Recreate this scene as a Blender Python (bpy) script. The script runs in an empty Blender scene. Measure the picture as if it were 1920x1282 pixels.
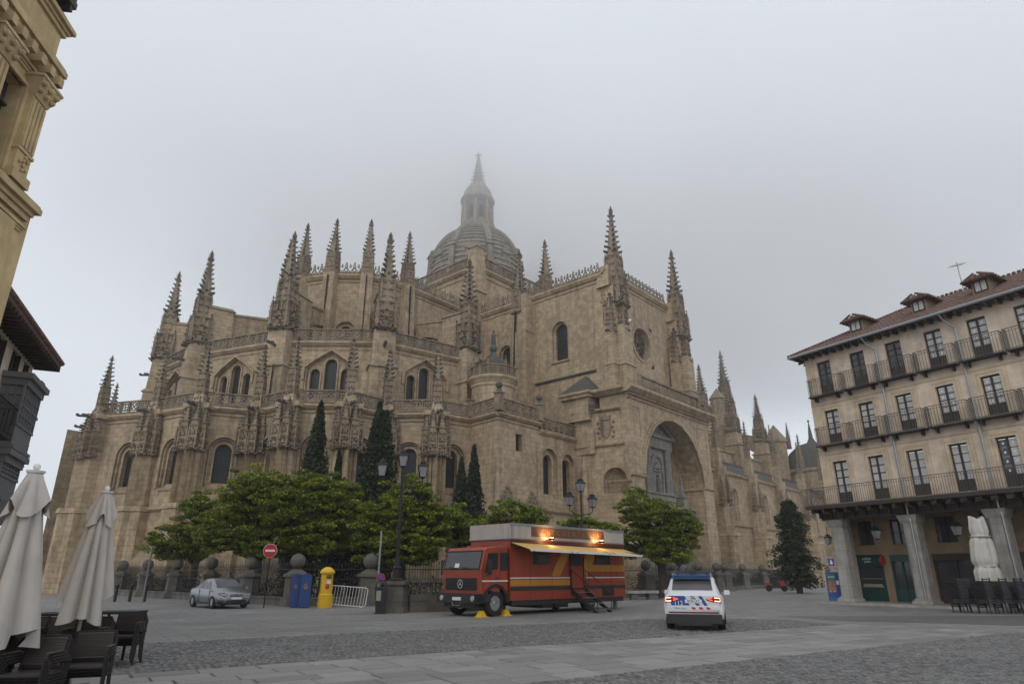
import bpy, math, random
import numpy as np
from mathutils import Matrix, Vector

random.seed(7)
rnd = random.Random(11)
SC = bpy.context.scene
COL = SC.collection
R = math.radians

# ------------------------------------------------------------------ camera
PITCH = 19.5824
cam_d = bpy.data.cameras.new('camera'); cam = bpy.data.objects.new('camera', cam_d); COL.objects.link(cam)
cam_d.sensor_width = 36.0; cam_d.lens = 36.0 * 1220.0 / 1920.0
cam_d.clip_end = 3000; cam_d.clip_start = 0.1
cam.location = (0, 0, 1.6); cam.rotation_euler = (R(90 + PITCH), 0, 0)
SC.camera = cam

# ------------------------------------------------------------------ sky, sun, exposure
SUN_EL, SUN_AZ = 38.0, 200.0          # a weak veiled sun, behind the camera to the left
world = bpy.data.worlds.new('World'); SC.world = world; world.use_nodes = True
nt = world.node_tree; nt.nodes.clear()
def N_(t, ty, **k):
    n = t.nodes.new(ty)
    for a, b in k.items(): setattr(n, a, b)
    return n
sky = N_(nt, 'ShaderNodeTexSky'); sky.sky_type = 'NISHITA'; sky.sun_disc = False
sky.sun_elevation = R(SUN_EL); sky.sun_rotation = R(SUN_AZ); sky.air_density = 1.0; sky.dust_density = 4.0
hs = N_(nt, 'ShaderNodeHueSaturation'); hs.inputs['Saturation'].default_value = 0.25
bg1 = N_(nt, 'ShaderNodeBackground'); bg1.inputs['Strength'].default_value = 0.05
nt.links.new(sky.outputs[0], hs.inputs['Color']); nt.links.new(hs.outputs[0], bg1.inputs['Color'])
# the cloud deck: a soft, nearly even grey-white cover
tc = N_(nt, 'ShaderNodeTexCoord'); nz = N_(nt, 'ShaderNodeTexNoise'); nz.inputs['Scale'].default_value = 1.3; nz.inputs['Detail'].default_value = 3
cr = N_(nt, 'ShaderNodeValToRGB')
cr.color_ramp.elements[0].position = 0.32; cr.color_ramp.elements[0].color = (0.585, 0.62, 0.665, 1)
cr.color_ramp.elements[1].position = 0.70; cr.color_ramp.elements[1].color = (0.68, 0.725, 0.79, 1)
nt.links.new(tc.outputs['Generated'], nz.inputs['Vector']); nt.links.new(nz.outputs['Fac'], cr.inputs[0])
bg2 = N_(nt, 'ShaderNodeBackground'); bg2.inputs['Strength'].default_value = 0.98
nt.links.new(cr.outputs[0], bg2.inputs['Color'])
mx = N_(nt, 'ShaderNodeMixShader'); mx.inputs[0].default_value = 0.93
nt.links.new(bg1.outputs[0], mx.inputs[1]); nt.links.new(bg2.outputs[0], mx.inputs[2])
wo = N_(nt, 'ShaderNodeOutputWorld'); nt.links.new(mx.outputs[0], wo.inputs[0])

sd = bpy.data.lights.new('sun', 'SUN'); sd.energy = 0.5; sd.angle = R(40); sd.color = (1.0, 0.95, 0.88)
sun = bpy.data.objects.new('sun', sd); COL.objects.link(sun)
# direction: light comes from azimuth SUN_AZ (from +Y, clockwise) at SUN_EL
sx, sy = math.sin(R(SUN_AZ)) * math.cos(R(SUN_EL)), math.cos(R(SUN_AZ)) * math.cos(R(SUN_EL))
sun.rotation_euler = Vector((sx, sy, math.sin(R(SUN_EL)))).to_track_quat('Z', 'Y').to_euler()
vs = SC.view_settings
vs.view_transform = 'Standard'; vs.look = 'None'; vs.exposure = 0.38; vs.gamma = 1.0; vs.use_curve_mapping = False
SC.cycles.volume_step_rate = 1.0; SC.cycles.volume_max_steps = 128
SC.cycles.max_bounces = 12; SC.cycles.volume_bounces = 10; SC.cycles.diffuse_bounces = 3; SC.cycles.glossy_bounces = 3; SC.cycles.transparent_max_bounces = 12

# ------------------------------------------------------------------ materials
MATS = {}
def newmat(name):
    m = bpy.data.materials.new(name); m.use_nodes = True
    t = m.node_tree; b = t.nodes['Principled BSDF']; MATS[name] = m
    return m, t, b
def L_(t, a, b): t.links.new(a, b)
def noise(t, vec, scale, detail=4, rough=0.55):
    n = N_(t, 'ShaderNodeTexNoise'); n.inputs['Scale'].default_value = scale; n.inputs['Detail'].default_value = detail
    n.inputs['Roughness'].default_value = rough
    if vec is not None: L_(t, vec, n.inputs['Vector'])
    return n.outputs['Fac']
def ramp(t, f, p0, c0, p1, c1):
    r = N_(t, 'ShaderNodeValToRGB'); e = r.color_ramp.elements
    e[0].position = p0; e[0].color = (*c0, 1) if len(c0) == 3 else c0
    e[1].position = p1; e[1].color = (*c1, 1) if len(c1) == 3 else c1
    L_(t, f, r.inputs[0]); return r.outputs[0]
def mixc(t, f, a, b, mode='MIX'):
    m = N_(t, 'ShaderNodeMix'); m.data_type = 'RGBA'; m.blend_type = mode
    for s, v in ((m.inputs[0], f), (m.inputs[6], a), (m.inputs[7], b)):
        if isinstance(v, (int, float)): s.default_value = v
        elif isinstance(v, tuple): s.default_value = (*v, 1)
        else: L_(t, v, s)
    return m.outputs[2]
def bump(t, b, h, strength, dist=0.02):
    n = N_(t, 'ShaderNodeBump'); n.inputs['Strength'].default_value = strength; n.inputs['Distance'].default_value = dist
    L_(t, h, n.inputs['Height']); L_(t, n.outputs[0], b.inputs['Normal'])
def coords(t):
    tc = N_(t, 'ShaderNodeTexCoord'); g = N_(t, 'ShaderNodeNewGeometry')
    return tc.outputs['UV'], g.outputs['Position'], g.outputs['Normal']
def plain(name, col, rough=0.6, metal=0.0, var=0.25, sc=6.0, **k):
    m, t, b = newmat(name)
    uv, pos, nor = coords(t)
    f = noise(t, pos, sc, 5)
    c = mixc(t, f, tuple(x * (1 - var) for x in col), tuple(min(1, x * (1 + var)) for x in col))
    L_(t, c, b.inputs['Base Color']); b.inputs['Roughness'].default_value = rough; b.inputs['Metallic'].default_value = metal
    for a, v in k.items(): b.inputs[a.replace('_', ' ')].default_value = v
    return m
def masonry(name, c1, c2, mortar, bw=0.85, bh=0.42, grime=0.5, moss=0.35, dark=(0.035, 0.033, 0.028), msize=0.012, bstr=0.35):
    """ashlar: brick joints on metre UVs, tone per block, rain streaks, lichen where the face looks up"""
    m, t, b = newmat(name)
    uv, pos, nor = coords(t)
    br = N_(t, 'ShaderNodeTexBrick'); br.inputs['Scale'].default_value = 1.0
    br.inputs['Brick Width'].default_value = bw; br.inputs['Row Height'].default_value = bh
    br.inputs['Mortar Size'].default_value = msize; br.inputs['Mortar Smooth'].default_value = 0.3; br.inputs['Bias'].default_value = 0.0
    br.inputs['Color1'].default_value = (*c1, 1); br.inputs['Color2'].default_value = (*c2, 1); br.inputs['Mortar'].default_value = (*mortar, 1)
    L_(t, uv, br.inputs['Vector'])
    big = noise(t, pos, 0.22, 5, 0.6)
    c = mixc(t, ramp(t, big, 0.35, (0, 0, 0), 0.75, (1, 1, 1)), br.outputs[0], tuple(0.62 * x for x in c2))
    mid = noise(t, pos, 1.7, 6, 0.65)
    c = mixc(t, mixc(t, 0.55, (0, 0, 0), ramp(t, mid, 0.42, (0, 0, 0), 0.7, (1, 1, 1))), c, tuple(min(1, 1.35 * x) for x in c1))
    # streaks: noise stretched along z
    mp = N_(t, 'ShaderNodeMapping'); mp.inputs['Scale'].default_value = (1.6, 1.6, 0.13); L_(t, pos, mp.inputs['Vector'])
    st = noise(t, mp.outputs[0], 1.0, 5, 0.6)
    sf = ramp(t, st, 0.52, (0, 0, 0), 0.72, (grime, grime, grime))
    c = mixc(t, sf, c, dark)
    # lichen on ledges
    sep = N_(t, 'ShaderNodeSeparateXYZ'); L_(t, nor, sep.inputs[0])
    up = ramp(t, sep.outputs[2], 0.3, (0, 0, 0), 0.75, (moss * 2, moss * 2, moss * 2))
    c = mixc(t, mixc(t, 1.0, up, ramp(t, mid, 0.35, (0.3, 0.3, 0.3), 0.6, (1, 1, 1)), 'MULTIPLY'), c, (0.06, 0.062, 0.05))
    L_(t, c, b.inputs['Base Color']); b.inputs['Roughness'].default_value = 0.9
    h = mixc(t, 0.5, br.outputs['Fac'], noise(t, pos, 9.0, 6, 0.7))
    inv = N_(t, 'ShaderNodeInvert'); L_(t, h, inv.inputs['Color'])
    bump(t, b, inv.outputs[0], bstr, 0.03)
    return m
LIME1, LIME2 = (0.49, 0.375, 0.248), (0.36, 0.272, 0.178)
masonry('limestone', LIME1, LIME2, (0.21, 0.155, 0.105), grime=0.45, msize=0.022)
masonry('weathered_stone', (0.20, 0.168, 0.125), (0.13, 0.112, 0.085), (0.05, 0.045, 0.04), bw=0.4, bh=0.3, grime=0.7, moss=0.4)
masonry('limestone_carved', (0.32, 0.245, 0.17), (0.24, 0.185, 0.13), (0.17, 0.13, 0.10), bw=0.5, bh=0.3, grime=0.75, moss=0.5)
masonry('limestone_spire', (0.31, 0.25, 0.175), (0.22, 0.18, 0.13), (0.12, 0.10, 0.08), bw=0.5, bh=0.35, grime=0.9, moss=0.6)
masonry('granite_portal', (0.30, 0.28, 0.25), (0.23, 0.215, 0.195), (0.13, 0.12, 0.11), bw=1.1, bh=0.5, grime=0.4)
masonry('granite_post', (0.17, 0.155, 0.13), (0.115, 0.105, 0.09), (0.06, 0.055, 0.048), bw=0.9, bh=0.45, grime=0.6)
masonry('roof_stone', (0.13, 0.125, 0.11), (0.09, 0.088, 0.08), (0.05, 0.05, 0.045), bw=0.5, bh=0.3, grime=0.6)
masonry('gold_stone', (0.66, 0.50, 0.27), (0.60, 0.44, 0.23), (0.45, 0.33, 0.18), bw=1.4, bh=0.7, grime=0.22, moss=0.8, msize=0.004, bstr=0.15)
masonry('granite_pillar', (0.36, 0.34, 0.31), (0.29, 0.275, 0.25), (0.18, 0.17, 0.155), bw=1.6, bh=0.95, grime=0.45, msize=0.01)
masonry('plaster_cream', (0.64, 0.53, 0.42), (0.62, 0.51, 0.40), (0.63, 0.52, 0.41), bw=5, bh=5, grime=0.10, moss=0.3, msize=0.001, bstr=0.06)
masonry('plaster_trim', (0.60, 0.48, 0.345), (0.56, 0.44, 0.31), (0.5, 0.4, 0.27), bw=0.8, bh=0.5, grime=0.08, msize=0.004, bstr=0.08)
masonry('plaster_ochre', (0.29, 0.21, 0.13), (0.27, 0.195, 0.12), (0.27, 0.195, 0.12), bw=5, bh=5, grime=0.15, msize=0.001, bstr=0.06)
masonry('brick_house', (0.24, 0.11, 0.075), (0.18, 0.085, 0.06), (0.25, 0.21, 0.17), bw=0.3, bh=0.08, grime=0.4)
masonry('dome_stone', (0.33, 0.29, 0.235), (0.26, 0.225, 0.18), (0.14, 0.12, 0.10), bw=0.6, bh=0.5, grime=0.5, moss=0.12)
plain('iron_black', (0.018, 0.018, 0.02), 0.5, 0.3)
plain('iron_grey', (0.20, 0.205, 0.21), 0.45, 0.5)
plain('zinc', (0.33, 0.34, 0.35), 0.4, 0.6)
plain('wood_dark', (0.035, 0.025, 0.02), 0.65)
plain('wood_grey', (0.15, 0.15, 0.155), 0.6)
plain('tile_clay', (0.155, 0.092, 0.073), 0.85, var=0.55, sc=3.5)
plain('lead_dark', (0.028, 0.026, 0.025), 0.6)
plain('paint_white', (0.72, 0.71, 0.69), 0.45, var=0.08)
plain('paint_yellow', (0.72, 0.44, 0.02), 0.4, var=0.08)
plain('paint_blue', (0.012, 0.055, 0.20), 0.35, var=0.1)
plain('paint_red', (0.42, 0.02, 0.025), 0.4, var=0.08)
plain('sign_blue', (0.03, 0.07, 0.32), 0.4, var=0.08)
plain('awning_yellow', (0.58, 0.37, 0.11), 0.7, var=0.1)
plain('sign_brown', (0.075, 0.035, 0.022), 0.5)
plain('letter_bronze', (0.24, 0.13, 0.06), 0.5)
plain('rubber', (0.016, 0.016, 0.016), 0.85)
plain('plastic_black', (0.022, 0.022, 0.023), 0.55)
plain('chrome', (0.55, 0.55, 0.56), 0.2, 0.9, var=0.1)
plain('silver_paint', (0.30, 0.31, 0.33), 0.3, 0.8, var=0.05)
plain('police_white', (0.66, 0.67, 0.69), 0.3, var=0.05)
plain('police_blue', (0.012, 0.07, 0.33), 0.3, var=0.08)
plain('light_bar_blue', (0.015, 0.035, 0.10), 0.25)
plain('iron_faded', (0.085, 0.075, 0.07), 0.6)
plain('police_blue_roof', (0.025, 0.07, 0.18), 0.3, var=0.08)
plain('bin_black', (0.02, 0.02, 0.022), 0.4)
plain('shop_green', (0.008, 0.055, 0.050), 0.45)
plain('banner_teal', (0.05, 0.16, 0.16), 0.7)
plain('poster_art', (0.30, 0.13, 0.09), 0.5, var=0.85, sc=9)
plain('poster_blue', (0.03, 0.13, 0.33), 0.45)
plain('rattan', (0.050, 0.036, 0.032), 0.55, var=0.4, sc=60)
plain('chair_frame', (0.017, 0.014, 0.013), 0.8)
plain('chair_grey', (0.060, 0.065, 0.078), 0.5)
plain('bark', (0.045, 0.035, 0.027), 0.9)
plain('statue_stone', (0.17, 0.155, 0.13), 0.85)
plain('lead_joint', (0.05, 0.048, 0.045), 0.9)
plain('letter_cream', (0.30, 0.29, 0.22), 0.5)
plain('dirt', (0.085, 0.07, 0.05), 0.95)
def worn(name, col, rough, dirt, amt):
    m, t, b = newmat(name)
    uv, pos, nor = coords(t)
    mp = N_(t, 'ShaderNodeMapping'); mp.inputs['Scale'].default_value = (5, 5, 0.5); L_(t, pos, mp.inputs['Vector'])
    c = mixc(t, noise(t, pos, 1.3, 5), tuple(x * 0.85 for x in col), tuple(x * 1.15 for x in col))
    c = mixc(t, ramp(t, noise(t, mp.outputs[0], 1.0, 6, .7), 0.5, (0, 0, 0), 0.75, (amt, amt, amt)), c, dirt)
    c = mixc(t, ramp(t, noise(t, pos, 9, 5, .7), 0.62, (0, 0, 0), 0.72, (amt, amt, amt)), c, dirt)
    L_(t, c, b.inputs['Base Color']); L_(t, ramp(t, noise(t, pos, 4, 4), .3, (rough*.7,)*3, .7, (min(1, rough*1.4),)*3), b.inputs['Roughness'])
    return m
worn('truck_orange', (0.30, 0.048, 0.020), .38, (.10, .035, .02), .55)
worn('truck_yellow', (0.48, 0.21, 0.025), .45, (.2, .09, .02), .4)
worn('truck_cream', (0.42, 0.385, 0.355), .6, (.17, .14, .115), .6)
def glass(name, col, rough=0.12, spec=0.5, leads=None):
    m, t, b = newmat(name)
    uv, pos, nor = coords(t)
    c = mixc(t, noise(t, pos, 1.2, 3), tuple(x * 0.6 for x in col), tuple(x * 1.5 for x in col))
    if leads:
        br = N_(t, 'ShaderNodeTexBrick'); br.offset = 0.0; br.inputs['Scale'].default_value = 1.0
        br.inputs['Brick Width'].default_value = leads[0]; br.inputs['Row Height'].default_value = leads[1]; br.inputs['Mortar Size'].default_value = 0.02
        L_(t, uv, br.inputs['Vector']); c = mixc(t, br.outputs['Fac'], c, (0.012, 0.012, 0.012))
    L_(t, c, b.inputs['Base Color']); b.inputs['Roughness'].default_value = rough; b.inputs['Specular IOR Level'].default_value = spec
    return m
glass('church_glass', (0.022, 0.023, 0.027), 0.4, 0.35, leads=(0.32, 0.42))
glass('house_glass', (0.045, 0.048, 0.055), 0.08, 0.6)
glass('curtain_glass', (0.46, 0.45, 0.44), 0.25, 0.4)
glass('car_glass', (0.02, 0.022, 0.026), 0.05, 0.8)
glass('car_glass_rear', (0.09, 0.085, 0.09), 0.12, 0.5)
glass('lantern_glass', (0.24, 0.24, 0.25), 0.25, 0.5)
glass('gallery_glass', (0.20, 0.20, 0.205), 0.15, 0.6)
def emis(name, col, s):
    m, t, b = newmat(name); b.inputs['Base Color'].default_value = (*col, 1)
    b.inputs['Emission Color'].default_value = (*col, 1); b.inputs['Emission Strength'].default_value = s
    return m
emis('tail_lamp', (1.0, 0.09, 0.06), 1.6); emis('tail_core', (1.0, 0.50, 0.36), 1.6)
emis('spot_bulb', (1.0, 0.62, 0.25), 9.0); plain('tail_dark', (0.12, 0.008, 0.008), 0.3)
def fabric(name, col):
    m, t, b = newmat(name)
    uv, pos, nor = coords(t)
    c = mixc(t, noise(t, pos, 2.5, 6, 0.6), tuple(x * 0.75 for x in col), tuple(x * 1.15 for x in col))
    mp = N_(t, 'ShaderNodeMapping'); mp.inputs['Scale'].default_value = (5, 5, 0.8); L_(t, pos, mp.inputs['Vector'])
    c = mixc(t, ramp(t, noise(t, mp.outputs[0], 1.0, 5), 0.55, (0, 0, 0), 0.75, (0.35, 0.35, 0.35)), c, (0.22, 0.19, 0.16))
    L_(t, c, b.inputs['Base Color']); b.inputs['Roughness'].default_value = 0.95
    bump(t, b, noise(t, pos, 30, 3), 0.15, 0.01)
    return m
fabric('parasol_cloth', (0.50, 0.455, 0.41)); fabric('parasol_cloth_pale', (0.56, 0.54, 0.49))
def leafmat(name, c0, c1, c2):
    m, t, b = newmat(name)
    uv, pos, nor = coords(t)
    f = noise(t, pos, 0.75, 3); g = noise(t, pos, 4.0, 4)
    c = mixc(t, ramp(t, g, 0.35, (0, 0, 0), 0.7, (1, 1, 1)), c0, c1)
    c = mixc(t, ramp(t, f, 0.48, (0, 0, 0), 0.75, (1, 1, 1)), c, c2)
    L_(t, c, b.inputs['Base Color']); b.inputs['Roughness'].default_value = 0.65
    tr = N_(t, 'ShaderNodeBsdfTranslucent'); L_(t, c, tr.inputs['Color'])
    mx = N_(t, 'ShaderNodeMixShader'); mx.inputs[0].default_value = 0.18
    L_(t, b.outputs[0], mx.inputs[1]); L_(t, tr.outputs[0], mx.inputs[2]); L_(t, mx.outputs[0], t.nodes['Material Output'].inputs[0])
    return m
leafmat('leaf_fresh', (0.10, 0.145, 0.013), (0.215, 0.265, 0.022), (0.34, 0.35, 0.035))
leafmat('leaf_olive', (0.05, 0.085, 0.014), (0.085, 0.13, 0.02), (0.12, 0.16, 0.03))
leafmat('leaf_cypress', (0.012, 0.024, 0.010), (0.022, 0.038, 0.014), (0.03, 0.048, 0.016))
leafmat('leaf_conifer', (0.022, 0.036, 0.014), (0.04, 0.06, 0.022), (0.06, 0.078, 0.026))
def paving(name, base, dark, var):
    m, t, b = newmat(name)
    uv, pos, nor = coords(t)
    oi = N_(t, 'ShaderNodeObjectInfo')
    a = noise(t, pos, 0.35, 5, 0.6); d = noise(t, pos, 14, 6, 0.7)
    c = mixc(t, oi.outputs['Random'], tuple(x * (1 - var) for x in base), tuple(x * (1 + var) for x in base))
    if 'cobble' in name:
        vo = N_(t, 'ShaderNodeTexVoronoi'); vo.inputs['Scale'].default_value = 7.5; L_(t, pos, vo.inputs['Vector'])
        se = N_(t, 'ShaderNodeSeparateColor'); L_(t, vo.outputs['Color'], se.inputs[0])
        c = mixc(t, ramp(t, se.outputs[0], 0.0, (0, 0, 0), 1.0, (1, 1, 1)), tuple(x * .55 for x in base), tuple(x * 1.5 for x in base))
    c = mixc(t, ramp(t, a, 0.35, (0, 0, 0), 0.7, (0.6, 0.6, 0.6)), c, dark)
    c = mixc(t, mixc(t, 0.35, (0, 0, 0), d), c, tuple(x * 1.5 for x in base))
    L_(t, c, b.inputs['Base Color'])
    L_(t, ramp(t, a, 0.3, (0.75, 0.75, 0.75), 0.7, (0.45, 0.45, 0.45)), b.inputs['Roughness'])
    bump(t, b, d, 0.25, 0.01)
    return m
paving('slab_granite', (0.225, 0.217, 0.208), (0.12, 0.117, 0.113), 0.34)
paving('cobble_granite', (0.15, 0.147, 0.143), (0.085, 0.083, 0.081), 0.2)
def ground_mat(name, ang, bw, bh, c1, c2, mort, ms, off=0.5):
    m, t, b = newmat(name)
    uv, pos, nor = coords(t)
    mp = N_(t, 'ShaderNodeMapping'); mp.inputs['Rotation'].default_value = (0, 0, ang); L_(t, pos, mp.inputs['Vector'])
    wr = N_(t, 'ShaderNodeVectorMath'); wr.operation = 'ADD'
    nn = N_(t, 'ShaderNodeTexNoise'); nn.inputs['Scale'].default_value = 0.9; L_(t, pos, nn.inputs['Vector'])
    sc_ = N_(t, 'ShaderNodeVectorMath'); sc_.operation = 'SCALE'; sc_.inputs['Scale'].default_value = 0.05; L_(t, nn.outputs['Color'], sc_.inputs[0])
    L_(t, mp.outputs[0], wr.inputs[0]); L_(t, sc_.outputs[0], wr.inputs[1])
    br = N_(t, 'ShaderNodeTexBrick'); br.inputs['Scale'].default_value = 1; br.offset = off
    br.inputs['Brick Width'].default_value = bw; br.inputs['Row Height'].default_value = bh; br.inputs['Mortar Size'].default_value = ms
    br.inputs['Color1'].default_value = (*c1, 1); br.inputs['Color2'].default_value = (*c2, 1); br.inputs['Mortar'].default_value = (*mort, 1)
    L_(t, wr.outputs[0], br.inputs['Vector'])
    a = noise(t, pos, 0.3, 6, 0.65); d = noise(t, pos, 12, 5, 0.7)
    c = mixc(t, ramp(t, a, 0.38, (0, 0, 0), 0.68, (0.55, 0.55, 0.55)), br.outputs[0], tuple(0.6 * x for x in c2))
    c = mixc(t, mixc(t, 0.3, (0, 0, 0), d), c, tuple(1.5 * x for x in c1))
    L_(t, c, b.inputs['Base Color']); L_(t, ramp(t, a, 0.3, (0.8, 0.8, 0.8), 0.7, (0.5, 0.5, 0.5)), b.inputs['Roughness'])
    inv = N_(t, 'ShaderNodeInvert'); L_(t, mixc(t, 0.4, br.outputs['Fac'], d), inv.inputs['Color']); bump(t, b, inv.outputs[0], 0.4, 0.02)
    return m
BAND = R(57)   # azimuth of the paving bands
ground_mat('slab_ground', -(R(90) - BAND), 1.05, 0.5, (0.24, 0.232, 0.222), (0.155, 0.15, 0.145), (0.06, 0.057, 0.054), 0.024)
ground_mat('cobble_ground', -(R(90) - BAND), 0.13, 0.10, (0.17, 0.165, 0.16), (0.115, 0.112, 0.108), (0.045, 0.044, 0.042), 0.014)

# ------------------------------------------------------------------ mesh builder
class MB:
    def __init__(s): s.v = []; s.f = []; s.mi = []; s.cur = 0; s.T = None
    def add(s, vs, fs):
        o = len(s.v)
        if s.T is not None: T = s.T; vs = [T @ Vector(p) for p in vs]
        s.v.extend([tuple(p) for p in vs]); s.f.extend([tuple(i + o for i in f) for f in fs]); s.mi.extend([s.cur] * len(fs))
        return s
    def box(s, x0, x1, y0, y1, z0, z1):
        return s.add([(x0,y0,z0),(x1,y0,z0),(x1,y1,z0),(x0,y1,z0),(x0,y0,z1),(x1,y0,z1),(x1,y1,z1),(x0,y1,z1)],
                     [(0,3,2,1),(4,5,6,7),(0,1,5,4),(1,2,6,5),(2,3,7,6),(3,0,4,7)])
    def frus(s, x, y, z0, z1, a0, b0, a1, b1):   # tapered box, half sizes a,b
        return s.add([(x-a0,y-b0,z0),(x+a0,y-b0,z0),(x+a0,y+b0,z0),(x-a0,y+b0,z0),(x-a1,y-b1,z1),(x+a1,y-b1,z1),(x+a1,y+b1,z1),(x-a1,y+b1,z1)],
                     [(0,3,2,1),(4,5,6,7),(0,1,5,4),(1,2,6,5),(2,3,7,6),(3,0,4,7)])
    def prism(s, poly, z0, z1, sc=1.0, poly1=None):
        n = len(poly); cx = sum(p[0] for p in poly) / n; cy = sum(p[1] for p in poly) / n
        top = poly1 or [(cx + (p[0]-cx)*sc, cy + (p[1]-cy)*sc) for p in poly]
        return s.add([(p[0],p[1],z0) for p in poly] + [(p[0],p[1],z1) for p in top],
                     [tuple(range(n))[::-1], tuple(range(n, 2*n))] + [(i,(i+1)%n,n+(i+1)%n,n+i) for i in range(n)])
    def slab(s, poly, y0, y1):                    # polygon in x,z extruded along y
        n = len(poly)
        return s.add([(p[0],y0,p[1]) for p in poly] + [(p[0],y1,p[1]) for p in poly],
                     [tuple(range(n)), tuple(range(n, 2*n))[::-1]] + [(i,n+i,n+(i+1)%n,(i+1)%n) for i in range(n)])
    def lathe(s, prof, n=12, x=0, y=0, a0=0.0, arc=2*math.pi, caps=True):
        full = abs(arc - 2*math.pi) < 1e-6; m = n if full else n + 1
        vs = []
        for r, z in prof:
            for i in range(m):
                a = a0 + arc * i / n; vs.append((x + r*math.cos(a), y + r*math.sin(a), z))
        fs = []
        for j in range(len(prof)-1):
            for i in range(n):
                k = (i+1) % m if full else i+1
                fs.append((j*m+i, j*m+k, (j+1)*m+k, (j+1)*m+i))
        if full and caps: fs.append(tuple(range(n))[::-1]); fs.append(tuple((len(prof)-1)*m + i for i in range(n)))
        return s.add(vs, fs)
    def tube(s, pts, r, n=6, caps=True):
        rs = r if isinstance(r, (list, tuple)) else [r]*len(pts)
        P = [Vector(p) for p in pts]; vs = []; prev = None
        for i, p in enumerate(P):
            d = (P[min(i+1,len(P)-1)] - P[max(i-1,0)]).normalized()
            up = Vector((0,0,1)) if abs(d.z) < 0.95 else Vector((1,0,0))
            if prev is None: a = d.cross(up).normalized()
            else: a = (prev - d*prev.dot(d)).normalized()
            prev = a; b = d.cross(a)
            for k in range(n):
                t = 2*math.pi*k/n; vs.append(p + (a*math.cos(t) + b*math.sin(t))*rs[i])
        fs = [(i*n+k, i*n+(k+1)%n, (i+1)*n+(k+1)%n, (i+1)*n+k) for i in range(len(P)-1) for k in range(n)]
        if caps: fs += [tuple(range(n))[::-1], tuple((len(P)-1)*n+k for k in range(n))]
        return s.add(vs, fs)
    def ball(s, x, y, z, r, n=12, m=8, zs=1.0):
        prof = [(max(1e-3, r*math.sin(math.pi*i/m)), z - r*zs*math.cos(math.pi*i/m)) for i in range(m+1)]
        return s.lathe(prof, n, x, y)
    def mesh(s, name, mats):
        me = bpy.data.meshes.new(name)
        me.from_pydata(s.v, [], s.f)
        for m in (mats if isinstance(mats, (list, tuple)) else [mats]): me.materials.append(MATS[m])
        if any(s.mi): me.polygons.foreach_set('material_index', s.mi)
        # metre UVs from face directions
        nl = len(me.loops); nf = len(me.polygons)
        if nl:
            co = np.array(s.v, dtype=np.float64); li = np.empty(nl, np.int32); me.loops.foreach_get('vertex_index', li)
            ls = np.empty(nf, np.int32); me.polygons.foreach_get('loop_start', ls); lt = np.empty(nf, np.int32); me.polygons.foreach_get('loop_total', lt)
            no = np.empty(nf*3); me.polygons.foreach_get('normal', no); no = no.reshape(-1,3)
            fi = np.repeat(np.arange(nf), lt); nn = no[fi]; p = co[li]
            h = np.hypot(nn[:,0], nn[:,1]); flat = h < 0.5; h[h < 1e-6] = 1
            tx, ty = -nn[:,1]/h, nn[:,0]/h
            u = np.where(flat, p[:,0], p[:,0]*tx + p[:,1]*ty); v = np.where(flat, p[:,1], p[:,2])
            uvl = me.uv_layers.new(name='UVMap'); uvl.data.foreach_set('uv', np.stack([u,v],1).ravel())
        me.update()
        return me
    def build(s, name, mats, parent=None, M=None, smooth=False, **tags):
        return place(s.mesh(name, mats), name, parent, M, smooth, **tags)
def place(me, name, parent=None, M=None, smooth=False, **tags):
    o = bpy.data.objects.new(name, me); COL.objects.link(o)
    if M is not None: o.matrix_local = M
    if parent is not None: o.parent = parent
    if smooth:
        me.polygons.foreach_set('use_smooth', [True]*len(me.polygons))
    for k, v in tags.items(): o[k] = v
    return o
def thing(name, label, cat, loc=(0,0,0), rz=0.0, group=None):
    o = bpy.data.objects.new(name, None); COL.objects.link(o); o.location = loc; o.rotation_euler = (0,0,rz)
    o['label'] = label; o['category'] = cat
    if group: o['group'] = group
    return o
def copy_tree(o, parent=None):
    c = o.copy(); COL.objects.link(c); c.parent = parent
    for ch in o.children: copy_tree(ch, c)
    return c
def fr(x, y, z=0.0, a=0.0): return Matrix.Translation((x, y, z)) @ Matrix.Rotation(a, 4, 'Z')
def text(name, body, size, mat, parent, M, ext=0.004, align='CENTER', sx=1.0):
    c = bpy.data.curves.new(name, 'FONT'); c.body = body; c.size = size; c.extrude = ext; c.align_x = align; c.align_y = 'CENTER'
    c.resolution_u = 2; c.materials.append(MATS[mat])
    tmp = bpy.data.objects.new(name, c); COL.objects.link(tmp)
    me = bpy.data.meshes.new_from_object(tmp); COL.objects.unlink(tmp); bpy.data.objects.remove(tmp)
    o = bpy.data.objects.new(name, me); COL.objects.link(o); o.parent = parent; o['kind'] = 'stuff'
    o.matrix_local = M @ Matrix.Diagonal((sx, 1, 1, 1))
    return o
UPR = Matrix.Rotation(R(90), 4, 'X')         # a text stood upright, facing -y

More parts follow.
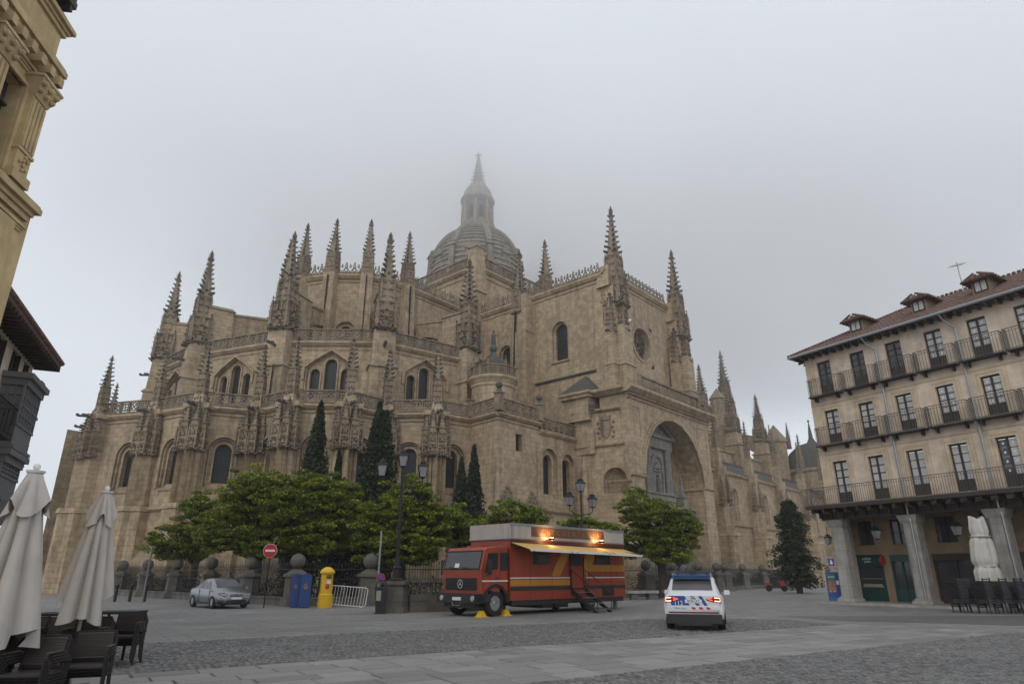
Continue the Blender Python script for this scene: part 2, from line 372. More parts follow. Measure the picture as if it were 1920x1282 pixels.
# ------------------------------------------------------------------ wall helpers; a wall frame: x along, -y outward
def wallM(p0, p1, z=0.0): return fr(p0[0], p0[1], z, math.atan2(p1[1]-p0[1], p1[0]-p0[0]))
def wlen(p0, p1): return math.hypot(p1[0]-p0[0], p1[1]-p0[1])
def arch(cx, w, zs, kind, n=10):
    h = w/2
    if kind == 'rect': return [(cx-h, zs), (cx+h, zs)]
    if kind == 'round': return [(cx - h*math.cos(math.pi*i/n), zs + h*math.sin(math.pi*i/n)) for i in range(n+1)]
    k = 0.75 if kind == 'point' else 0.55            # pointed: two arcs; flatgable: low ogee-ish
    pts = []
    for i in range(n+1):
        u = i/n; x = -h + 2*h*u; e = 1 - abs(2*u-1)
        zz = h*(k*e + (1.25-k)*math.sqrt(max(0, 1-(1-e)**2))*0.75) if kind == 'point' else h*(0.62*e + 0.10*math.sqrt(max(0,1-(1-e)**2)))
        pts.append((cx+x, zs+zz))
    return pts
def outline(cx, w, z0, zs, kind, n=10): return [(cx-w/2, z0)] + arch(cx, w, zs, kind, n) + [(cx+w/2, z0)]
def wall(mb, M, L, z0, z1, ops=(), dep=0.5, y=0.0, x0=0.0):
    old = mb.T; mb.T = M if old is None else old @ M; x = x0
    q = lambda *p: mb.add([(a, y, b) for a, b in p], [tuple(range(len(p)))])
    for (cx, w, za, zs, kind) in sorted(ops):
        l, r = cx-w/2, cx+w/2
        q((x,z0),(l,z0),(l,z1),(x,z1))
        if za > z0: q((l,z0),(r,z0),(r,za),(l,za))
        A = arch(cx, w, zs, kind)
        for a, b in zip(A, A[1:]): q(a, b, (b[0], z1), (a[0], z1))
        O = outline(cx, w, za, zs, kind); O2 = O + [O[0]]
        for a, b in zip(O2, O2[1:]): mb.add([(a[0],y,a[1]),(b[0],y,b[1]),(b[0],y+dep,b[1]),(a[0],y+dep,a[1])], [(3,2,1,0)])
        x = r
    q((x,z0),(L,z0),(L,z1),(x,z1)); mb.T = old
def ring(mb, M, cx, w, z0, zs, kind, off, y0, y1, bottom=False):
    """moulding band round an opening, from its edge out by off, standing from y1 (back) to y0 (front)"""
    old = mb.T; mb.T = M if old is None else old @ M
    I = outline(cx, w, z0, zs, kind); O = outline(cx, w+2*off, z0, zs, kind)
    if kind == 'rect': O[1] = (O[1][0], zs+off); O[2] = (O[2][0], zs+off)
    n = len(I); vs = [(a,y0,b) for a,b in I] + [(a,y0,b) for a,b in O] + [(a,y1,b) for a,b in I] + [(a,y1,b) for a,b in O]; fs = []
    for i in range(n-1):
        fs += [(i,i+1,n+i+1,n+i), (n+i,n+i+1,3*n+i+1,3*n+i), (2*n+i,2*n+i+1,i+1,i)]
    fs += [(0,n,3*n,2*n),(n-1,2*n-1,4*n-1,3*n-1)]
    mb.add(vs, fs); mb.T = old
def pane(name, M, cx, w, z0, zs, kind, y, mat, parent, bars=None, barmat='lead_dark'):
    mb = MB(); O = outline(cx, w, z0, zs, kind); mb.add([(a,y,b) for a,b in O], [tuple(range(len(O)))])
    o = mb.build(name, mat, parent, M)
    if bars:
        bb = MB(); nx, nz = bars; top = max(b for a,b in O)
        for i in range(1, nx): xx = cx-w/2+w*i/nx; bb.box(xx-0.02, xx+0.02, y-0.05, y-0.002, z0, zs)
        for i in range(1, nz): zz = z0+(zs-z0)*i/nz; bb.box(cx-w/2+0.02, cx+w/2-0.02, y-0.045, y-0.003, zz-0.02, zz+0.02)
        bb.build('window_bars', barmat, o)
    return o
def strip(mb, M, x0, x1, z0, z1, pr, back=0.1):
    old = mb.T; mb.T = M if old is None else old @ M
    h = z1-z0
    mb.add([(x0,back,z0),(x1,back,z0),(x1,-pr*0.4,z0),(x0,-pr*0.4,z0),(x1,-pr,z0+h*0.45),(x0,-pr,z0+h*0.45),(x1,-pr,z0+h*0.8),(x0,-pr,z0+h*0.8),(x1,back,z1),(x0,back,z1)],
           [(0,3,2,1)[::-1],(3,2,4,5),(5,4,6,7),(7,6,8,9),(0,3,5,7,9),(1,8,6,4,2)]); mb.T = old
# ------------------------------------------------------------------ ground first (large structure)
mb = MB(); mb.add([(-700,-60,0),(700,-60,0),(700,1200,0),(-700,1200,0)], [(0,1,2,3)])
plaza = mb.build('plaza_paving', 'slab_ground', kind='structure')

# ================================================================== CATHEDRAL
NA = R(41.5); nS = (math.sin(NA), math.cos(NA)); nR = (math.cos(NA), -math.sin(NA)); CC = (-5.5, 90.6)
def W(s, r): return (CC[0]+s*nS[0]+r*nR[0], CC[1]+s*nS[1]+r*nR[1])
cath = thing('cathedral', 'huge late gothic sandstone cathedral with crocketed pinnacles and a foggy dome', 'cathedral', (CC[0], CC[1], 0))
def CM(M): return Matrix.Translation((-CC[0], -CC[1], 0)) @ M      # world frame -> cathedral frame
CW = lambda p0, p1, z=0.0: CM(wallM(p0, p1, z))

CROCK = [True]
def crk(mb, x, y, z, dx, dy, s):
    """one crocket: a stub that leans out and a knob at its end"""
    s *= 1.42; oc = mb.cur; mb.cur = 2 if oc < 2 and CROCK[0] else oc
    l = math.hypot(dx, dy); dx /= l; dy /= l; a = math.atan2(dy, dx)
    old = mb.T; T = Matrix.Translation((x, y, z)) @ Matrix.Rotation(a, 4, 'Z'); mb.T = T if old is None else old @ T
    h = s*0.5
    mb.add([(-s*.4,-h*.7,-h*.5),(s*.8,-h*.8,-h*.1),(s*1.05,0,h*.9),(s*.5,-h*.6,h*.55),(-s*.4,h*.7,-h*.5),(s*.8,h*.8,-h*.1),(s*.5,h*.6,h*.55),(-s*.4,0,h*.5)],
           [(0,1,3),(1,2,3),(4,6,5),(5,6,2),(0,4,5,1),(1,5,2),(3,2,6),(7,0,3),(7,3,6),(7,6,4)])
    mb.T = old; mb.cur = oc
def obelisk(mb, x, y, z0, h, w0, w1, rows, cs, faces=True, a=0.0, finial=True):
    """tapered square core (half widths w0 -> w1) with rows of crockets on its corners and faces"""
    old = mb.T; T = Matrix.Translation((x, y, 0)) @ Matrix.Rotation(a, 4, 'Z'); mb.T = T if old is None else old @ T
    mb.frus(0, 0, z0, z0+h, w0, w0, w1, w1)
    for i in range(rows):
        u = (i+0.35)/rows; w = w0+(w1-w0)*u; z = z0+h*u; k = cs*(1-0.45*u)
        for sx in (-1, 1):
            for sy in (-1, 1): crk(mb, sx*w, sy*w, z, sx, sy, k*rnd.uniform(.85, 1.1))
        if faces:
            zz = z + h/rows*0.5; w = w0+(w1-w0)*min(1, u+.5/rows)
            for dx, dy in ((1,0),(-1,0),(0,1),(0,-1)): crk(mb, dx*w, dy*w, zz, dx, dy, k*.8)
    if finial:
        zt = z0+h
        mb.frus(0, 0, zt, zt+cs*2.2, w1, w1, w1*.6, w1*.6)
        mb.frus(0, 0, zt+cs*.2, zt+cs*.7, w1*1.3, w1*1.3, cs*.95, cs*.95); mb.frus(0, 0, zt+cs*1.3, zt+cs*1.7, w1, w1, cs*.6, cs*.6)
        mb.frus(0, 0, zt+cs*2.2, zt+cs*3.0, cs*.28, cs*.28, cs*.12, cs*.12)
    mb.T = old
def gablets(mb, z, w, gw, gh, pr=0.12):
    for k in range(4):
        old = mb.T; T = Matrix.Rotation(k*math.pi/2, 4, 'Z'); mb.T = T if old is None else old @ T
        mb.slab([(-gw,z),(gw,z),(0,z+gh)], -w-pr, -w+0.05)
        mb.slab([(-gw*.45,z+gh*.08),(gw*.45,z+gh*.08),(0,z+gh*.5)], -w-pr*1.25, -w-pr+0.001)
        crk(mb, 0, -w-pr*.5, z+gh, 0, -1, gw*.5)
        for q in (-1, 1): crk(mb, q*gw*.55, -w-pr*.5, z+gh*.5, q*.8, -.6, gw*.32); crk(mb, q*gw, -w-pr*.5, z, q*.8, -.6, gw*.36)
        mb.T = old
def bars(mb, z0, z1, n, w, pr=0.1, th=0.13):
    for i in range(n):
        z = z0+(z1-z0)*i/max(1, n-1)
        for k in range(4):
            old = mb.T; T = Matrix.Rotation(k*math.pi/2, 4, 'Z'); mb.T = T if old is None else old @ T
            for q in (-1, 1):
                xx = q*w*.55; b = w*.36
                mb.add([(xx-b*.7,-w+.02,z-th),(xx+b*.7,-w+.02,z-th),(xx+b,-w-pr,z+th*.3),(xx-b,-w-pr,z+th*.3),(xx-b,-w-pr,z+th),(xx+b,-w-pr,z+th),(xx-b,-w+.02,z+th),(xx+b,-w+.02,z+th)],
                       [(0,1,2,3),(3,2,5,4),(4,5,7,6),(0,3,4,6),(1,7,5,2)])
            mb.T = old
def skirt(mb, z, w, n, s):
    for k in range(4):
        old = mb.T; T = Matrix.Rotation(k*math.pi/2, 4, 'Z'); mb.T = T if old is None else old @ T
        for i in range(n):
            x = -w+2*w*(i+.5)/n; crk(mb, x, -w, z+rnd.uniform(-.1, .1), rnd.uniform(-.3,.3), -1, s*rnd.uniform(.8,1.2))
        mb.T = old
def ribs(mb, z0, z1, w, pr=.09, b=.07, n=3):
    for k in range(4):
        old = mb.T; T = Matrix.Rotation(k*math.pi/2, 4, 'Z'); mb.T = T if old is None else old @ T
        for i in range(n):
            x = -w*.8+1.6*w*i/(n-1); mb.box(x-b, x+b, -w-pr, -w+.02, z0, z1)
        mb.T = old
def mini(mb, x, y, z0, h, w, a=0.0):
    obelisk(mb, x, y, z0, h*.62, w, w*.8, 3, w*.75, False, a, False)
    obelisk(mb, x, y, z0+h*.62, h*.30, w*.85, w*.12, 3, w*.6, False, a)
def tall_pinnacle(h=10.5, w=.95):
    """three encrusted stages and a crocketed spire"""
    m = MB(); m.cur = 0
    m.frus(0,0,0,h*.30,w*.86,w*.86,w*.72,w*.72)
    skirt(m, .15, w*.9, 5, w*.26); skirt(m, h*.055, w*.86, 4, w*.2)
    ribs(m, h*.05, h*.27, w*.8, w*.09, w*.05, 4); gablets(m, h*.03, w*.86, w*.42, h*.075, w*.2); gablets(m, h*.13, w*.82, w*.38, h*.06, w*.14)
    bars(m, h*.10, h*.27, 3, w*.84, w*.13, w*.11)
    for sx in (-1,1):
        for sy in (-1,1): mini(m, sx*w*.86, sy*w*.86, h*.03, h*.30, w*.17)
    m.frus(0,0,h*.30,h*.52,w*.70,w*.70,w*.50,w*.50); bars(m, h*.33, h*.47, 3, w*.66, w*.11, w*.09); ribs(m, h*.30, h*.46, w*.56, w*.08, w*.05, 3)
    for sx in (-1,1):
        for sy in (-1,1): mini(m, sx*w*.62, sy*w*.62, h*.30, h*.22, w*.12)
    gablets(m, h*.49, w*.50, w*.40, h*.07, w*.10)
    m.cur = 1; obelisk(m, 0, 0, h*.52, h*.36, w*.44, w*.13, 7, w*.30, False); obelisk(m, 0, 0, h*.88, h*.07, w*.15, w*.05, 1, w*.22)
    return m
def roof_pinnacle(h=6.8, w=.62):
    m = MB(); m.frus(0,0,-.15,.1,w*1.25,w*1.25,w*1.25,w*1.25); m.frus(0,0,.1,h*.36,w*.95,w*.95,w*.8,w*.8)
    ribs(m, .2, h*.34, w*.85, w*.1, w*.07, 3); gablets(m, h*.06, w*.9, w*.42, h*.11, w*.16); gablets(m, h*.24, w*.85, w*.42, h*.11, w*.14)
    bars(m, h*.16, h*.33, 2, w*.85, w*.14, w*.13)
    for sx in (-1,1):
        for sy in (-1,1): mini(m, sx*w*.85, sy*w*.85, h*.03, h*.34, w*.15)
    m.cur = 1; obelisk(m, 0, 0, h*.36, h*.50, w*.70, w*.17, 7, w*.40, False); obelisk(m, 0, 0, h*.86, h*.08, w*.2, w*.06, 1, w*.32)
    return m
def engaged_pinnacle(h=4.3, w=.37):
    m = MB(); m.frus(0,0,0,h*.62,w*.9,w*.9,w*.72,w*.72); skirt(m, .1, w, 3, w*.42); skirt(m, h*.16, w*.92, 3, w*.34)
    gablets(m, h*.08, w*.9, w*.55, h*.12, w*.22); gablets(m, h*.30, w*.84, w*.5, h*.11, w*.2); bars(m, h*.22, h*.58, 4, w*.82, w*.24, w*.2)
    for sx in (-1,1): mini(m, sx*w*.9, -w*.85, h*.05, h*.5, w*.2)
    m.cur = 1; obelisk(m, 0, 0, h*.62, h*.30, w*.62, w*.12, 4, w*.42, False)
    return m
def shaft_pinnacle(h=5.6, w=.34):
    m = MB(); m.frus(0,0,0,h*.45,w*.95,w*.95,w*.8,w*.8); skirt(m, .1, w, 3, w*.4); bars(m, h*.12, h*.42, 4, w*.86, w*.26, w*.2)
    gablets(m, h*.04, w*.9, w*.5, h*.1, w*.2)
    for sx in (-1,1):
        for sy in (-1,1): mini(m, sx*w*.85, sy*w*.85, h*.02, h*.42, w*.18)
    m.cur = 1; obelisk(m, 0, 0, h*.45, h*.45, w*.66, w*.17, 6, w*.58, False)
    return m
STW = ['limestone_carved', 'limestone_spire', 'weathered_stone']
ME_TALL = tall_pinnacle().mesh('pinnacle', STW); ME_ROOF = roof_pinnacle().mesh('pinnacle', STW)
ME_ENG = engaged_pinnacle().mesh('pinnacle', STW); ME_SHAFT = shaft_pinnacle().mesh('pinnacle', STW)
g = MB(); g.tube([(0,0.2,0),(0,-.5,.02),(0,-1.0,-.05),(0,-1.35,-.02)], [.20,.17,.15,.19], 6); g.ball(0,-1.4,.05,.2,7,5)
for q in (-1,1): g.box(q*.16-.04, q*.16+.04, -.9, -.3, .0, .3)
ME_GARG = g.mesh('gargoyle', 'roof_stone')

# --- balustrades
def annulus(mb, x, z, ro, ri, y0, y1, n=8):
    vs = []
    for r, y in ((ri,y0),(ro,y0),(ri,y1),(ro,y1)):
        for i in range(n): a = 2*math.pi*(i+.5)/n; vs.append((x+r*math.cos(a), y, z+r*math.sin(a)))
    fs = []
    for i in range(n):
        j = (i+1) % n
        fs += [(i,j,n+j,n+i),(n+i,n+j,3*n+j,3*n+i),(2*n+i,3*n+i,3*n+j,2*n+j),(i,2*n+i,2*n+j,j)]
    mb.add(vs, fs)
def beam(mb, x0, z0, x1, z1, y0, y1, t=.035):
    d = math.hypot(x1-x0, z1-z0); nx, nz = -(z1-z0)/d*t, (x1-x0)/d*t
    mb.slab([(x0-nx,z0-nz),(x1-nx,z1-nz),(x1+nx,z1+nz),(x0+nx,z0+nz)], y0, y1)
def tracery(mb, M, x0, x1, z0, h=1.15, y=-.25, mod=.95):
    old = mb.T; mb.T = M if old is None else old @ M
    mb.box(x0, x1, y-.06, y+.16, z0, z0+.1); mb.box(x0, x1, y-.08, y+.18, z0+h-.11, z0+h)
    n = max(1, round((x1-x0)/mod)); w = (x1-x0)/n
    for i in range(n+1): xx = x0+i*w; mb.box(xx-.055, xx+.055, y-.03, y+.13, z0+.1, z0+h-.11)
    zc = z0+h/2; rr = min(w, h-.2)*.44
    for i in range(n):
        xc = x0+(i+.5)*w; annulus(mb, xc, zc, rr, rr*.74, y, y+.1)
        for a in (0, 1):
            dx, dz = (w/2-.05, h/2-.1) if a == 0 else (w/2-.05, -(h/2-.1))
            beam(mb, xc-dx, zc-dz, xc-rr*.62, zc-dz*(rr*.62/dx), y+.01, y+.09, .04); beam(mb, xc+rr*.62, zc+dz*(rr*.62/dx), xc+dx, zc+dz, y+.01, y+.09, .04)
        k = i % 2
        for q in range(4):
            a = math.pi/4*(2*q+k); beam(mb, xc, zc, xc+rr*.78*math.cos(a), zc+rr*.78*math.sin(a), y+.01, y+.09, .045)
    mb.T = old
def cresting(mb, M, x0, x1, z0, h=1.15, y=-.2, mod=.85):
    old = mb.T; mb.T = M if old is None else old @ M
    mb.box(x0, x1, y-.05, y+.15, z0, z0+.09)
    n = max(1, round((x1-x0)/mod)); w = (x1-x0)/n
    for i in range(n):
        xc = x0+(i+.5)*w
        annulus(mb, xc, z0+h*.30, w*.30, w*.17, y, y+.1, 6); annulus(mb, xc, z0+h*.68, w*.21, w*.11, y, y+.1, 6)
        beam(mb, xc-w/2, z0+.08, xc-w*.1, z0+h*.52, y+.01, y+.09, .05); beam(mb, xc+w/2, z0+.08, xc+w*.1, z0+h*.52, y+.01, y+.09, .05)
        annulus(mb, xc-w/2, z0+h*.62, w*.16, w*.07, y, y+.1, 5)
        mb.frus(xc, y+.05, z0+h*.84, z0+h*.98, .05, .04, .11, .06); mb.frus(xc, y+.05, z0+h*.98, z0+h*1.08, .09, .05, .02, .02)
        mb.frus(xc-w/2, y+.05, z0+h*.72, z0+h*.86, .04, .04, .09, .06)
    mb.T = old
def balusters(mb, M, x0, x1, z0, h=1.2, y=-.3, mod=.38):
    old = mb.T; mb.T = M if old is None else old @ M
    mb.box(x0, x1, y-.14, y+.14, z0, z0+.14); mb.box(x0, x1, y-.16, y+.16, z0+h-.16, z0+h)
    n = int((x1-x0)/mod)
    for i in range(n):
        xx = x0+(i+.5)*(x1-x0)/n
        mb.lathe([(.08,z0+.14),(.05,z0+.25),(.10,z0+.45),(.05,z0+h*.72),(.08,z0+h-.16)], 6, xx, y)
    for xx in (x0, x1): mb.box(xx-.16, xx+.16, y-.18, y+.18, z0, z0+h+.04)
    mb.T = old

# --- the chapel ring of the east end
RING = [(-43.6,69.6),(-41.3,64.2),(-38.6,60.0),(-32.4,58.2),(-27.3,55.6),(-22.9,57.4),(-19.1,55.0),(-14.3,55.4),(-11.6,58.7),(-7.0,58.5),(-3.9,60.9)]
ZC = 15.6
RWIN = {0:.5, 1:.5, 2:.62, 3:.52, 4:.5, 5:.5, 6:.5, 7:.45, 8:.5, 9:.5}
for i in range(len(RING)-1):
    p0, p1 = RING[i], RING[i+1]; M = CW(p0, p1); L = wlen(p0, p1); cx = L*RWIN[i]
    w = 1.35; zs0, zs1 = 8.9, 11.6
    m = MB(); W1 = w+1.1
    wall(m, M, L, 0, ZC, [(cx, W1, zs0-.35, zs1, 'round')], .35)
    wall(m, M @ Matrix.Translation((cx-W1/2-.05, .35, 0)), W1+.1, zs0-.4, zs1+W1/2+.05, [(W1/2+.05, w, zs0, zs1, 'round')], .4)
    strip(m, M, 0, L, ZC-.55, ZC, .38); strip(m, M, 0, L, ZC-.95, ZC-.75, .12)
    # plinth with a sloped top, string course under the window
    m.T = M; m.add([(0,-.9,0),(L,-.9,0),(L,-.9,2.6),(0,-.9,2.6),(0,.05,3.8),(L,.05,3.8)], [(0,1,2,3),(3,2,5,4)]); m.T = None
    strip(m, M, max(.3,cx-1.8), min(L-.3,cx+1.8), 6.6, 6.95, .3); strip(m, M, cx-.9, cx+.9, zs0-.65, zs0-.35, .14)
    wp = m.build('chapel_wall', 'limestone', cath)
    m = MB(); ring(m, M, cx, W1, zs0-.35, zs1, 'round', .24, -.12, .05); ring(m, M, cx, w, zs0, zs1, 'round', .16, .24, .36); ring(m, M, cx, W1-.34, zs0-.1, zs1, 'round', .10, .08, .36)
    m.build('window_surround', 'limestone', wp)
    pane('chapel_window', M, cx, w, zs0, zs1, 'round', .72, 'church_glass', wp)
    m = MB(); tracery(m, M, .2, L-.2, ZC, 1.15, -.15); m.build('balustrade', 'limestone_spire', wp)
for i, p in enumerate(RING):
    if i == len(RING)-1: continue
    q_ = RING[i-1] if i else (p[0]-2, p[1]+7)
    a0 = math.atan2(RING[i][1]-q_[1], RING[i][0]-q_[0]); a1 = math.atan2(RING[i+1][1]-RING[i][1], RING[i+1][0]-RING[i][0])
    M = CM(fr(p[0], p[1], 0, (a0+a1)/2))
    m = MB()
    m.prism([(-1.35,.6),(-1.35,-1.0),(-.9,-1.25),(-.5,-1.25),(-.3,-1.75),(.3,-1.75),(.5,-1.25),(.9,-1.25),(1.35,-1.0),(1.35,.6)], 0, 6.6, .97)
    m.prism([(-1.45,.6),(-1.45,-1.1),(-.95,-1.35),(-.55,-1.4),(-.35,-1.9),(.35,-1.9),(.55,-1.4),(.95,-1.35),(1.45,-1.1),(1.45,.6)], 6.6, 7.0, .9)
    core = [(-1.0,.5),(-1.0,-.55),(-.82,-.95),(-.62,-.6),(-.42,-1.0),(-.3,-.75),(0,-1.4),(.3,-.75),(.42,-1.0),(.62,-.6),(.82,-.95),(1.0,-.55),(1.0,.5)]
    m.prism(core, 7.0, 12.0)
    m.prism([(x*.8, y*.8) for x, y in core], 12.0, ZC)
    m.frus(0, -.1, ZC-.6, 16.4, .55, .7, .42, .45); m.box(-1.15, 1.15, -.75, .3, ZC-.5, ZC-.05)
    b = m.build('chapel_buttress', 'limestone', cath, M)
    for dx, dy, k in ((-.92,-.55,.95),(.92,-.55,.95),(-.42,-1.0,1.0),(.42,-1.0,1.0)):
        place(ME_ENG, 'pinnacle', b, fr(dx, dy, 11.4+rnd.uniform(-.1,.1), 0) @ Matrix.Scale(k, 4))
    place(ME_SHAFT, 'pinnacle', b, fr(0, -.15, 16.2 - (.3 if i < 5 else 0), 0) @ Matrix.Diagonal((1.15, 1.15, 1.0, 1)))
    place(ME_GARG, 'gargoyle', b, fr(.0, -1.0, 15.3, 0.1*rnd.uniform(-1,1)) @ Matrix.Scale(.72, 4))
# terrace behind the chapels and a hidden back
m = MB(); poly = RING + [W(-21.6,24.6), W(-8,24.6), W(-8,0), W(-22,-20), W(-45,-12)]
m.add([(x,y,ZC-.02) for x,y in poly], [tuple(range(len(poly)))]); m.build('chapel_terrace', 'roof_stone', cath, CM(Matrix.Identity(4)))
m = MB()
for a, b_ in zip([RING[0], W(-45,-14), W(-30,-24), W(-5,-25)], [W(-45,-14), W(-30,-24), W(-5,-25), W(60,-25)]): wall(m, CM(wallM(b_, a)), wlen(a,b_), 0, ZC, (), 0)
m.build('rear_wall', 'limestone', cath)

# --- the ambulatory (decagon) with triple windows
AC = (-18.1, 76.4); AR = 16.2; ZA = 23.4
AANG = [-214, -178, -142.5, -107, -71, -35.5, 0]
AV = [(AC[0]+AR*math.cos(R(a)), AC[1]+AR*math.sin(R(a))) for a in AANG]
AV[2] = (-33.4, 65.2); AV[1] = (-39.6, 70.5); AV[0] = (-41.5, 80)
for i in range(len(AV)-1):
    p0, p1 = AV[i], AV[i+1]; M = CW(p0, p1); L = wlen(p0, p1); cx = L/2
    m = MB(); zs0 = 17.6
    wall(m, M, L, ZC-.5, ZA, [(cx, 4.9, zs0-.2, 20.6, 'hood')], .4)
    lights = [(cx-1.5, .95, zs0, 20.1, 'round'), (cx, 1.2, zs0, 21.0, 'round'), (cx+1.5, .95, zs0, 20.1, 'round')]
    x0 = cx-2.5
    wall(m, M @ Matrix.Translation((x0, .4, 0)), 5.0, zs0-.25, 22.5, [(c-x0, w_, a, b, k) for c, w_, a, b, k in lights], .35)
    strip(m, M, 0, L, ZA-.55, ZA, .4); strip(m, M, 0, L, ZA-1.0, ZA-.8, .1)
    wp = m.build('ambulatory_wall', 'limestone', cath)
    m = MB(); ring(m, M, cx, 4.9, 19.4, 20.6, 'hood', .24, -.16, .05); ring(m, M, cx, 4.6, zs0-.1, 20.6, 'hood', .12, .1, .41)
    for c, w_, a, b, k in lights: ring(m, M, c, w_, a, b, k, .15, .26, .41)
    m.build('window_surround', 'limestone', wp)
    for c, w_, a, b, k in lights: pane('ambulatory_window', M, c, w_, a, b, k, .72, 'church_glass', wp)
    m = MB(); tracery(m, M, .3, L-.3, ZA, 1.2, -.15); m.build('balustrade', 'limestone_spire', wp)
for i in range(1, len(AV)-1):
    p = AV[i]; a = math.atan2(p[1]-AC[1], p[0]-AC[0]) + math.pi/2
    M = CM(fr(p[0], p[1], 0, a)); m = MB()
    m.frus(0, .2, 15, 20.4, 1.3, 1.5, 1.3, 1.4); m.frus(0, .2, 20.4, 20.75, 1.45, 1.6, 1.25, 1.3); m.frus(0, .2, 20.75, 24.3, 1.12, 1.25, 1.05, 1.1)
    m.frus(0, 1.7, 23, 28.6, .85, 1.4, .8, 1.3); m.frus(0, 1.7, 28.6, 29.0, .95, 1.45, .6, 1.1)
    b = m.build('ambulatory_buttress', 'limestone', cath, M)
    place(ME_TALL, 'pinnacle', b, fr(0, -.1, 24.2) @ Matrix.Diagonal((1.12,1.12,1.08,1)))
    place(ME_GARG, 'gargoyle', b, fr(0, -1.1, 22.6) @ Matrix.Scale(.75, 4))
    m = MB(); m.tube([(.35,-1.35,15.4),(.35,-1.35,20.5)], .07, 5); m.build('downpipe', 'iron_black', b)
    # flying buttress from the pier to the apse
    D = math.hypot(p[0]-AC[0], p[1]-AC[1])-9.4
    m = MB(); pts = [(2.2, 28.2), (D+.6, 28.9), (D+.6, 27.2)]
    for k in range(9): u = k/8; t_ = math.pi*.5*u; pts.append((D+.4-(D-2.2)*math.sin(t_)*1.0 - .2, 24.2+3.0*math.cos(t_)))
    pts += [(2.2, 23.4)]
    m.T = Matrix.Rotation(math.pi/2, 4, 'Z'); m.slab(pts, -.4, .4)
    m.add([(2.2,-.5,28.25),(D+.6,-.5,28.95),(D+.6,.5,28.95),(2.2,.5,28.25),(2.2,-.5,28.5),(D+.6,-.5,29.2),(D+.6,.5,29.2),(2.2,.5,28.5)], [(0,3,2,1),(4,5,6,7),(0,1,5,4),(1,2,6,5),(2,3,7,6),(3,0,4,7)])
    m.T = None; m.build('flying_arch', 'limestone', b)
m = MB(); P = AV + [W(0,-16)]; m.add([(x,y,ZA-.03) for x,y in P], [tuple(range(len(P)))]); m.build('ambulatory_roof', 'roof_stone', cath, CM(Matrix.Identity(4)))

# --- the apse and choir clerestory
ZT = 34.0
APSE = [W(-19,-7.6), (-27.3,78.5), (-27.6,73.0), (-24.2,68.7), (-20.5,67.6), (-16.6,67.8), (-12.6,70.7)]
P_CH = W(-7, 7.5); AP2 = APSE + [P_CH]
for i in range(len(AP2)-1):
    p0, p1 = AP2[i], AP2[i+1]; M = CW(p0, p1); L = wlen(p0, p1); m = MB()
    if i == len(AP2)-2: ops = [(L*.33, 1.7, 26.2, 28.0, 'round'), (L*.75, 1.7, 26.2, 28.0, 'round')]
    else: ops = [(L/2, 1.25, 25.0, 27.0, 'round')]
    ro = [(c, w_+.9, a, b, k) for c, w_, a, b, k in ops]
    wall(m, M, L, ZA-.5, ZT, ro, .3)
    for c, w_, a, b, k in ops: wall(m, M @ Matrix.Translation((c-w_/2-.5,.3,0)), w_+1.0, a-.02, b+w_/2+.5, [(w_/2+.5, w_, a+.1, b, k)], .35)
    strip(m, M, 0, L, ZT-.7, ZT, .4); strip(m, M, 0, L, ZT-1.15, ZT-.95, .12)
    wp = m.build('apse_wall', 'limestone', cath)
    for c, w_, a, b, k in ops: pane('apse_window', M, c, w_, a+.1, b, k, .62, 'church_glass', wp)
    m = MB()
    for c, w_, a, b, k in ops: ring(m, M, c, w_+.9, a, b, k, .16, -.08, .05)
    m.build('window_surround', 'limestone', wp); m = MB(); cresting(m, M, .1, L-.1, ZT, 1.25); m.build('cresting', 'limestone_spire', wp)
for p in AP2[2:-1]:
    a = math.atan2(p[1]-AC[1], p[0]-AC[0]) + math.pi/2; M = CM(fr(p[0], p[1], 0, a)); m = MB()
    m.frus(0, -.25, 23, 30, .78, .85, .72, .75); m.frus(0, -.2, 30, ZT+.1, .7, .72, .66, .66); m.frus(0, -.2, ZT-.25, ZT+.1, .66, .66, .85, .85)
    b = m.build('apse_buttress', 'limestone', cath, M); place(ME_ROOF, 'pinnacle', b, fr(0,-.2,ZT+.1))
    m = MB(); m.box(-.06, .06, -1.1, -.9, 26, ZT-.6); m.build('downpipe', 'iron_black', b)

# --- the north transept: two bays of east wall, the front with its round window
T0, T1, T2 = P_CH, W(-7, 15.9), W(-7, 27.3); TF = (W(-7.3, 27.3), W(8.4, 27.3))
for p0, p1, op in ((T0, T1, (.60, 1.75, 24.6, 27.4)), (T1, T2, (.45, 1.75, 24.9, 28.4))):
    M = CW(p0, p1); L = wlen(p0, p1); m = MB(); cx = L*op[0]
    wall(m, M, L, ZC-.5, ZT, [(cx, op[1]+.5, op[2]-.2, op[3], 'round')], .3)
    wall(m, M @ Matrix.Translation((cx-op[1]/2-.3,.3,0)), op[1]+.6, op[2]-.25, op[3]+1.2, [(op[1]/2+.3, op[1], op[2], op[3], 'round')], .35)
    strip(m, M, 0, L, ZT-.7, ZT, .4); strip(m, M, 0, L, ZT-1.2, ZT-1.0, .12)
    wp = m.build('transept_wall', 'limestone', cath)
    m = MB(); ring(m, M, cx, op[1]+.5, op[2]-.2, op[3], 'round', .14, -.06, .05); strip(m, M, cx-1.3, cx+1.3, op[2]-.45, op[2]-.22, .2); m.build('window_surround', 'limestone', wp)
    pane('transept_window', M, cx, op[1], op[2], op[3], 'round', .6, 'church_glass', wp, (2, 4))
    m = MB(); cresting(m, M, .1, L-.1, ZT, 1.2); m.build('cresting', 'limestone_spire', wp)
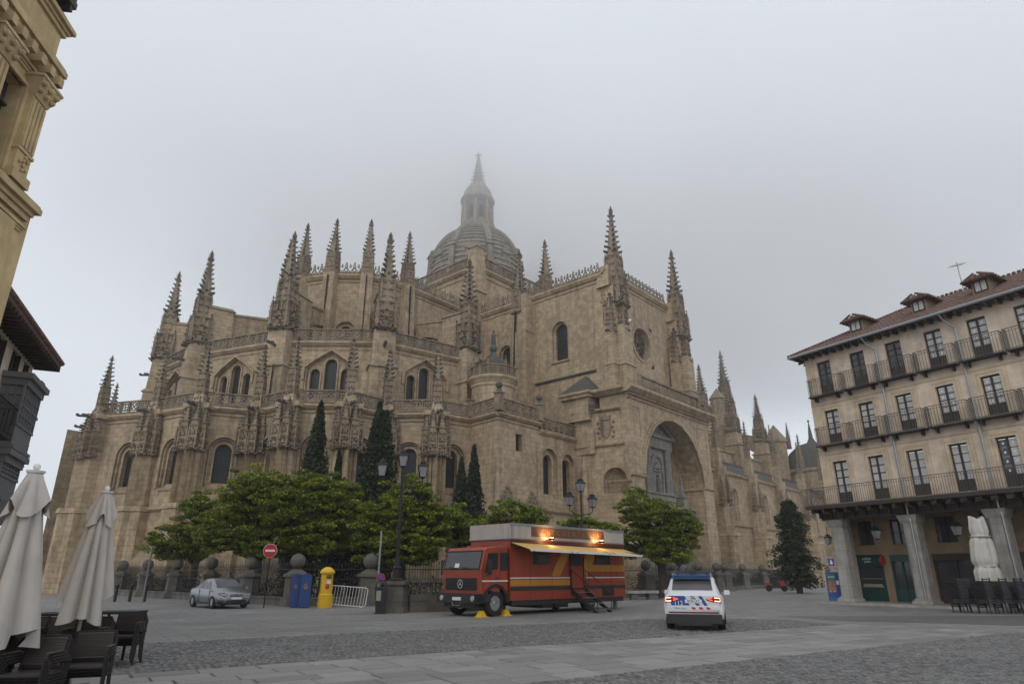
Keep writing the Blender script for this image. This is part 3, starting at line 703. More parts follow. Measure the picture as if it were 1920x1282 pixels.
# roof flashing lines on the east wall
m = MB(); M = CW(W(-7, 7.5), W(-7, 27.3)); strip(m, M, 0, 7.5, 22.2, 22.5, .25); strip(m, M, 9.8, 18.4, 22.4, 22.7, .25); m.build('weather_course', 'roof_stone', cath)
# lower aisle roofs west of the choir, and the pent wall below the flashing
m = MB(); p0, p1 = W(-12.5, 15.8), W(-7, 15.8); wall(m, CW(p0, p1), wlen(p0,p1), ZC-.5, 22.2, (), 0); m.build('aisle_wall', 'limestone', cath)
# pier between the two bays with its pair of pinnacles
M = CM(fr(*W(-7.2, 15.9), 0, NA*-1+math.pi/2 - math.pi/2)); M = CM(fr(*W(-7.0, 15.9), 0, math.atan2(-nS[0]*0+nR[1], nR[0])))
m = MB(); m.frus(0, -.7, 15, 29, 1.25, 1.0, 1.2, .95); m.frus(0, -.6, 29, 29.3, 1.3, 1.05, 1.1, .85); m.frus(0, -.5, 29.3, ZT+.1, 1.05, .8, 1.0, .75); m.box(-.25, .25, -1.78, -1.6, 21.2, 22.0)
b = m.build('transept_buttress', 'limestone', cath, M)
place(ME_ROOF, 'pinnacle', b, fr(-.5,-.7,ZT-2) @ Matrix.Diagonal((1.1,1.1,1.25,1))); 
m = MB(); m.tube([(-.55,-1.75,22),(-.5,-1.5,ZT-2)], .13, 5); m.build('downpipe', 'iron_black', b)
M = CM(fr(*W(-6.0, 18.2), ZT, 0)); place(ME_ROOF, 'pinnacle', cath, CM(fr(*W(-6.2, 18.4), ZT-.3, .3)) @ Matrix.Diagonal((1.1,1.1,1.15,1)))
# front
M = CW(*TF); L = wlen(*TF); m = MB(); rc, rz, rr_ = L*.51, 27.3, 1.95
n = 20; ci = [(rc+rr_*math.cos(2*math.pi*i/n), rz+rr_*math.sin(2*math.pi*i/n)) for i in range(n)]
x0, x1, z0, z1 = rc-2.6, rc+2.6, rz-2.6, rz+2.6
m.T = M
for q in (((0,15),(x0,15),(x0,ZT+.5),(0,ZT+.5)), ((x1,15),(L,15),(L,ZT+.5),(x1,ZT+.5)), ((x0,15),(x1,15),(x1,z0),(x0,z0)), ((x0,z1),(x1,z1),(x1,ZT+.5),(x0,ZT+.5))): m.add([(a,0,b) for a,b in q], [(0,1,2,3)])
for i in range(n):
    a, b = ci[i], ci[(i+1)%n]
    def sq(p):
        dx, dz = p[0]-rc, p[1]-rz; k = 2.6/max(abs(dx), abs(dz)); return (rc+dx*k, rz+dz*k)
    A, B = sq(a), sq(b); m.add([(a[0],0,a[1]),(b[0],0,b[1]),(B[0],0,B[1]),(A[0],0,A[1])], [(0,1,2,3)])
    m.add([(a[0],0,a[1]),(b[0],0,b[1]),(rc+(b[0]-rc)*.86,.7,rz+(b[1]-rz)*.86),(rc+(a[0]-rc)*.86,.7,rz+(a[1]-rz)*.86)], [(0,1,2,3)])
m.T = None; strip(m, M, 0, L, ZT-.2, ZT+.5, .4); strip(m, M, 0, L, ZT-.7, ZT-.5, .12)
wp = m.build('transept_front', 'limestone', cath)
m = MB(); m.T = M; m.add([(rc+(p[0]-rc)*.87, .68, rz+(p[1]-rz)*.87) for p in ci], [tuple(range(n))]); rw = m.build('rose_window', 'church_glass', wp)
m = MB(); m.T = M; annulus(m, rc, rz, .5, .38, .5, .66, 12); annulus(m, rc, rz, 1.68, 1.5, .5, .66, 20)
for k in range(8):
    a = k*math.pi/4; beam(m, rc+.45*math.cos(a), rz+.45*math.sin(a), rc+1.55*math.cos(a), rz+1.55*math.sin(a), .52, .64, .06); annulus(m, rc+1.08*math.cos(a+.39), rz+1.08*math.sin(a+.39), .3, .22, .54, .62, 8)
m.build('rose_tracery', 'limestone_spire', wp)
m = MB(); m.T = M; annulus(m, rc, rz, 2.3, 1.95, -.1, .02, 24); m.build('rose_surround', 'limestone', wp)
m = MB(); cresting(m, M, 1.2, L-1.2, ZT+.5, 1.2); m.build('cresting', 'limestone_spire', wp)
# transept west wall and roofs
m = MB(); wall(m, CW(TF[1], W(8.4, 7)), 20.3, 15, ZT, (), 0); m.build('transept_wall', 'limestone', cath)
def gable_roof(name, a, b, hw, z, rise):
    m = MB(); dx, dy = b[0]-a[0], b[1]-a[1]; l = math.hypot(dx,dy); px, py = -dy/l*hw, dx/l*hw
    m.add([(a[0]+px,a[1]+py,z),(a[0]-px,a[1]-py,z),(b[0]-px,b[1]-py,z),(b[0]+px,b[1]+py,z),(a[0],a[1],z+rise),(b[0],b[1],z+rise)], [(1,2,5,4),(3,0,4,5),(0,1,4),(2,3,5)])
    return m.build(name, 'roof_stone', cath, CM(Matrix.Identity(4)))
gable_roof('transept_roof', W(0,7), W(0,27), 6.8, ZT-.3, 1.2); gable_roof('choir_roof', W(-7,0), W(-25,0), 6.4, ZT-.4, 1.2)
# corner clusters of the front
for p, k in ((W(-5.95, 28.3), 1.0), (W(8.7, 28.3), 1.0)):
    M = CM(fr(p[0], p[1], 0, math.atan2(nS[1], nS[0]))); m = MB()
    for dx, dy, w_ in ((0,-.35,.95),(-1.25,.2,.6),(1.25,.2,.6)):
        m.frus(dx, dy, 18, 22.6, w_, w_, w_, w_); m.frus(dx, dy, 22.6, 22.95, w_*1.14, w_*1.14, w_*.9, w_*.9); m.frus(dx, dy, 22.95, 27.2, w_*.9, w_*.9, w_*.88, w_*.88)
    m.frus(0, .6, 18, 32, 1.3, 1.0, 1.1, .9); m.frus(0, .9, 32, ZT+.8, 1.5, .8, .9, .6)
    b = m.build('front_buttress', 'limestone', cath, M)
    for dx, dy, z, s_, me_ in ((0,-.6,26.6,1.3,ME_ENG),(-1.35,.1,26.3,1.15,ME_ENG),(1.35,.1,26.3,1.15,ME_ENG)): place(me_, 'pinnacle', b, fr(dx,dy,z) @ Matrix.Diagonal((s_,s_,s_*.95,1)))
    place(ME_TALL, 'pinnacle', b, fr(0,.1,29.6) @ Matrix.Diagonal((1.15,1.15,1.24,1)))

# --- the porch of the north door
ZP = 19.0
PL, PR = W(-8.8, 30.7), W(8.9, 30.7)
M = CW(PL, PR); L = wlen(PL, PR); m = MB(); acx, aw, az_ = 8.8, 12.9, 10.9
wall(m, M, L, 0, ZP, [(acx, aw, 0, az_, 'round')], .01)
old = MB()
A = arch(acx, aw, az_, 'round', 24); O = [(acx-aw/2,0)] + A + [(acx+aw/2,0)]
m.T = M
for a, b in zip(O, O[1:]): m.add([(a[0],0,a[1]),(b[0],0,b[1]),(b[0],2.9,b[1]),(a[0],2.9,a[1])], [(3,2,1,0)])
m.add([(acx-aw/2,2.9,0),(acx+aw/2,2.9,0),(acx+aw/2,2.9,ZP),(acx-aw/2,2.9,ZP)], [(0,1,2,3)])
m.T = None
strip(m, M, -.3, acx-aw/2, az_-.35, az_, .22); strip(m, M, acx+aw/2, L, az_-.35, az_, .22)
strip(m, M, -.6, L+.6, ZP-.1, ZP+.75, .9, .3); strip(m, M, -.3, L+.3, ZP-.7, ZP-.4, .2); strip(m, M, -.3, L+.3, ZP-.35, ZP-.12, .35)
porch = m.build('porch', 'limestone', cath)
m = MB(); ring(m, M, acx, aw, az_, az_, 'round', .55, -.10, .02); ring(m, M, acx, aw, az_, az_, 'round', .22, -.2, .02); m.build('arch_moulding', 'limestone', porch)
m = MB(); m.T = M
for q in (-1, 1): m = MB(); m.T = M; m.box(acx+q*(aw/2-.02)-.15, acx+q*(aw/2-.02)+.15, .1, 2.85, az_-.4, az_-.05); m.build('impost', 'limestone', porch)
for (xa, xb) in ((.4, 2.2), (L-3.0, L-.6)): m = MB(); m.T = M; m.box(xa, xb, -.07, .01, 17.55, 17.72); m.box(xa if xa > 5 else xa, (xa+.17), -.07, .01, 15.5, 17.55); m.box(xb-.17, xb, -.07, .01, 14.2, 17.55); m.build('panel_moulding', 'limestone', porch)
pass
m = MB(); balusters(m, M, 2.4, L-2.0, ZP+.75, 1.5, -.1, .34); m.build('balustrade', 'limestone_spire', porch)
# porch sides and top
m = MB(); K1 = W(-9.6, 24.6); Mk = CW(K1, PL); Lk = wlen(K1, PL)
wall(m, Mk, Lk, 0, 17.4, [(Lk*.70, 2.6, 9.0, 10.2, 'round')], .25); strip(m, Mk, -.2, Lk*.86, 17.2, 17.6, .4); strip(m, Mk, -.2, Lk*.9, 13.6, 13.95, .28); strip(m, Mk, Lk*.60, Lk, 9.9, 10.25, .2)
m.T = Mk; c0 = Lk*.70
# quarter-sphere niche head
for i in range(10):
    for j in range(5):
        def sp(a, b): return (c0-1.3*math.cos(math.pi*a/10), .02+1.25*math.sin(math.pi*a/10)*math.cos(math.pi/2*b/5), 10.2+1.3*math.sin(math.pi*a/10)*math.sin(math.pi/2*b/5))
        m.add([sp(i,j), sp(i+1,j), sp(i+1,j+1), sp(i,j+1)], [(0,1,2,3)])
for i in range(10):
    A_, B_ = sp(i,0), sp(i+1,0); m.add([(A_[0],A_[1],9.0),(B_[0],B_[1],9.0),(B_[0],B_[1],10.2),(A_[0],A_[1],10.2)], [(0,1,2,3)])
m.add([(c0-1.4,.0,9.0),(c0+1.4,.0,9.0),(c0+1.4,1.3,9.0),(c0-1.4,1.3,9.0)], [(0,1,2,3)])
m.T = None
wps = m.build('porch_flank', 'limestone', cath)
m = MB(); m.T = Mk   # carved arms: shield with crown and scrolls
cx = Lk*.58; m.slab([(cx-.55,16.2),(cx+.55,16.2),(cx+.6,15.3),(cx+.35,14.7),(cx,14.4),(cx-.35,14.7),(cx-.6,15.3)], -.12, .02)
m.slab([(cx-.5,16.3),(cx+.5,16.3),(cx+.65,16.8),(cx+.3,16.6),(cx,16.95),(cx-.3,16.6),(cx-.65,16.8)], -.16, .02); m.box(cx-.04,cx+.04,-.16,-.1,14.6,16.1); m.box(cx-.5,cx+.5,-.16,-.1,15.3,15.4)
for q in (-1,1):
    for k in range(4): m.ball(cx+q*(.75+.12*(k%2)), -.03, 14.6+.5*k, .16, 6, 4)
m.build('carved_arms', 'limestone_carved', wps)
m = MB(); m.T = Mk; x_ = Lk*.17; m.prism([(x_-.35,.0),(x_-.35,-.3),(x_,-.6),(x_+.35,-.3),(x_+.35,.0)], 0, 11.3); m.prism([(x_-.4,.0),(x_-.4,-.35),(x_,-.68),(x_+.4,-.35),(x_+.4,.0)], 11.3, 12.7, .05); m.build('angle_rib', 'limestone', wps)
m = MB(); wall(m, CW(PR, W(8.9,25)), 5.7, 0, ZP, (), 0); wall(m, CW(W(-8.8,27.3), W(-8.8,30.7)), 3.4, 13, ZP, (), 0)
strip(m, CW(W(-8.8,26.5), PL), 0, 4.2, ZP-.1, ZP+.75, .9, .3)
m.add([(-0,0,0)]*0, []); PT = [W(-9.2,26), W(-9.2,31), W(9.3,31), W(9.3,26)]; m.T = CM(Matrix.Identity(4)); m.add([(x,y,ZP+.62) for x,y in PT], [(0,1,2,3)]); m.T = None
m.build('porch_top', 'limestone', porch)
# little roofed turret on the flank corner
tp = W(-9.9, 25.4); M2 = CM(fr(tp[0], tp[1], 0, math.atan2(nS[1], nS[0]))); m = MB()
m.box(0, 3.4, -1.2, 2.2, 16.5, 19.0); m.box(-.35, 3.4, -1.5, 2.2, 18.9, 19.25); m.box(-.55, 3.4, -1.7, 2.3, 19.25, 19.5)
tu = m.build('stair_turret', 'limestone', cath, M2)
m = MB(); m.add([(-.5,-1.65,19.5),(3.4,-1.65,19.5),(3.4,2.3,19.5),(-.5,2.3,19.5),(2.3,.6,22.0),(3.4,.6,22.0),(.8,.0,20.4)], [(0,1,6),(1,5,4,6),(0,6,4,3),(2,3,4,5)]); m.build('turret_roof', 'roof_stone', tu)
for x_ in (.1, 2.4): m = MB(); m.ball(x_, -1.6, 17.95, .26, 8, 6); m.frus(x_, -1.6, 17.4, 17.75, .25,.25,.12,.12); m.build('ball_finial', 'roof_stone', tu)

# the grey two-storey frontispiece inside the porch arch
M = CM(wallM(W(-6.3, 28.0), W(6.3, 28.0)).copy()); m = MB(); m.T = M; c = 6.3
m.box(.1, 12.5, -.5, .02, 0, 7.3)                               # lower storey back
m.box(c-2.9, c+2.9, -.45, .02, 8.3, 14.9)                       # upper storey back
fp = m.build('frontispiece', 'granite_portal', porch)
m = MB(); m.T = M
for a, b_ in ((.0, 12.6),): m.box(a, b_, -1.15, .0, 7.3, 7.9); m.box(a-.0, b_, -1.45, .0, 7.9, 8.2); m.box(a, b_, -1.65, 0, 8.2, 8.4)
for k in range(30): m.box(.2+k*.42, .38+k*.42, -1.4, -1.1, 7.72, 7.9)
m.build('entablature', 'granite_portal', porch); m = MB(); m.T = M; m.box(c-3.1, c+3.1, -.9, 0, 8.4, 9.7); m.box(c-3.25, c+3.25, -1.05, 0, 9.6, 9.8)
m.build('pedestal_course', 'granite_portal', porch); m = MB(); m.T = M; m.box(c-3.1, c+3.1, -.9, 0, 14.6, 15.7); m.box(c-3.4, c+3.4, -1.2, 0, 15.7, 16.05)
m.slab([(c-3.4,16.05),(c+3.4,16.05),(c,17.75)], -.7, 0)
m.slab([(c-3.5,16.05),(c-3.0,16.05),(c,17.55),(c+3.0,16.05),(c+3.5,16.05),(c,17.95)], -1.15, -.68)
m.build('entablature', 'granite_portal', porch)
for x_, w_ in ((c-4.5,1),(c-3.2,1),(c+3.2,1),(c+4.5,1)):
    m = MB(); m.T = M; m.box(x_-.5,x_+.5,-1.3,-.3,0,1.4); m.lathe([(.42,1.4),(.36,1.6),(.37,4),(.31,6.6),(.45,6.95),(.45,7.3)], 12, x_, -.85); m.build('column', 'granite_portal', porch)
for x_ in (c-2.5, c-1.95, c+1.95, c+2.5):
    m = MB(); m.T = M; m.lathe([(.33,9.8),(.27,10.0),(.27,12.2),(.22,14.1),(.36,14.5),(.36,14.6)], 10, x_, -.65); m.build('column', 'granite_portal', porch)
m = MB(); m.T = M; ring(m, None, c, 2.0, 9.8, 12.9, 'round', .28, -.62, -.44) if False else None
m.T = None; ring(m, M, c, 2.0, 9.8, 12.7, 'round', .3, -.62, -.4); m.T = M
m.add([(a,-.455,b) for a,b in outline(c,2.0,9.8,12.7,'round')], [tuple(range(13))]); m.slab([(c-.8,12.4),(c+.8,12.4),(c,13.1)], -.62, -.4); m.box(c-.8,c+.8,-.6,-.4,12.1,12.3)
m.build('niche', 'granite_portal', porch)
m = MB(); m.T = M @ Matrix.Translation((c, -.62, 9.85)); m.lathe([(.28,0),(.32,.2),(.25,.8),(.28,1.3),(.2,1.55),(.08,1.65)], 8); m.ball(0,0,1.82,.16,8,6); m.tube([(.25,0,1.3),(.4,-.15,1.0),(.2,-.25,1.1)], .07, 5); m.build('niche_statue', 'statue_stone', porch)
for x_ in (c-4.6, c+4.6):
    m = MB(); m.T = M; m.box(x_-.5,x_+.5,-1.3,-.3,8.4,9.6); m.box(x_-.6,x_+.6,-1.4,-.2,9.6,9.75); m.frus(x_,-.8,9.75,9.95,.3,.3,.3,.3); m.frus(x_,-.8,9.95,11.6,.24,.24,.1,.1); m.ball(x_,-.8,11.75,.2,8,6); m.build('obelisk_finial', 'granite_portal', porch)
m = MB(); m.T = M; m.slab([(c-1.6,0),(c+1.6,0),(c+1.6,4.2),(c-1.6,4.2)], -.6, -.47); dr = m.build('church_door', 'wood_dark', porch)
m = MB(); ring(m, M, c, 3.2, 0, 4.2, 'rect', .35, -.75, -.45); m.T = M; m.box(c-2.2,c+2.2,-1.0,-.45,4.75,5.1); m.build('door_surround', 'granite_portal', porch)
bn = MB(); bn.T = M; bn.box(c+3.62, c+4.05, -.92, -.88, 2.0, 6.3); bo = bn.build('banner', 'banner_teal', porch)
e = MB(); e.T = M
for k in range(14): pass
e.lathe([(.001,0),(.17,0)], 4, 0, 0) if False else None
annulus(e, c+3.84, 3.4, .17, .10, -.935, -.921, 14); e.box(c+3.80, c+3.88, -.935, -.921, 3.33, 3.47)
for k in range(3): e.box(c+3.70, c+3.98, -.935, -.921, 4.15+.16*k, 4.19+.16*k)
e.box(c+3.74, c+3.78, -.935, -.921, 2.3, 2.45); e.box(c+3.88, c+3.92, -.935, -.921, 2.3, 2.45)
e.build('emblem', 'paint_white', bo)
# --- the square sacristy block and the wing with two windows
Q0, Q1, Q2 = RING[-1], (-1.3, 58.0), W(-15.6, 24.6)
def cartouche(mb, M, cx, z):
    mb.T = M; mb.slab([(cx-.9,z-1.6),(cx+.9,z-1.6),(cx+.95,z-.5),(cx+.55,z-.1),(cx+.35,z+.35),(cx-.35,z+.35),(cx-.55,z-.1),(cx-.95,z-.5)], -.14, .02)
    mb.box(cx-1.15,cx+1.15,-.25,.02,z-1.85,z-1.6)
    annulus(mb, cx, z-.75, .62, .42, -.26, -.1, 12); mb.ball(cx, -.1, z-.75, .38, 8, 5); mb.ball(cx, -.12, z+.55, .22, 6, 4)
    for q in (-1,1):
        for k in range(4): mb.ball(cx+q*(.95-.2*k), -.12, z-.9+.36*k, .17, 6, 4)
    mb.T = None
for p0, p1, zt in ((Q0, Q1, ZC), (Q1, Q2, ZC)):
    M = CW(p0, p1); L = wlen(p0, p1); m = MB()
    ops = [] if p0 is Q0 else [(L*.50, .95, 12.3, 13.9, 'rect')]
    wall(m, M, L, 0, zt, ops, .5); strip(m, M, -.05, L+.05, zt-.5, zt, .35); strip(m, M, 0, L, zt-.85, zt-.7, .1)
    wp = m.build('sacristy_wall', 'limestone', cath)
    if ops: pane('sacristy_window', M, L*.5, .95, 12.3, 13.9, 'rect', .45, 'church_glass', wp)
    m = MB(); tracery(m, M, .35, L-.35, zt, 1.3, -.12); m.T = M
    m.box(-.3,.3,-.45,.15,zt,zt+1.6); m.box(-.4,.4,-.55,.25,zt+1.6,zt+1.75)
    if ops: m.box(L-.3,L+.3,-.45,.15,zt,zt+1.6); m.box(L-.4,L+.4,-.55,.25,zt+1.6,zt+1.75)
    m.T = None; m.build('balustrade', 'limestone_carved', wp)
    if ops:
        for x_ in (0, L): m = MB(); m.T = M; m.frus(x_,-.15,zt+1.75,zt+2.1,.22,.22,.14,.14); m.ball(x_,-.15,zt+2.4,.34,10,7); m.build('ball_finial', 'roof_stone', wp)
        for x_, z_ in ((L*.22, 8.3), (L*.80, 8.1)):
            m = MB(); cartouche(m, M, x_, z_); m.build('carved_arms', 'limestone_carved', wp)
M = CW(Q2, K1); L = wlen(Q2, K1); m = MB(); ZW = 14.9
wo_ = [(1.55, 2.35, 8.5, 12.0, 'round'), (4.55, 2.1, 8.5, 11.9, 'round')]
wall(m, M, L, 0, ZW, wo_, .3); strip(m, M, 0, L, ZW-.5, ZW, .35); strip(m, M, 0, L, 7.0, 7.35, .3)
for c_, w_, a_, b_, k_ in wo_:
    ww = 1.35; wall(m, M @ Matrix.Translation((c_-w_/2-.04,.3,0)), w_+.08, a_-.05, b_+w_/2+.05, [(w_/2+.04, ww, a_+.3, b_-.1, 'round')], .45)
wp = m.build('wing_wall', 'limestone', cath)
for c_, w_, a_, b_, k_ in wo_: pane('wing_window', M, c_, 1.35, a_+.3, b_-.1, 'round', .7, 'church_glass', wp)
m = MB()
for c_, w_, a_, b_, k_ in wo_: ring(m, M, c_, w_, a_, b_, k_, .2, -.12, .05); ring(m, M, c_, 1.35, a_+.3, b_-.1, k_, .2, .2, .31)
m.build('window_surround', 'limestone', wp)
m = MB(); tracery(m, M, .3, L-.1, ZW, 1.25, -.12); m.build('balustrade', 'limestone_carved', wp)
m = MB(); P = [Q2, K1, W(-9.6,20), W(-15.6,20)]; m.T = CM(Matrix.Identity(4)); m.add([(x,y,ZW-.02) for x,y in P], [(0,1,2,3)]); m.build('wing_roof', 'roof_stone', cath)
# the wall of the transept aisle seen over the wing
m = MB(); wall(m, CW(W(-9.6,20), W(-9.6,27)), 7, 13, ZC, (), 0); m.build('flank_wall', 'limestone', cath)

# --- the round turret with its statue
M = CM(fr(-1.95, 64.6)); m = MB()
m.lathe([(2.2,15),(2.2,19.3),(2.3,19.35),(2.3,19.6),(2.45,19.9),(2.62,20.1),(2.62,20.35),(2.3,20.4)], 28)
tb = m.build('round_turret', 'limestone', cath, M)
m = MB()
for k in range(16):
    a = 2*math.pi*k/16; m.T = Matrix.Rotation(a, 4, 'Z') @ Matrix.Translation((-.46, -2.3, 0)); tracery(m, None, 0, .92, 20.38, 1.15, 0, .92) if False else None
m.T = None
for k in range(16):
    a = 2*math.pi*k/16; Mk_ = Matrix.Rotation(a, 4, 'Z') @ Matrix.Translation((-.46, -2.3, 0)); tracery(m, Mk_, 0, .92, 20.38, 1.1, 0, .92)
    if k % 2 == 0: CROCK[0] = False; m.T = Mk_; obelisk(m, 0, 0, 21.4, .7, .12, .04, 2, .13, False); m.T = None; CROCK[0] = True
m.build('balustrade', 'limestone_carved', tb)
m = MB(); m.lathe([(1.75,20.4),(1.7,21.3),(1.45,21.35),(1.42,21.9),(1.15,21.95),(1.1,22.4),(.8,22.45),(.72,22.9),(.42,22.95),(.3,23.4),(.2,23.5)], 14); m.ball(0,0,23.85,.42,10,8); m.build('turret_roof', 'roof_stone', tb)
m = MB(); m.T = Matrix.Translation((0,0,24.2)); m.lathe([(.2,0),(.26,.15),(.2,.7),(.24,1.1),(.16,1.32),(.07,1.4)], 8); m.ball(0,0,1.55,.14,8,6); m.tube([(.2,0,1.15),(.5,-.05,1.0)], .06, 5); m.tube([(.5,-.05,.1),(.5,-.05,1.6)], .03, 4); m.build('roof_statue', 'roof_stone', tb)

# --- crossing tower and dome
HT = 7.3; ZD = 41.3
cs_ = [W(-HT,-HT), W(-HT,HT), W(HT,HT), W(HT,-HT)]
for i in range(4):
    p0, p1 = cs_[i], cs_[(i+1)%4]; M = CW(p0, p1); L = 2*HT; m = MB()
    wall(m, M, L, 33, ZD, [(L/2, 1.4, 35.2, 37.4, 'round')], .5); strip(m, M, -.3, L+.3, ZD-.7, ZD, .5); strip(m, M, 0, L, ZD-1.5, ZD-1.2, .15)
    wp = m.build('crossing_wall', 'limestone', cath); pane('crossing_window', M, L/2, 1.4, 35.2, 37.4, 'round', .45, 'church_glass', wp)
    m = MB(); tracery(m, M, .8, L-.8, ZD, 1.6, -.1, 1.3); m.build('balustrade', 'limestone_carved', wp)
    m = MB(); m.T = M; m.frus(0,0,30,ZD+.2,.95,.95,.9,.9); m.frus(0,0,37,37.3,1.1,1.1,1.0,1.0); m.frus(0,0,ZD+.2,ZD+2.4,.85,.85,.75,.75); m.frus(0,0,ZD+2.4,ZD+3.2,.9,.9,.2,.2)
    m.build('corner_shaft', 'limestone', wp)
M0 = CM(fr(CC[0], CC[1], 0, NA)); m = MB()
prof = [(7.15,41.2),(7.15,42.6)]
n = 15
for i in range(n):        # stepped courses
    a0, a1 = math.pi/2*i/n*.90, math.pi/2*(i+1)/n*.90
    r0, z0 = 7.2*math.cos(a0)**.92, 42.6+9.9*math.sin(a0); r1, z1 = 7.2*math.cos(a1)**.92, 42.6+9.9*math.sin(a1)
    prof += [(r0+.10,z0),(r0+.10-.25*(r0-r1),z0+.35*(z1-z0)),(r1+.0,z0+.55*(z1-z0)),(r1-.05,z1)]
m.lathe(prof, 64); dm = m.build('dome', 'dome_stone', cath, M0)
for k in range(8):
    m = MB(); a = math.pi/4*(k+.5) ; pts = []
    for i in range(12):
        q = math.pi/2*i/11*.90; pts.append((7.25*math.cos(q)**.92, 42.6+9.9*math.sin(q)))
    m.T = Matrix.Rotation(a, 4, 'Z')
    m.slab([(r_, z_) for r_, z_ in pts] + [(r_+.38, z_+.12) for r_, z_ in pts[::-1]], -.42, .42)
    m.frus(6.9, 0, 42.0, 46.4, .7, .5, .55, .4); m.frus(6.9,0,46.4,46.8,.75,.6,.6,.5); m.ball(6.9,0,47.3,.42,8,6)
    m.build('dome_rib', 'dome_stone', dm)
for k in range(8):
    m = MB(); m.T = Matrix.Rotation(math.pi/4*k, 4, 'Z') @ Matrix.Translation((6.35,0,0)); m.box(-.5,.75,-.7,.7,43.6,45.6); m.box(-.55,.95,-.85,.85,45.6,45.85); m.add([(.9,-.8,45.85),(.9,.8,45.85),(-.8,.8,46.2),(-.8,-.8,46.2),(.9,0,46.8),(-.8,0,47.0)], [(0,1,4),(1,2,5,4),(3,0,4,5)]); m.build('dome_dormer', 'dome_stone', dm)
m = MB(); m.lathe([(3.2,51.6),(3.25,52.0),(2.9,52.3),(2.5,52.6),(2.2,53.3),(2.0,53.5),(2.0,56.8),(2.35,57.0),(2.75,57.4),(2.75,57.7),(2.45,57.8),(2.4,58.4),(2.1,59.3),(1.5,60.2),(.85,60.8),(.6,61.0)], 24)
la = m.build('lantern', 'dome_stone', cath, M0)
for k in range(8):
    m = MB(); m.T = Matrix.Rotation(math.pi/4*k, 4, 'Z'); m.frus(2.35,0,52.4,56.9,.28,.2,.2,.17); m.frus(2.7,0,52.2,53.3,.3,.18,.1,.12); m.build('lantern_pilaster', 'limestone', la)
    m = MB(); m.T = Matrix.Rotation(math.pi/4*(k+.5), 4, 'Z'); m.box(1.9,2.03,-.33,.33,53.9,56.0); m.build('lantern_window', 'church_glass', la)
m = MB(); CROCK[0] = False; obelisk(m, 0, 0, 60.8, 4.6, .68, .16, 7, .3); CROCK[0] = True; m.build('lantern_spire', 'limestone_spire', la)
m = MB(); m.T = Matrix.Rotation(-NA, 4, 'Z'); m.box(-.07,.07,-.07,.07,65.3,67.2); m.box(-.5,.5,-.07,.07,66.3,66.5); m.ball(0,0,65.9,.22,8,6); m.build('cross', 'iron_black', la)
# far pinnacles half lost in the fog
for x_, y_, zt, k in ((-16.6,104,50.5,1.5),(-13.5,97,46.0,1.0)):
    o = place(ME_ROOF, 'pinnacle', cath, CM(fr(x_, y_, zt-6.8*k*1.1)) @ Matrix.Diagonal((k,k,k*1.1,1)))
# the great west tower, nearly swallowed by the fog
M = CM(fr(7.2, 142, 0, NA)); m = MB(); m.box(-6.0,6.0,-6.0,6.0,0,58); m.box(-6.5,6.5,-6.5,6.5,58,59.2); m.lathe([(4.6,59.2),(4.6,66),(5.0,66.3),(5.0,66.9),(4.5,67),(4.2,69.5),(3.2,72),(1.8,73.6),(1.4,74),(1.4,77),(1.7,77.3),(1.0,78.6),(.3,79.6),(.1,83)], 16)
wt = m.build('west_tower', 'limestone', cath, M)
for sx in (-1,1):
    for sy in (-1,1): place(ME_ROOF, 'pinnacle', wt, fr(sx*5.2, sy*5.2, 59.2) @ Matrix.Scale(1.4, 4))

# --- nave side west of the porch
SB = [22.6, 33.6, 44.9, 56.4, 68.0]
r0 = 25.0; pa, pb = W(8.9, r0), W(80, r0); M = CW(pa, pb); L = wlen(pa, pb); m = MB()
wn = [(28.1-8.9, 1.3, 8.6, 12.2, 'round'), (39.3-8.9, 1.3, 8.6, 12.2, 'round'), (50.7-8.9, 1.3, 8.6, 12.2, 'round'), (62-8.9, 1.3, 8.6, 12.2, 'round'), (17-8.9, 1.3, 8.6, 12.2, 'round')]
wall(m, M, L, 0, 15.2, [(c_, w_+.5, a_, b_, k_) for c_, w_, a_, b_, k_ in wn], .35); strip(m, M, 0, L, 14.8, 15.3, .35); strip(m, M, 0, L, 7.8, 8.15, .3)
m.T = M; m.add([(0,-1.6,0),(L,-1.6,0),(L,-1.6,1.6),(0,-1.6,1.6),(0,.02,3.2),(L,.02,3.2)], [(0,1,2,3),(3,2,5,4)]); m.T = None
nw = m.build('nave_chapel_wall', 'limestone', cath)
for c_, w_, a_, b_, k_ in wn:
    pane('chapel_window', M, c_, w_+.4, a_, b_, k_, .34, 'granite_portal', nw)
    m = MB(); ring(m, M, c_, w_+.5, a_, b_, k_, .2, -.1, .04); ring(m, M, c_, w_, a_, b_, k_, .25, .12, .35); m.build('window_surround', 'limestone', nw)
m = MB(); m.T = M; m.add([(0,-.35,15.3),(L,-.35,15.3),(L,4.5,18.0),(0,4.5,18.0)], [(0,1,2,3)]); m.T = None
wall(m, M @ Matrix.Translation((0,4.5,0)), L, 17.9, 18.4, (), 0); m.build('nave_chapel_roof', 'roof_stone', cath)
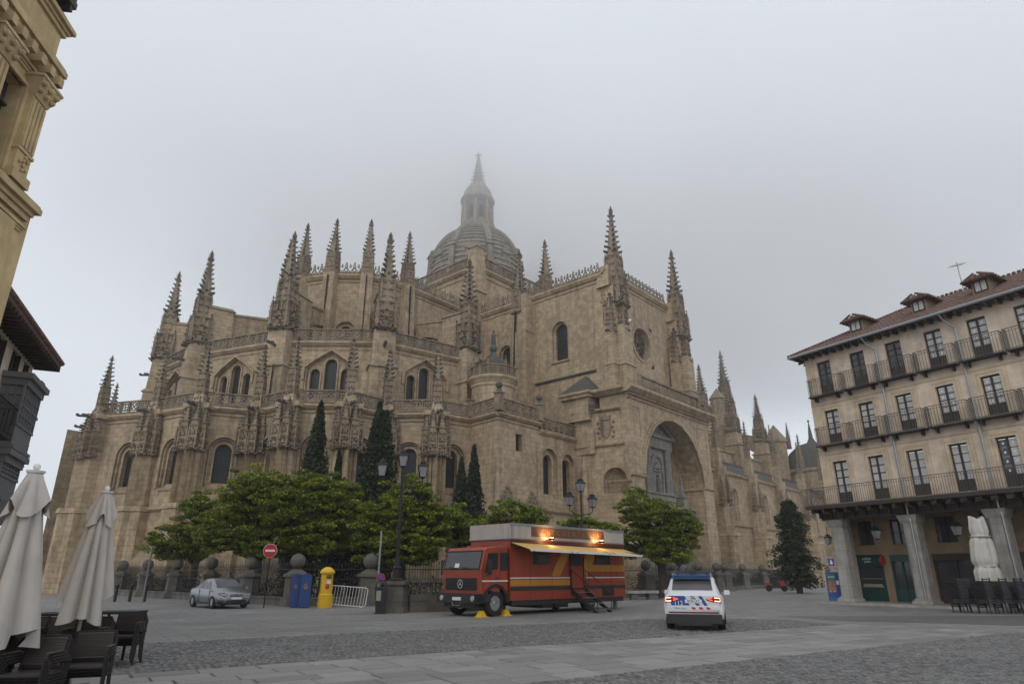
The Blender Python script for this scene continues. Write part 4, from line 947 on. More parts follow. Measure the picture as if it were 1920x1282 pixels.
for s_ in SB:
    Mb = CM(fr(*W(s_, r0), 0, math.atan2(nS[1], nS[0]))); m = MB()
    m.prism([(-.95,.3),(-.95,-1.9),(-.5,-2.4),(.5,-2.4),(.95,-1.9),(.95,.3)], 0, 6.3, .96); m.prism([(-.95,.3),(-.95,-1.9),(-.5,-2.5),(.5,-2.5),(.95,-1.9),(.95,.3)], 6.3, 6.7, .86)
    m.prism([(-.75,.3),(-.8,-1.0),(-.45,-1.7),(-.25,-1.35),(0,-1.9),(.25,-1.35),(.45,-1.7),(.8,-1.0),(.75,.3)], 6.7, 10.5); m.prism([(-.62,.3),(-.66,-.8),(-.4,-1.4),(.4,-1.4),(.66,-.8),(.62,.3)], 10.5, 15.6); m.frus(0,-.3,15.6,18.2,.55,.6,.45,.5)
    b = m.build('nave_buttress', 'limestone', cath, Mb)
    for dx, dy in ((-.62,-.9),(.62,-.9),(0,-1.5)): place(ME_ENG, 'pinnacle', b, fr(dx, dy, 10.2) @ Matrix.Diagonal((.9,.9,.95,1)))
    place(ME_SHAFT, 'pinnacle', b, fr(0,-.35,17.4) @ Matrix.Diagonal((1.05,1.05,1.15,1)))
m = MB(); wall(m, CW(W(8,16), W(80,16)), 72, 15, 22.3, [(20+12*k, 1.6, 18.2, 19.6, 'round') for k in range(4)], .3); strip(m, CW(W(8,16), W(80,16)), 0, 72, 21.8, 22.3, .3); m.build('aisle_wall', 'limestone', cath)
m = MB(); m.T = CW(W(8,16), W(80,16)); m.add([(0,0,22.3),(72,0,22.3),(72,8,23.5),(0,8,23.5)], [(0,1,2,3)]); m.build('aisle_roof', 'roof_stone', cath)
m = MB(); Mn = CW(W(7,7.6), W(76,7.6)); wall(m, Mn, 69, 22, 31.5, [(8+12*k, 1.7, 25, 27.6, 'round') for k in range(5)], .3); strip(m, Mn, 0, 69, 31, 31.6, .3); m.build('nave_wall', 'limestone', cath)
gable_roof('nave_roof', W(7,0), W(77,0), 8.2, 31.6, 1.8)
for s_ in (28, 40, 51.8, 64.9):
    m = MB(); m.frus(0,0,15,23.6,1.2,1.6,1.15,1.4); m.frus(0,0,23.6,24.0,1.35,1.7,1.1,1.3); m.frus(0,0,24,27,1.05,1.2,1.0,1.0)
    b = m.build('nave_pier', 'limestone', cath, CM(fr(*W(s_,16), 0, math.atan2(nS[1], nS[0])))); place(ME_TALL, 'pinnacle', b, fr(0,0,26) @ Matrix.Diagonal((1.15,1.15,1.0 if s_ < 60 else .95,1)))
    m = MB(); m.T = Matrix.Rotation(math.pi/2, 4, 'Z'); m.slab([(1,27.5),(8.4,30),(8.4,28.2),(5,26.8),(2.5,25),(1,24)], -.4, .4); m.build('flying_arch', 'limestone', b)
m = MB(); m.lathe([(2.3,15),(2.2,27.0),(2.5,27.2),(2.5,27.6),(.06,31.0)], 8); m.build('west_stair_turret', 'limestone', cath, CM(fr(*W(73,16))))
m = MB(); m.lathe([(1.6,25),(1.6,35.2),(1.85,35.4),(.05,37.8)], 8); m.box(-.3,.3,-1.7,-1.5,32.5,34.2); m.build('west_stair_turret', 'limestone', cath, CM(fr(*W(61.5,9.5))))
place(ME_TALL, 'pinnacle', cath, CM(fr(*W(69,8), 32.5)) @ Matrix.Diagonal((1.5,1.5,1.5,1)))
for s_, r_ in ((74.5, 14.5), (75,18)): place(ME_SHAFT, 'pinnacle', cath, CM(fr(*W(s_, r_), 26.0)) @ Matrix.Scale(1.0, 4))
place(ME_SHAFT, 'pinnacle', cath, CM(fr(53.5, 121, 19.0)) @ Matrix.Scale(1.3, 4))

# the domed chapel beyond, half hidden by the arcade house
ch = thing('domed_chapel', 'low round chapel with grey dome peeping out behind the arcaded house', 'chapel', (62.5, 135, 0))
m = MB(); m.lathe([(6.0,0),(6.0,20.6),(6.5,20.9),(6.5,21.4),(5.9,21.5)], 20); m.box(-14,2,-6,4,0,14); m.build('wall', 'limestone', ch)
m = MB(); m.lathe([(5.9,21.5),(5.6,23.2),(4.6,25.2),(3.0,26.6),(1.0,27.3),(.5,27.6)], 20); dd = m.build('roof', 'roof_stone', ch)
m = MB(); m.lathe([(.9,27.4),(.5,28.2),(.3,30),(.05,31.8)], 8); m.ball(0,0,31.9,.25,8,6); m.build('spike', 'roof_stone', dd)
# ================================================================== the arcaded house on the right
DA = R(-32); dX = (-math.sin(DA), -math.cos(DA)); HO = (18.9, 38.5)
hx = lambda t, y=0: (HO[0]+dX[0]*t - dX[1]*y, HO[1]+dX[1]*t + dX[0]*y)
HM = fr(HO[0], HO[1], 0, math.atan2(dX[1], dX[0]))
house = thing('arcaded_house', 'cream four storey house with iron balconies, clay tile roof and stone pillar arcade', 'house', (HO[0], HO[1], 0), math.atan2(dX[1], dX[0]))
HX0, HX1 = -.75, 17.0
ROWS = [(11.86, 13.9), (8.87, 10.85), (5.45, 7.8)]; WC = [.42+2.13*k for k in range(8)]
m = MB(); allops = []
for (za, zb) in ROWS:
    pass
zc = [4.9, 8.3, 11.4, 14.35]
for i, (za, zb) in enumerate(ROWS[::-1]):
    wall(m, None, HX1, zc[i], zc[i+1], [(c, .88, za, zb, 'rect') for c in WC], .28, x0=HX0)
wall(m, Matrix.Translation((HX0, 9, 0)) @ Matrix.Rotation(R(-90), 4, 'Z'), 9, 0, 14.35, (), 0)
hw_ = m.build('wall', 'plaster_cream', house)
m = MB(); strip(m, None, HX0-.02, HX1, 11.2, 11.38, .06); strip(m, None, HX0-.02, HX1, 8.2, 8.38, .06); m.box(HX0-.03, HX0+.5, -.03, .05, 4.9, 14.3); m.build('string_course', 'plaster_trim', house)
# windows: frame + lower panel + panes
def win_proto(h, mat):
    m = MB(); w = .88
    m.box(-w/2,-w/2+.06,.12,.2,0,h); m.box(w/2-.06,w/2,.12,.2,0,h); m.box(-w/2+.06,w/2-.06,.12,.2,h-.08,h); m.box(-.045,.045,.10,.2,0,h-.08)
    m.box(-w/2+.06,-.045,.13,.19,0,.55); m.box(.045,w/2-.06,.13,.19,0,.55)
    for q in (-1, 1):
        for k in range(5):
            z = .55+(h-.63)*k/4; a, b = (.045, w/2-.06) if q > 0 else (-w/2+.06, -.045)
            if k < 4 and k > 0: m.box(a, b, .135, .19, z-.022, z+.022)
            elif k == 0: m.box(a, b, .11, .2, z-.03, z+.03)
    f = m.mesh('window', 'wood_dark')
    ph = (h-.63)/4; p = MB(); p.box(-.16,.16,.165,.18,.035,ph-.03)
    return f, ph, {mt: p.mesh('pane', mt) for mt in ('house_glass', 'curtain_glass')}
for ri, (za, zb) in enumerate(ROWS):
    f, ph, pm = win_proto(zb-za, None)
    for k, c in enumerate(WC):
        w_ = place(f, 'window', house, Matrix.Translation((c, 0, za)))
        mt = 'house_glass' if (ri == 0 and k < 3) or (ri == 2 and k == 4) else 'curtain_glass'
        for q in (-.21, .21):
            if ri == 2 and k == 4 and q > 0: mt = 'curtain_glass'
            for j in range(4): place(pm[mt], 'pane', w_, Matrix.Translation((q, 0, .55+ph*j)))
        if (ri < 2 and k >= 3) or (ri == 2 and k == 4):
            m = MB()
            for q in (-.21, .21):
                for j in range(4):
                    if rnd.random() < .8: zc_ = .55+ph*j+ph*.5; m.slab([(q-.06,zc_),(q,zc_-.07),(q+.06,zc_),(q,zc_+.07)], .155, .1625)
            m.build('paper_stars', 'paint_white', w_, kind='stuff')
        if ri > 0:
            m = MB(); ring(m, None, c, .88+.3, za, zb+.15, 'rect', .16, -.035, .02); ring(m, None, c, .88, za, zb, 'rect', .13, -.018, .02); m.build('window_surround', 'plaster_trim', house)
def railing(m, x0, x1, y, z, h=1.0, sp=.125, ends=True, depth=None):
    m.box(x0, x1, y-.02, y+.02, z+h-.03, z+h); m.box(x0, x1, y-.012, y+.012, z+.06, z+.085); m.box(x0, x1, y-.01, y+.01, z+h-.16, z+h-.14)
    n = int((x1-x0)/sp)
    for i in range(n+1): xx = x0+(x1-x0)*i/n; m.box(xx-.008, xx+.008, y-.008, y+.008, z, z+h-.03)
    if depth:
        for xx in (x0, x1):
            m.box(xx-.02, xx+.02, y, y+depth, z+h-.03, z+h)
            for j in range(1, int(depth/sp)+1): m.box(xx-.011, xx+.011, y+j*sp-.011, y+j*sp+.011, z, z+h-.03)
for ri, (za, zb) in enumerate(ROWS[:2]):
    for k, c in enumerate(WC):
        m = MB(); z = za-.12; m.box(c-1.0, c+1.0, -.46, 0, z-.05, z); m.box(c-1.02, c+1.02, -.49, -.44, z-.06, z+.01)
        for q in (-.7, .7): m.slab([(q+c-.04,z-.07),(q+c+.04,z-.07),(q+c+.04,z-.3),(q+c-.04,z-.3)], -.3, 0)
        b = m.build('balcony', 'iron_black', house)
        m = MB(); railing(m, c-.98, c+.98, -.44, z, 1.08, sp=.14, depth=.44); m.build('railing', 'iron_faded', b, kind='stuff')
m = MB(); m.box(-1.5, HX1, -.95, 0.0, 5.14, 5.26); m.box(-1.53, HX1, -1.0, -.93, 5.10, 5.30); m.box(-1.5, HX0-.03, 0, 5, 5.14, 5.26)
bal = m.build('balcony', 'wood_dark', house)
m = MB(); railing(m, -1.47, 7.2, -.94, 5.26, 1.05); railing(m, 7.35, HX1-.1, -.94, 5.26, 1.05)
m.box(-1.49,-1.45,-.94,4,6.28,6.31)
for j in range(34): m.box(-1.481,-1.459,-.94+.13*j,-.918+.13*j,5.26,6.29)
m.build('railing', 'iron_faded', bal, kind='stuff')
jp = MB(); jp.box(-.07,.07,-.9,.3,-.22,-.02); jp.ball(0,-.85,-.2,.1,6,4); jp.slab([(-.05,-.22),(.05,-.22),(.05,-.5),(-.05,-.5)], -.25, .1); jm = jp.mesh('joist', 'wood_dark')
for k in range(26): place(jm, 'joist', bal, Matrix.Translation((-1.2+k*.68, 0, 5.14)))
m = MB(); m.box(HX0-.5, HX1, -.05, .35, 4.52, 4.92); m.box(HX0-.5, HX1, .35, 1.95, 4.75, 4.9); m.build('arcade_beam', 'wood_dark', house)
# pillars
pp = MB(); pp.prism([(-.36,-.3),(-.26,-.38),(.26,-.38),(.36,-.3),(.36,.3),(.26,.38),(-.26,.38),(-.36,.3)], .42, 4.1)
pp.frus(0,0,.15,.30,.52,.52,.50,.50); pp.frus(0,0,.30,.42,.46,.46,.38,.38); pp.frus(0,0,4.1,4.25,.38,.38,.44,.44); pp.frus(0,0,4.25,4.52,.44,.44,.52,.48)
pm_ = pp.mesh('pillar', 'granite_pillar')
for t_ in (-.42, 3.68, 7.75, 11.85, 15.9): place(pm_, 'pillar', house, Matrix.Translation((t_, .3, 0)))
# the wall behind the arcade
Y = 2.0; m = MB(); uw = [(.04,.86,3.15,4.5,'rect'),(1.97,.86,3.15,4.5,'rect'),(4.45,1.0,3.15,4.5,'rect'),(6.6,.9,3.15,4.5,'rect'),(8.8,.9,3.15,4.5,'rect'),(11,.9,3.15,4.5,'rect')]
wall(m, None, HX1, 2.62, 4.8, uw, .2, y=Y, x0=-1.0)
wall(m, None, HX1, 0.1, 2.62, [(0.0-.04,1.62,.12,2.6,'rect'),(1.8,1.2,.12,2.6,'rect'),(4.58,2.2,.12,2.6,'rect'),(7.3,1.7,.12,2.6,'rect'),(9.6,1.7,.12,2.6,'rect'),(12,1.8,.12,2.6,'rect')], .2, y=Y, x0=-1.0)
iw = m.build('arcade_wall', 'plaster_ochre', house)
for c, w_, a, b, k in uw:
    pane('upper_window', None, c, w_, a, b, k, Y+.15, 'house_glass', iw, (2, 2)) if False else None
    mm = MB(); mm.box(c-w_/2, c+w_/2, Y+.15, Y+.17, a, b); o = mm.build('upper_window', 'house_glass', iw)
    mm = MB(); mm.box(c-.03, c+.03, Y+.08, Y+.14, a, b); mm.box(c-w_/2, c+w_/2, Y+.09, Y+.13, a+.6, a+.65); mm.build('window_bars', 'wood_dark', o)
# shop front in dark green
m = MB(); c = -.04; m.box(c-.81,c+.81,Y+.02,Y+.16,2.02,2.6); m.box(c-.81,c-.69,Y+.02,Y+.16,.12,2.02); m.box(c+.69,c+.81,Y+.02,Y+.16,.12,2.02); m.box(c-.69,c+.69,Y+.04,Y+.16,.12,.85); m.box(c-.85,c+.85,Y-.06,Y+.1,2.56,2.64)
for k in range(3): m.box(c-.6+k*.42, c-.28+k*.42, Y+.02, Y+.05, .22, .75)
sf = m.build('shop_front', 'shop_green', house)
m = MB(); m.box(c-.69,c+.69,Y+.12,Y+.14,.85,2.02); m.build('shop_window', 'house_glass', sf)
m = MB(); m.box(c-.6,c+.6,Y+.05,Y+.11,1.32,1.35); m.box(c-.6,c+.6,Y+.03,Y+.11,.88,.93); m.box(c-.55,c+.55,Y+.02,Y+.05,.93,1.05); m.build('counter_shelf', 'letter_cream', sf)
text('shop_lettering', 'saltfish', .2, 'paint_white', sf, Matrix.Translation((c-.12, Y+.015, 2.42)) @ UPR)
text('shop_lettering', 'poke', .19, 'paint_white', sf, Matrix.Translation((c-.08, Y+.015, 2.26)) @ UPR)
for c, w_ in ((1.8,1.2),(4.58,2.2),(7.3,1.7),(9.6,1.7),(12,1.8)):
    m = MB(); m.box(c-w_/2,c+w_/2,Y+.02,Y+.16,2.25,2.6); m.box(c-w_/2,c-w_/2+.1,Y+.02,Y+.16,.12,2.25); m.box(c+w_/2-.1,c+w_/2,Y+.02,Y+.16,.12,2.25); m.box(c-.05,c+.05,Y+.03,Y+.16,.12,2.25)
    m.box(c-w_/2+.1,c-.05,Y+.05,Y+.16,.12,.8); m.box(c+.05,c+w_/2-.1,Y+.05,Y+.16,.12,.8)
    d_ = m.build('shop_door', 'shop_green' if c < 2 else 'wood_dark', house)
    m = MB(); m.box(c-w_/2+.1,c+w_/2-.1,Y+.12,Y+.14,.8,2.25); m.build('pane', 'house_glass', d_)
m = MB(); m.box(HX0-.9, HX1, -1.0, Y+.3, -.05, .15); m.build('arcade_step', 'granite_pillar', house)
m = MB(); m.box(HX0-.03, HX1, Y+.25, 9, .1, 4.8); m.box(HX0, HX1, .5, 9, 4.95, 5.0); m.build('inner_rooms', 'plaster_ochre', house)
# round hanging trade sign
m = MB(); m.T = Matrix.Translation((1.0, Y-.45, 2.35)) @ Matrix.Rotation(R(90), 4, 'Y') if False else Matrix.Translation((1.0, Y-.4, 2.3)) @ Matrix.Rotation(R(90), 4, 'Y'); m.lathe([(.24,-.04),(.24,.04)], 16); m.T = None; m.box(.98,1.02,Y-.4,Y,2.54,2.57); m.build('hanging_sign', 'paint_red', house)
# eaves, gutter, roof
ov = .65; zE = 14.42
m = MB(); m.box(HX0-ov, HX1, -ov, 9, zE-.04, zE); m.build('soffit', 'wood_dark', house)
rp = MB(); rp.box(-.06,.06,-ov+.05,.05,-.17,0); rp.slab([(-.06,-.17),(.06,-.17),(.06,-.1),(-.06,-.1)], -ov-.02, -ov+.05); rm = rp.mesh('rafter', 'wood_dark')
for k in range(38): place(rm, 'rafter', house, Matrix.Translation((HX0-.3+k*.47, 0, zE-.04)))
for k in range(15): place(rm, 'rafter', house, Matrix.Translation((HX0, .3+k*.55, zE-.04)) @ Matrix.Rotation(R(-90), 4, 'Z'))
slope = .52; yR = 4.6; zR = zE+.1+(yR+ov)*slope
m = MB(); a = HX0-ov; hip = yR+ov
m.add([(a,-ov,zE+.05),(HX1,-ov,zE+.05),(HX1,yR,zR),(a+hip,yR,zR),(a,9.9,zE+.05),(HX1,9.9,zE+.05)], [(0,1,2,3),(0,3,4),(3,2,5,4)]); rf = m.build('roof', 'tile_clay', house)
# clay tiles, each course of barrel tiles its own run
m = MB(); sp_ = .235; nc = 13; ang = math.atan(slope); tl = math.hypot(yR+ov, (yR+ov)*slope)/nc
for i in range(int((HX1-a)/sp_)):
    x = a+sp_*(i+.5)
    for j in range(nc):
        y0 = -ov-.06+j*(yR+ov)/nc
        if x-a < y0+ov-.1: continue
        y1 = y0+(yR+ov)/nc+.06; z0 = zE+.06+(y0+ov)*slope; z1 = z0+(y1-y0)*slope; jit = rnd.uniform(-.015,.02); r0_, r1_ = .105, .085
        vs = []
        for (yy, zz, rr) in ((y0, z0+.05+jit, r0_), (y1, z1+.015+jit, r1_)):
            for q in range(5): an = math.pi*q/4; vs.append((x+rr*math.cos(an)+rnd.uniform(-.006,.006), yy, zz+rr*.75*math.sin(an)))
        m.add(vs, [(q,q+1,5+q+1,5+q) for q in range(4)] + [(0,1,2,3,4)])
m.build('roof_tiles', 'tile_clay', house, kind='stuff')
m = MB()
for i in range(40):  # hip and ridge caps
    u = i/40; x, y, z = a+hip*u, -ov+hip*u, zE+.2+(yR+ov)*slope*u; m.ball(x, y, z-.02, .12, 6, 4, .7)
for i in range(60): m.ball(a+hip+i*.25, yR, zR+.08, .12, 6, 4, .7)
m.build('ridge_tiles', 'tile_clay', house, kind='stuff')
m = MB(); m.tube([(a,-ov-.1,zE+.02),(HX1,-ov-.1,zE+.02)], .085, 8); gu = m.build('gutter', 'zinc', house)
for t_ in (3.52, 7.75, 11.9):
    m = MB(); m.tube([(t_-.1,-ov-.1,zE-.05),(t_-.05,-.5,zE-.35),(t_+.25,-.12,zE-.8),(t_+.25,-.12,5.3)], .055, 6); m.tube([(t_+.25,-.12,5.1),(t_+.25,-.1,4.5),(t_+.33,-.14,4.2),(t_+.33,-.14,.3)], .05, 6)
    m.build('downpipe', 'zinc', house)
for t_ in (2.15, 5.9, 9.1, 12.6):
    y0 = 1.3; zb = 15.42; m = MB(); m.box(t_-.42,t_+.42,y0,y0+2.2,zb,zb+.85)
    d_ = m.build('dormer', 'plaster_ochre', house)
    m = MB(); m.add([(t_-.75,y0-.38,zb+.83),(t_+.75,y0-.38,zb+.83),(t_+.75,y0+2.4,zb+.83),(t_-.75,y0+2.4,zb+.83),(t_,y0+.3,zb+1.2),(t_,y0+2.4,zb+1.2)], [(0,1,2,3),(0,1,4),(1,2,5,4),(3,0,4,5)])
    for i in range(9):
        for q in (-1,1):
            yy = y0-.28+i*.30; m.tube([(t_+q*.80,yy,zb+.85),(t_+q*.08,yy+.0,zb+1.21)], .07, 5)
    for i in range(7): xx = t_-.66+i*.22; m.tube([(xx,y0-.42,zb+.86),(t_+(xx-t_)*.2,y0+.25,zb+1.2)], .07, 5)
    m.build('dormer_roof', 'tile_clay', d_)
    m = MB(); m.box(t_-.27,t_+.27,y0-.02,y0,zb+.22,zb+.78); m.build('pane', 'curtain_glass', d_)
    m = MB(); m.box(t_-.33,t_-.27,y0-.05,y0+.02,zb+.2,zb+.78); m.box(t_+.27,t_+.33,y0-.05,y0+.02,zb+.2,zb+.78); m.box(t_-.33,t_+.33,y0-.05,y0+.02,zb+.78,zb+.83); m.box(t_-.33,t_+.33,y0-.05,y0+.02,zb+.2,zb+.26); m.box(t_-.02,t_+.02,y0-.045,y0-.021,zb+.26,zb+.78); m.build('window_frame', 'wood_dark', d_)
an = thing('tv_antenna', 'thin rooftop aerial above the clay tiles between two dormers', 'antenna', (*hx(7.4, 3.6), zR-.5), 0)
m = MB(); m.tube([(0,0,0),(0,0,1.9)], .025, 5); m.tube([(-.4,0,1.6),(.45,.15,1.85)], .015, 4); m.build('mast', 'zinc', an)
m = MB()
for i in range(6): x = -.4+i*.16; m.tube([(x,-.28,1.6+.04*i),(x,.28,1.66+.04*i)], .012, 4)
m.build('rod', 'zinc', an, kind='stuff')
# brackets of the corner lantern and the two hanging lanterns
def lantern_geo(m1, m2, x, y, z, s=1.0):
    """frame into m1, glass into m2; z = bottom"""
    m1.frus(x,y,z,z+.06*s,.04*s,.04*s,.12*s,.12*s); m2.frus(x,y,z+.06*s,z+.46*s,.11*s,.11*s,.18*s,.18*s)
    for sx in (-1,1):
        for sy in (-1,1): m1.tube([(x+sx*.115*s,y+sy*.115*s,z+.05*s),(x+sx*.185*s,y+sy*.185*s,z+.47*s)], .012*s, 4)
    m1.frus(x,y,z+.46*s,z+.5*s,.21*s,.21*s,.21*s,.21*s); m1.frus(x,y,z+.5*s,z+.62*s,.2*s,.2*s,.09*s,.09*s); m1.frus(x,y,z+.62*s,z+.70*s,.12*s,.12*s,.10*s,.10*s); m1.frus(x,y,z+.70*s,z+.76*s,.05*s,.05*s,.02*s,.02*s)
for (t_, y_, z_, lab) in ((1.75, .15, 3.35, 'black lantern hanging in the arcade bay in front of the green shop'), (5.85, .15, 3.35, 'black lantern hanging under the balcony in front of the dark double doors')):
    p = hx(t_, y_); L0 = thing('hanging_lantern', lab, 'lantern', (p[0], p[1], z_), 0, 'lanterns hanging in the arcade')
    a_, b_ = MB(), MB(); lantern_geo(a_, b_, 0, 0, 0, 1.0); a_.tube([(0,0,.74),(0,0,1.3)], .018, 5); f_ = a_.build('lantern_frame', 'iron_black', L0); b_.build('lantern_glass', 'lantern_glass', L0)
p = hx(-1.25, .3); L0 = thing('wall_lantern', 'small lantern on a scrolled arm beside the outermost arcade pillar', 'lantern', (p[0], p[1], 3.2), math.atan2(dX[1], dX[0]))
a_, b_ = MB(), MB(); lantern_geo(a_, b_, 0, 0, 0, .8); a_.tube([(0,0,.6),(0,0,.9),(.2,0,1.0),(.5,0,.8)], .018, 5); a_.build('lantern_frame', 'iron_black', L0); b_.build('lantern_glass', 'lantern_glass', L0)

# ================================================================== the golden house on the left, very near
G1 = (-11.16, 13.25); G0 = (-9.71, 3.0); GM = wallM(G0, G1); GL = wlen(G0, G1)
gold = thing('golden_mansion', 'ornate golden stone mansion with fluted pilasters and heavy cornices close by', 'house', (G0[0], G0[1], 0), math.atan2(G1[1]-G0[1], G1[0]-G0[0]))
GB_ = GL; m = MB(); wall(m, None, GB_, 0, 9.4, (), .35); wall(m, Matrix.Translation((GB_,0,0)) @ Matrix.Rotation(R(90), 4, 'Z'), 8, 0, 9.4, (), 0); GL = GL-.72; wall(m, None, GL, 9.4, 14.6, [(GL-1.08, .7, 9.75, 11.9, 'rect'), (GL-3.7, 1.0, 9.75, 11.9, 'rect')], .35); wall(m, Matrix.Translation((GL,0,0)) @ Matrix.Rotation(R(90), 4, 'Z'), 8, 9.4, 14.6, (), 0)
gw = m.build('wall', 'gold_stone', gold)
for c in (GL-1.08, GL-3.7):
    m = MB(); m.box(c-.45,c+.45,.3,.34,9.7,12); w_ = m.build('window', 'house_glass', gold)
    m = MB(); m.box(c-.5,c-.42,.2,.3,9.75,11.9); m.box(c+.42,c+.5,.2,.3,9.75,11.9); m.box(c-.03,c+.03,.22,.3,9.75,11.9); m.box(c-.42,c+.42,.2,.3,11.3,11.36); m.build('window_frame', 'wood_dark', w_)
    m = MB(); ring(m, None, c, .72, 9.75, 11.9, 'rect', .1, -.08, .05); m.build('window_surround', 'gold_stone', gold)
def cornice(m, z, hgt, pr, x0=0, x1=None):
    x1 = (GL if z > 9.4 else GB_-.28) if x1 is None else x1
    for k, (a, b, q) in enumerate(((0,.3,.35),(.3,.55,.6),(.55,.85,1.0),(.85,1.0,.85))): m.box(x0, x1+pr*q, -pr*q, pr*q*.5, z+hgt*a+.001*k, z+hgt*b)
for z, h_, pr in ((9.15,.45,.24),(8.85,.18,.10),(12.65,.5,.24),(12.25,.2,.12),(14.0,.35,.2),(6.2,.3,.10)):
    m = MB(); cornice(m, z, h_, pr); m.build('cornice', 'gold_stone', gold)
for k in range(16):
    m = MB(); x = GL-.1-k*.38; m.box(x-.09,x+.09,-.36,0,12.45,12.68); m.build('cornice_bracket', 'gold_stone', gold)
for x, w_ in ((GL-.36,.52),(GL-1.85,.55),(GL-2.6,.28),(GL-4.8,.6)):
    m = MB(); b = -.2 if w_ > .5 else -.1
    m.box(x-w_/2,x+w_/2,b,0,9.62,11.75); m.box(x-w_/2-.06,x+w_/2+.06,b-.07,0,9.62,9.85); m.box(x-w_/2-.03,x+w_/2+.03,b-.035,0,10.35,10.42)
    n = 4 if w_ > .5 else 2
    for i in range(n): xx = x-w_/2+w_*(i+.5)/n; m.box(xx-w_/n*.30,xx+w_/n*.30,b-.035,b,10.45,11.68)
    p_ = m.build('pilaster', 'gold_stone', gold)
    m = MB(); m.frus(x, b/2, 11.75, 12.2, w_/2, abs(b)/2+.03, w_/2+.12, abs(b)/2+.18); m.frus(x, b/2, 12.2, 12.27, w_/2+.15, abs(b)/2+.2, w_/2+.15, abs(b)/2+.2)
    for q in (-1,0,1):
        m.ball(x+q*w_*.45, b-.1, 11.92, .075, 6, 5); m.ball(x+q*w_*.5, b-.15, 12.1, .085, 6, 5)
    m.build('capital', 'gold_stone', p_)
    m = MB(); 
    for q in range(7): a_ = q*.9; m.ball(x+.12*math.sin(a_*1.7), b-.02, 9.95+.055*q, .05, 5, 4)
    m.build('relief', 'gold_stone', p_)
    m = MB(); m.box(x-w_/2-.1,x+w_/2+.1,b+.02,.0,6.5,8.85); m.box(x-w_/2+.04,x+w_/2-.04,b-.015,b+.02,6.75,8.65); m.box(x-w_/2-.14,x+w_/2+.14,b-.03,0,6.5,6.65); m.build('pedestal', 'gold_stone', gold)
m = MB()
for z in (13.35, 12.0, 11.0): m.ball(GL+.10, .15, z, .12, 7, 5); m.box(GL-.02, GL+.12, .05, .25, z-.05, z+.05)
m.build('corner_ornament', 'gold_stone', gold)
m = MB(); m.frus(GL-4.9,-.25,10.9,12.4,.3,.2,.8,.55); m.ball(GL-4.4,-.55,12.6,.25,8,6); m.ball(GL-3.9,-.35,12.2,.2,8,6); m.build('carved_corbel', 'gold_stone', gold)
m = MB(); m.box(-1, GL-.25, -.32, 8, 14.62, 14.8); m.slab([(-1,14.8),(GL-.25,14.8),(GL-.25,15.3),(-1,15.3)], -.28, 8); gr_ = m.build('roof', 'wood_dark', gold)
for k in range(20):
    m = MB(); x = GL-.4-k*.42; m.box(x-.06,x+.06,-.30,0,14.45,14.62); m.build('rafter', 'wood_dark', gr_)

# ================================================================== the dark timbered house behind it
D1 = (-19.72, 25.6); D0 = (-15.77, 16.55); DM = wallM(D0, D1); DL = wlen(D0, D1)
dk = thing('timbered_house', 'old dark house with glazed wooden galleries and deep eaves beside the golden mansion', 'house', (D0[0], D0[1], 0), math.atan2(D1[1]-D0[1], D1[0]-D0[0]))
m = MB(); wall(m, None, DL, 0, 9.9, [(DL-.9,.8,8.35,9.5,'rect'),(DL-2.4,1.2,8.35,9.5,'rect'),(DL-4.4,1.2,8.35,9.5,'rect')], .2); wall(m, Matrix.Translation((DL,0,0)) @ Matrix.Rotation(R(90), 4, 'Z'), 7, 0, 9.9, (), 0); m.build('wall', 'plaster_cream', dk)
for c, w_ in ((DL-.9,.8),(DL-2.4,1.2),(DL-4.4,1.2)):
    m = MB(); m.box(c-w_/2,c+w_/2,.15,.17,8.35,9.5); o = m.build('window', 'house_glass', dk); m = MB(); m.box(c-.03,c+.03,.08,.14,8.35,9.5); m.box(c-w_/2,c-w_/2+.07,.0,.14,8.35,9.5); m.box(c+w_/2-.07,c+w_/2,.0,.14,8.35,9.5); m.build('window_frame', 'wood_dark', o)
m = MB(); m.box(DL-7,DL-3.9,-.04,.02,6,8.0); m.build('brick_panel', 'brick_house', dk)
m = MB(); m.add([(0,-.85,9.75),(DL+.35,-.85,9.75),(DL+.35,7,9.75),(0,7,9.75),(0,-.9,9.95),(DL+.35,-.9,9.95),(DL+.35,3,11.6),(0,3,11.6)], [(3,2,1,0),(0,1,5,4),(4,5,6,7),(1,2,6,5)]); rf = m.build('roof', 'tile_clay', dk)
for k in range(20): m = MB(); x = DL+.28-k*.4; m.box(x-.05,x+.05,-.87,.05,9.58,9.75); m.build('rafter', 'wood_dark', rf)
m = MB()
for k in range(44): x = DL+.3-k*.21; m.ball(x, -.9, 9.95, .1, 6, 4)
m.build('eave_tiles', 'tile_clay', rf, kind='stuff')
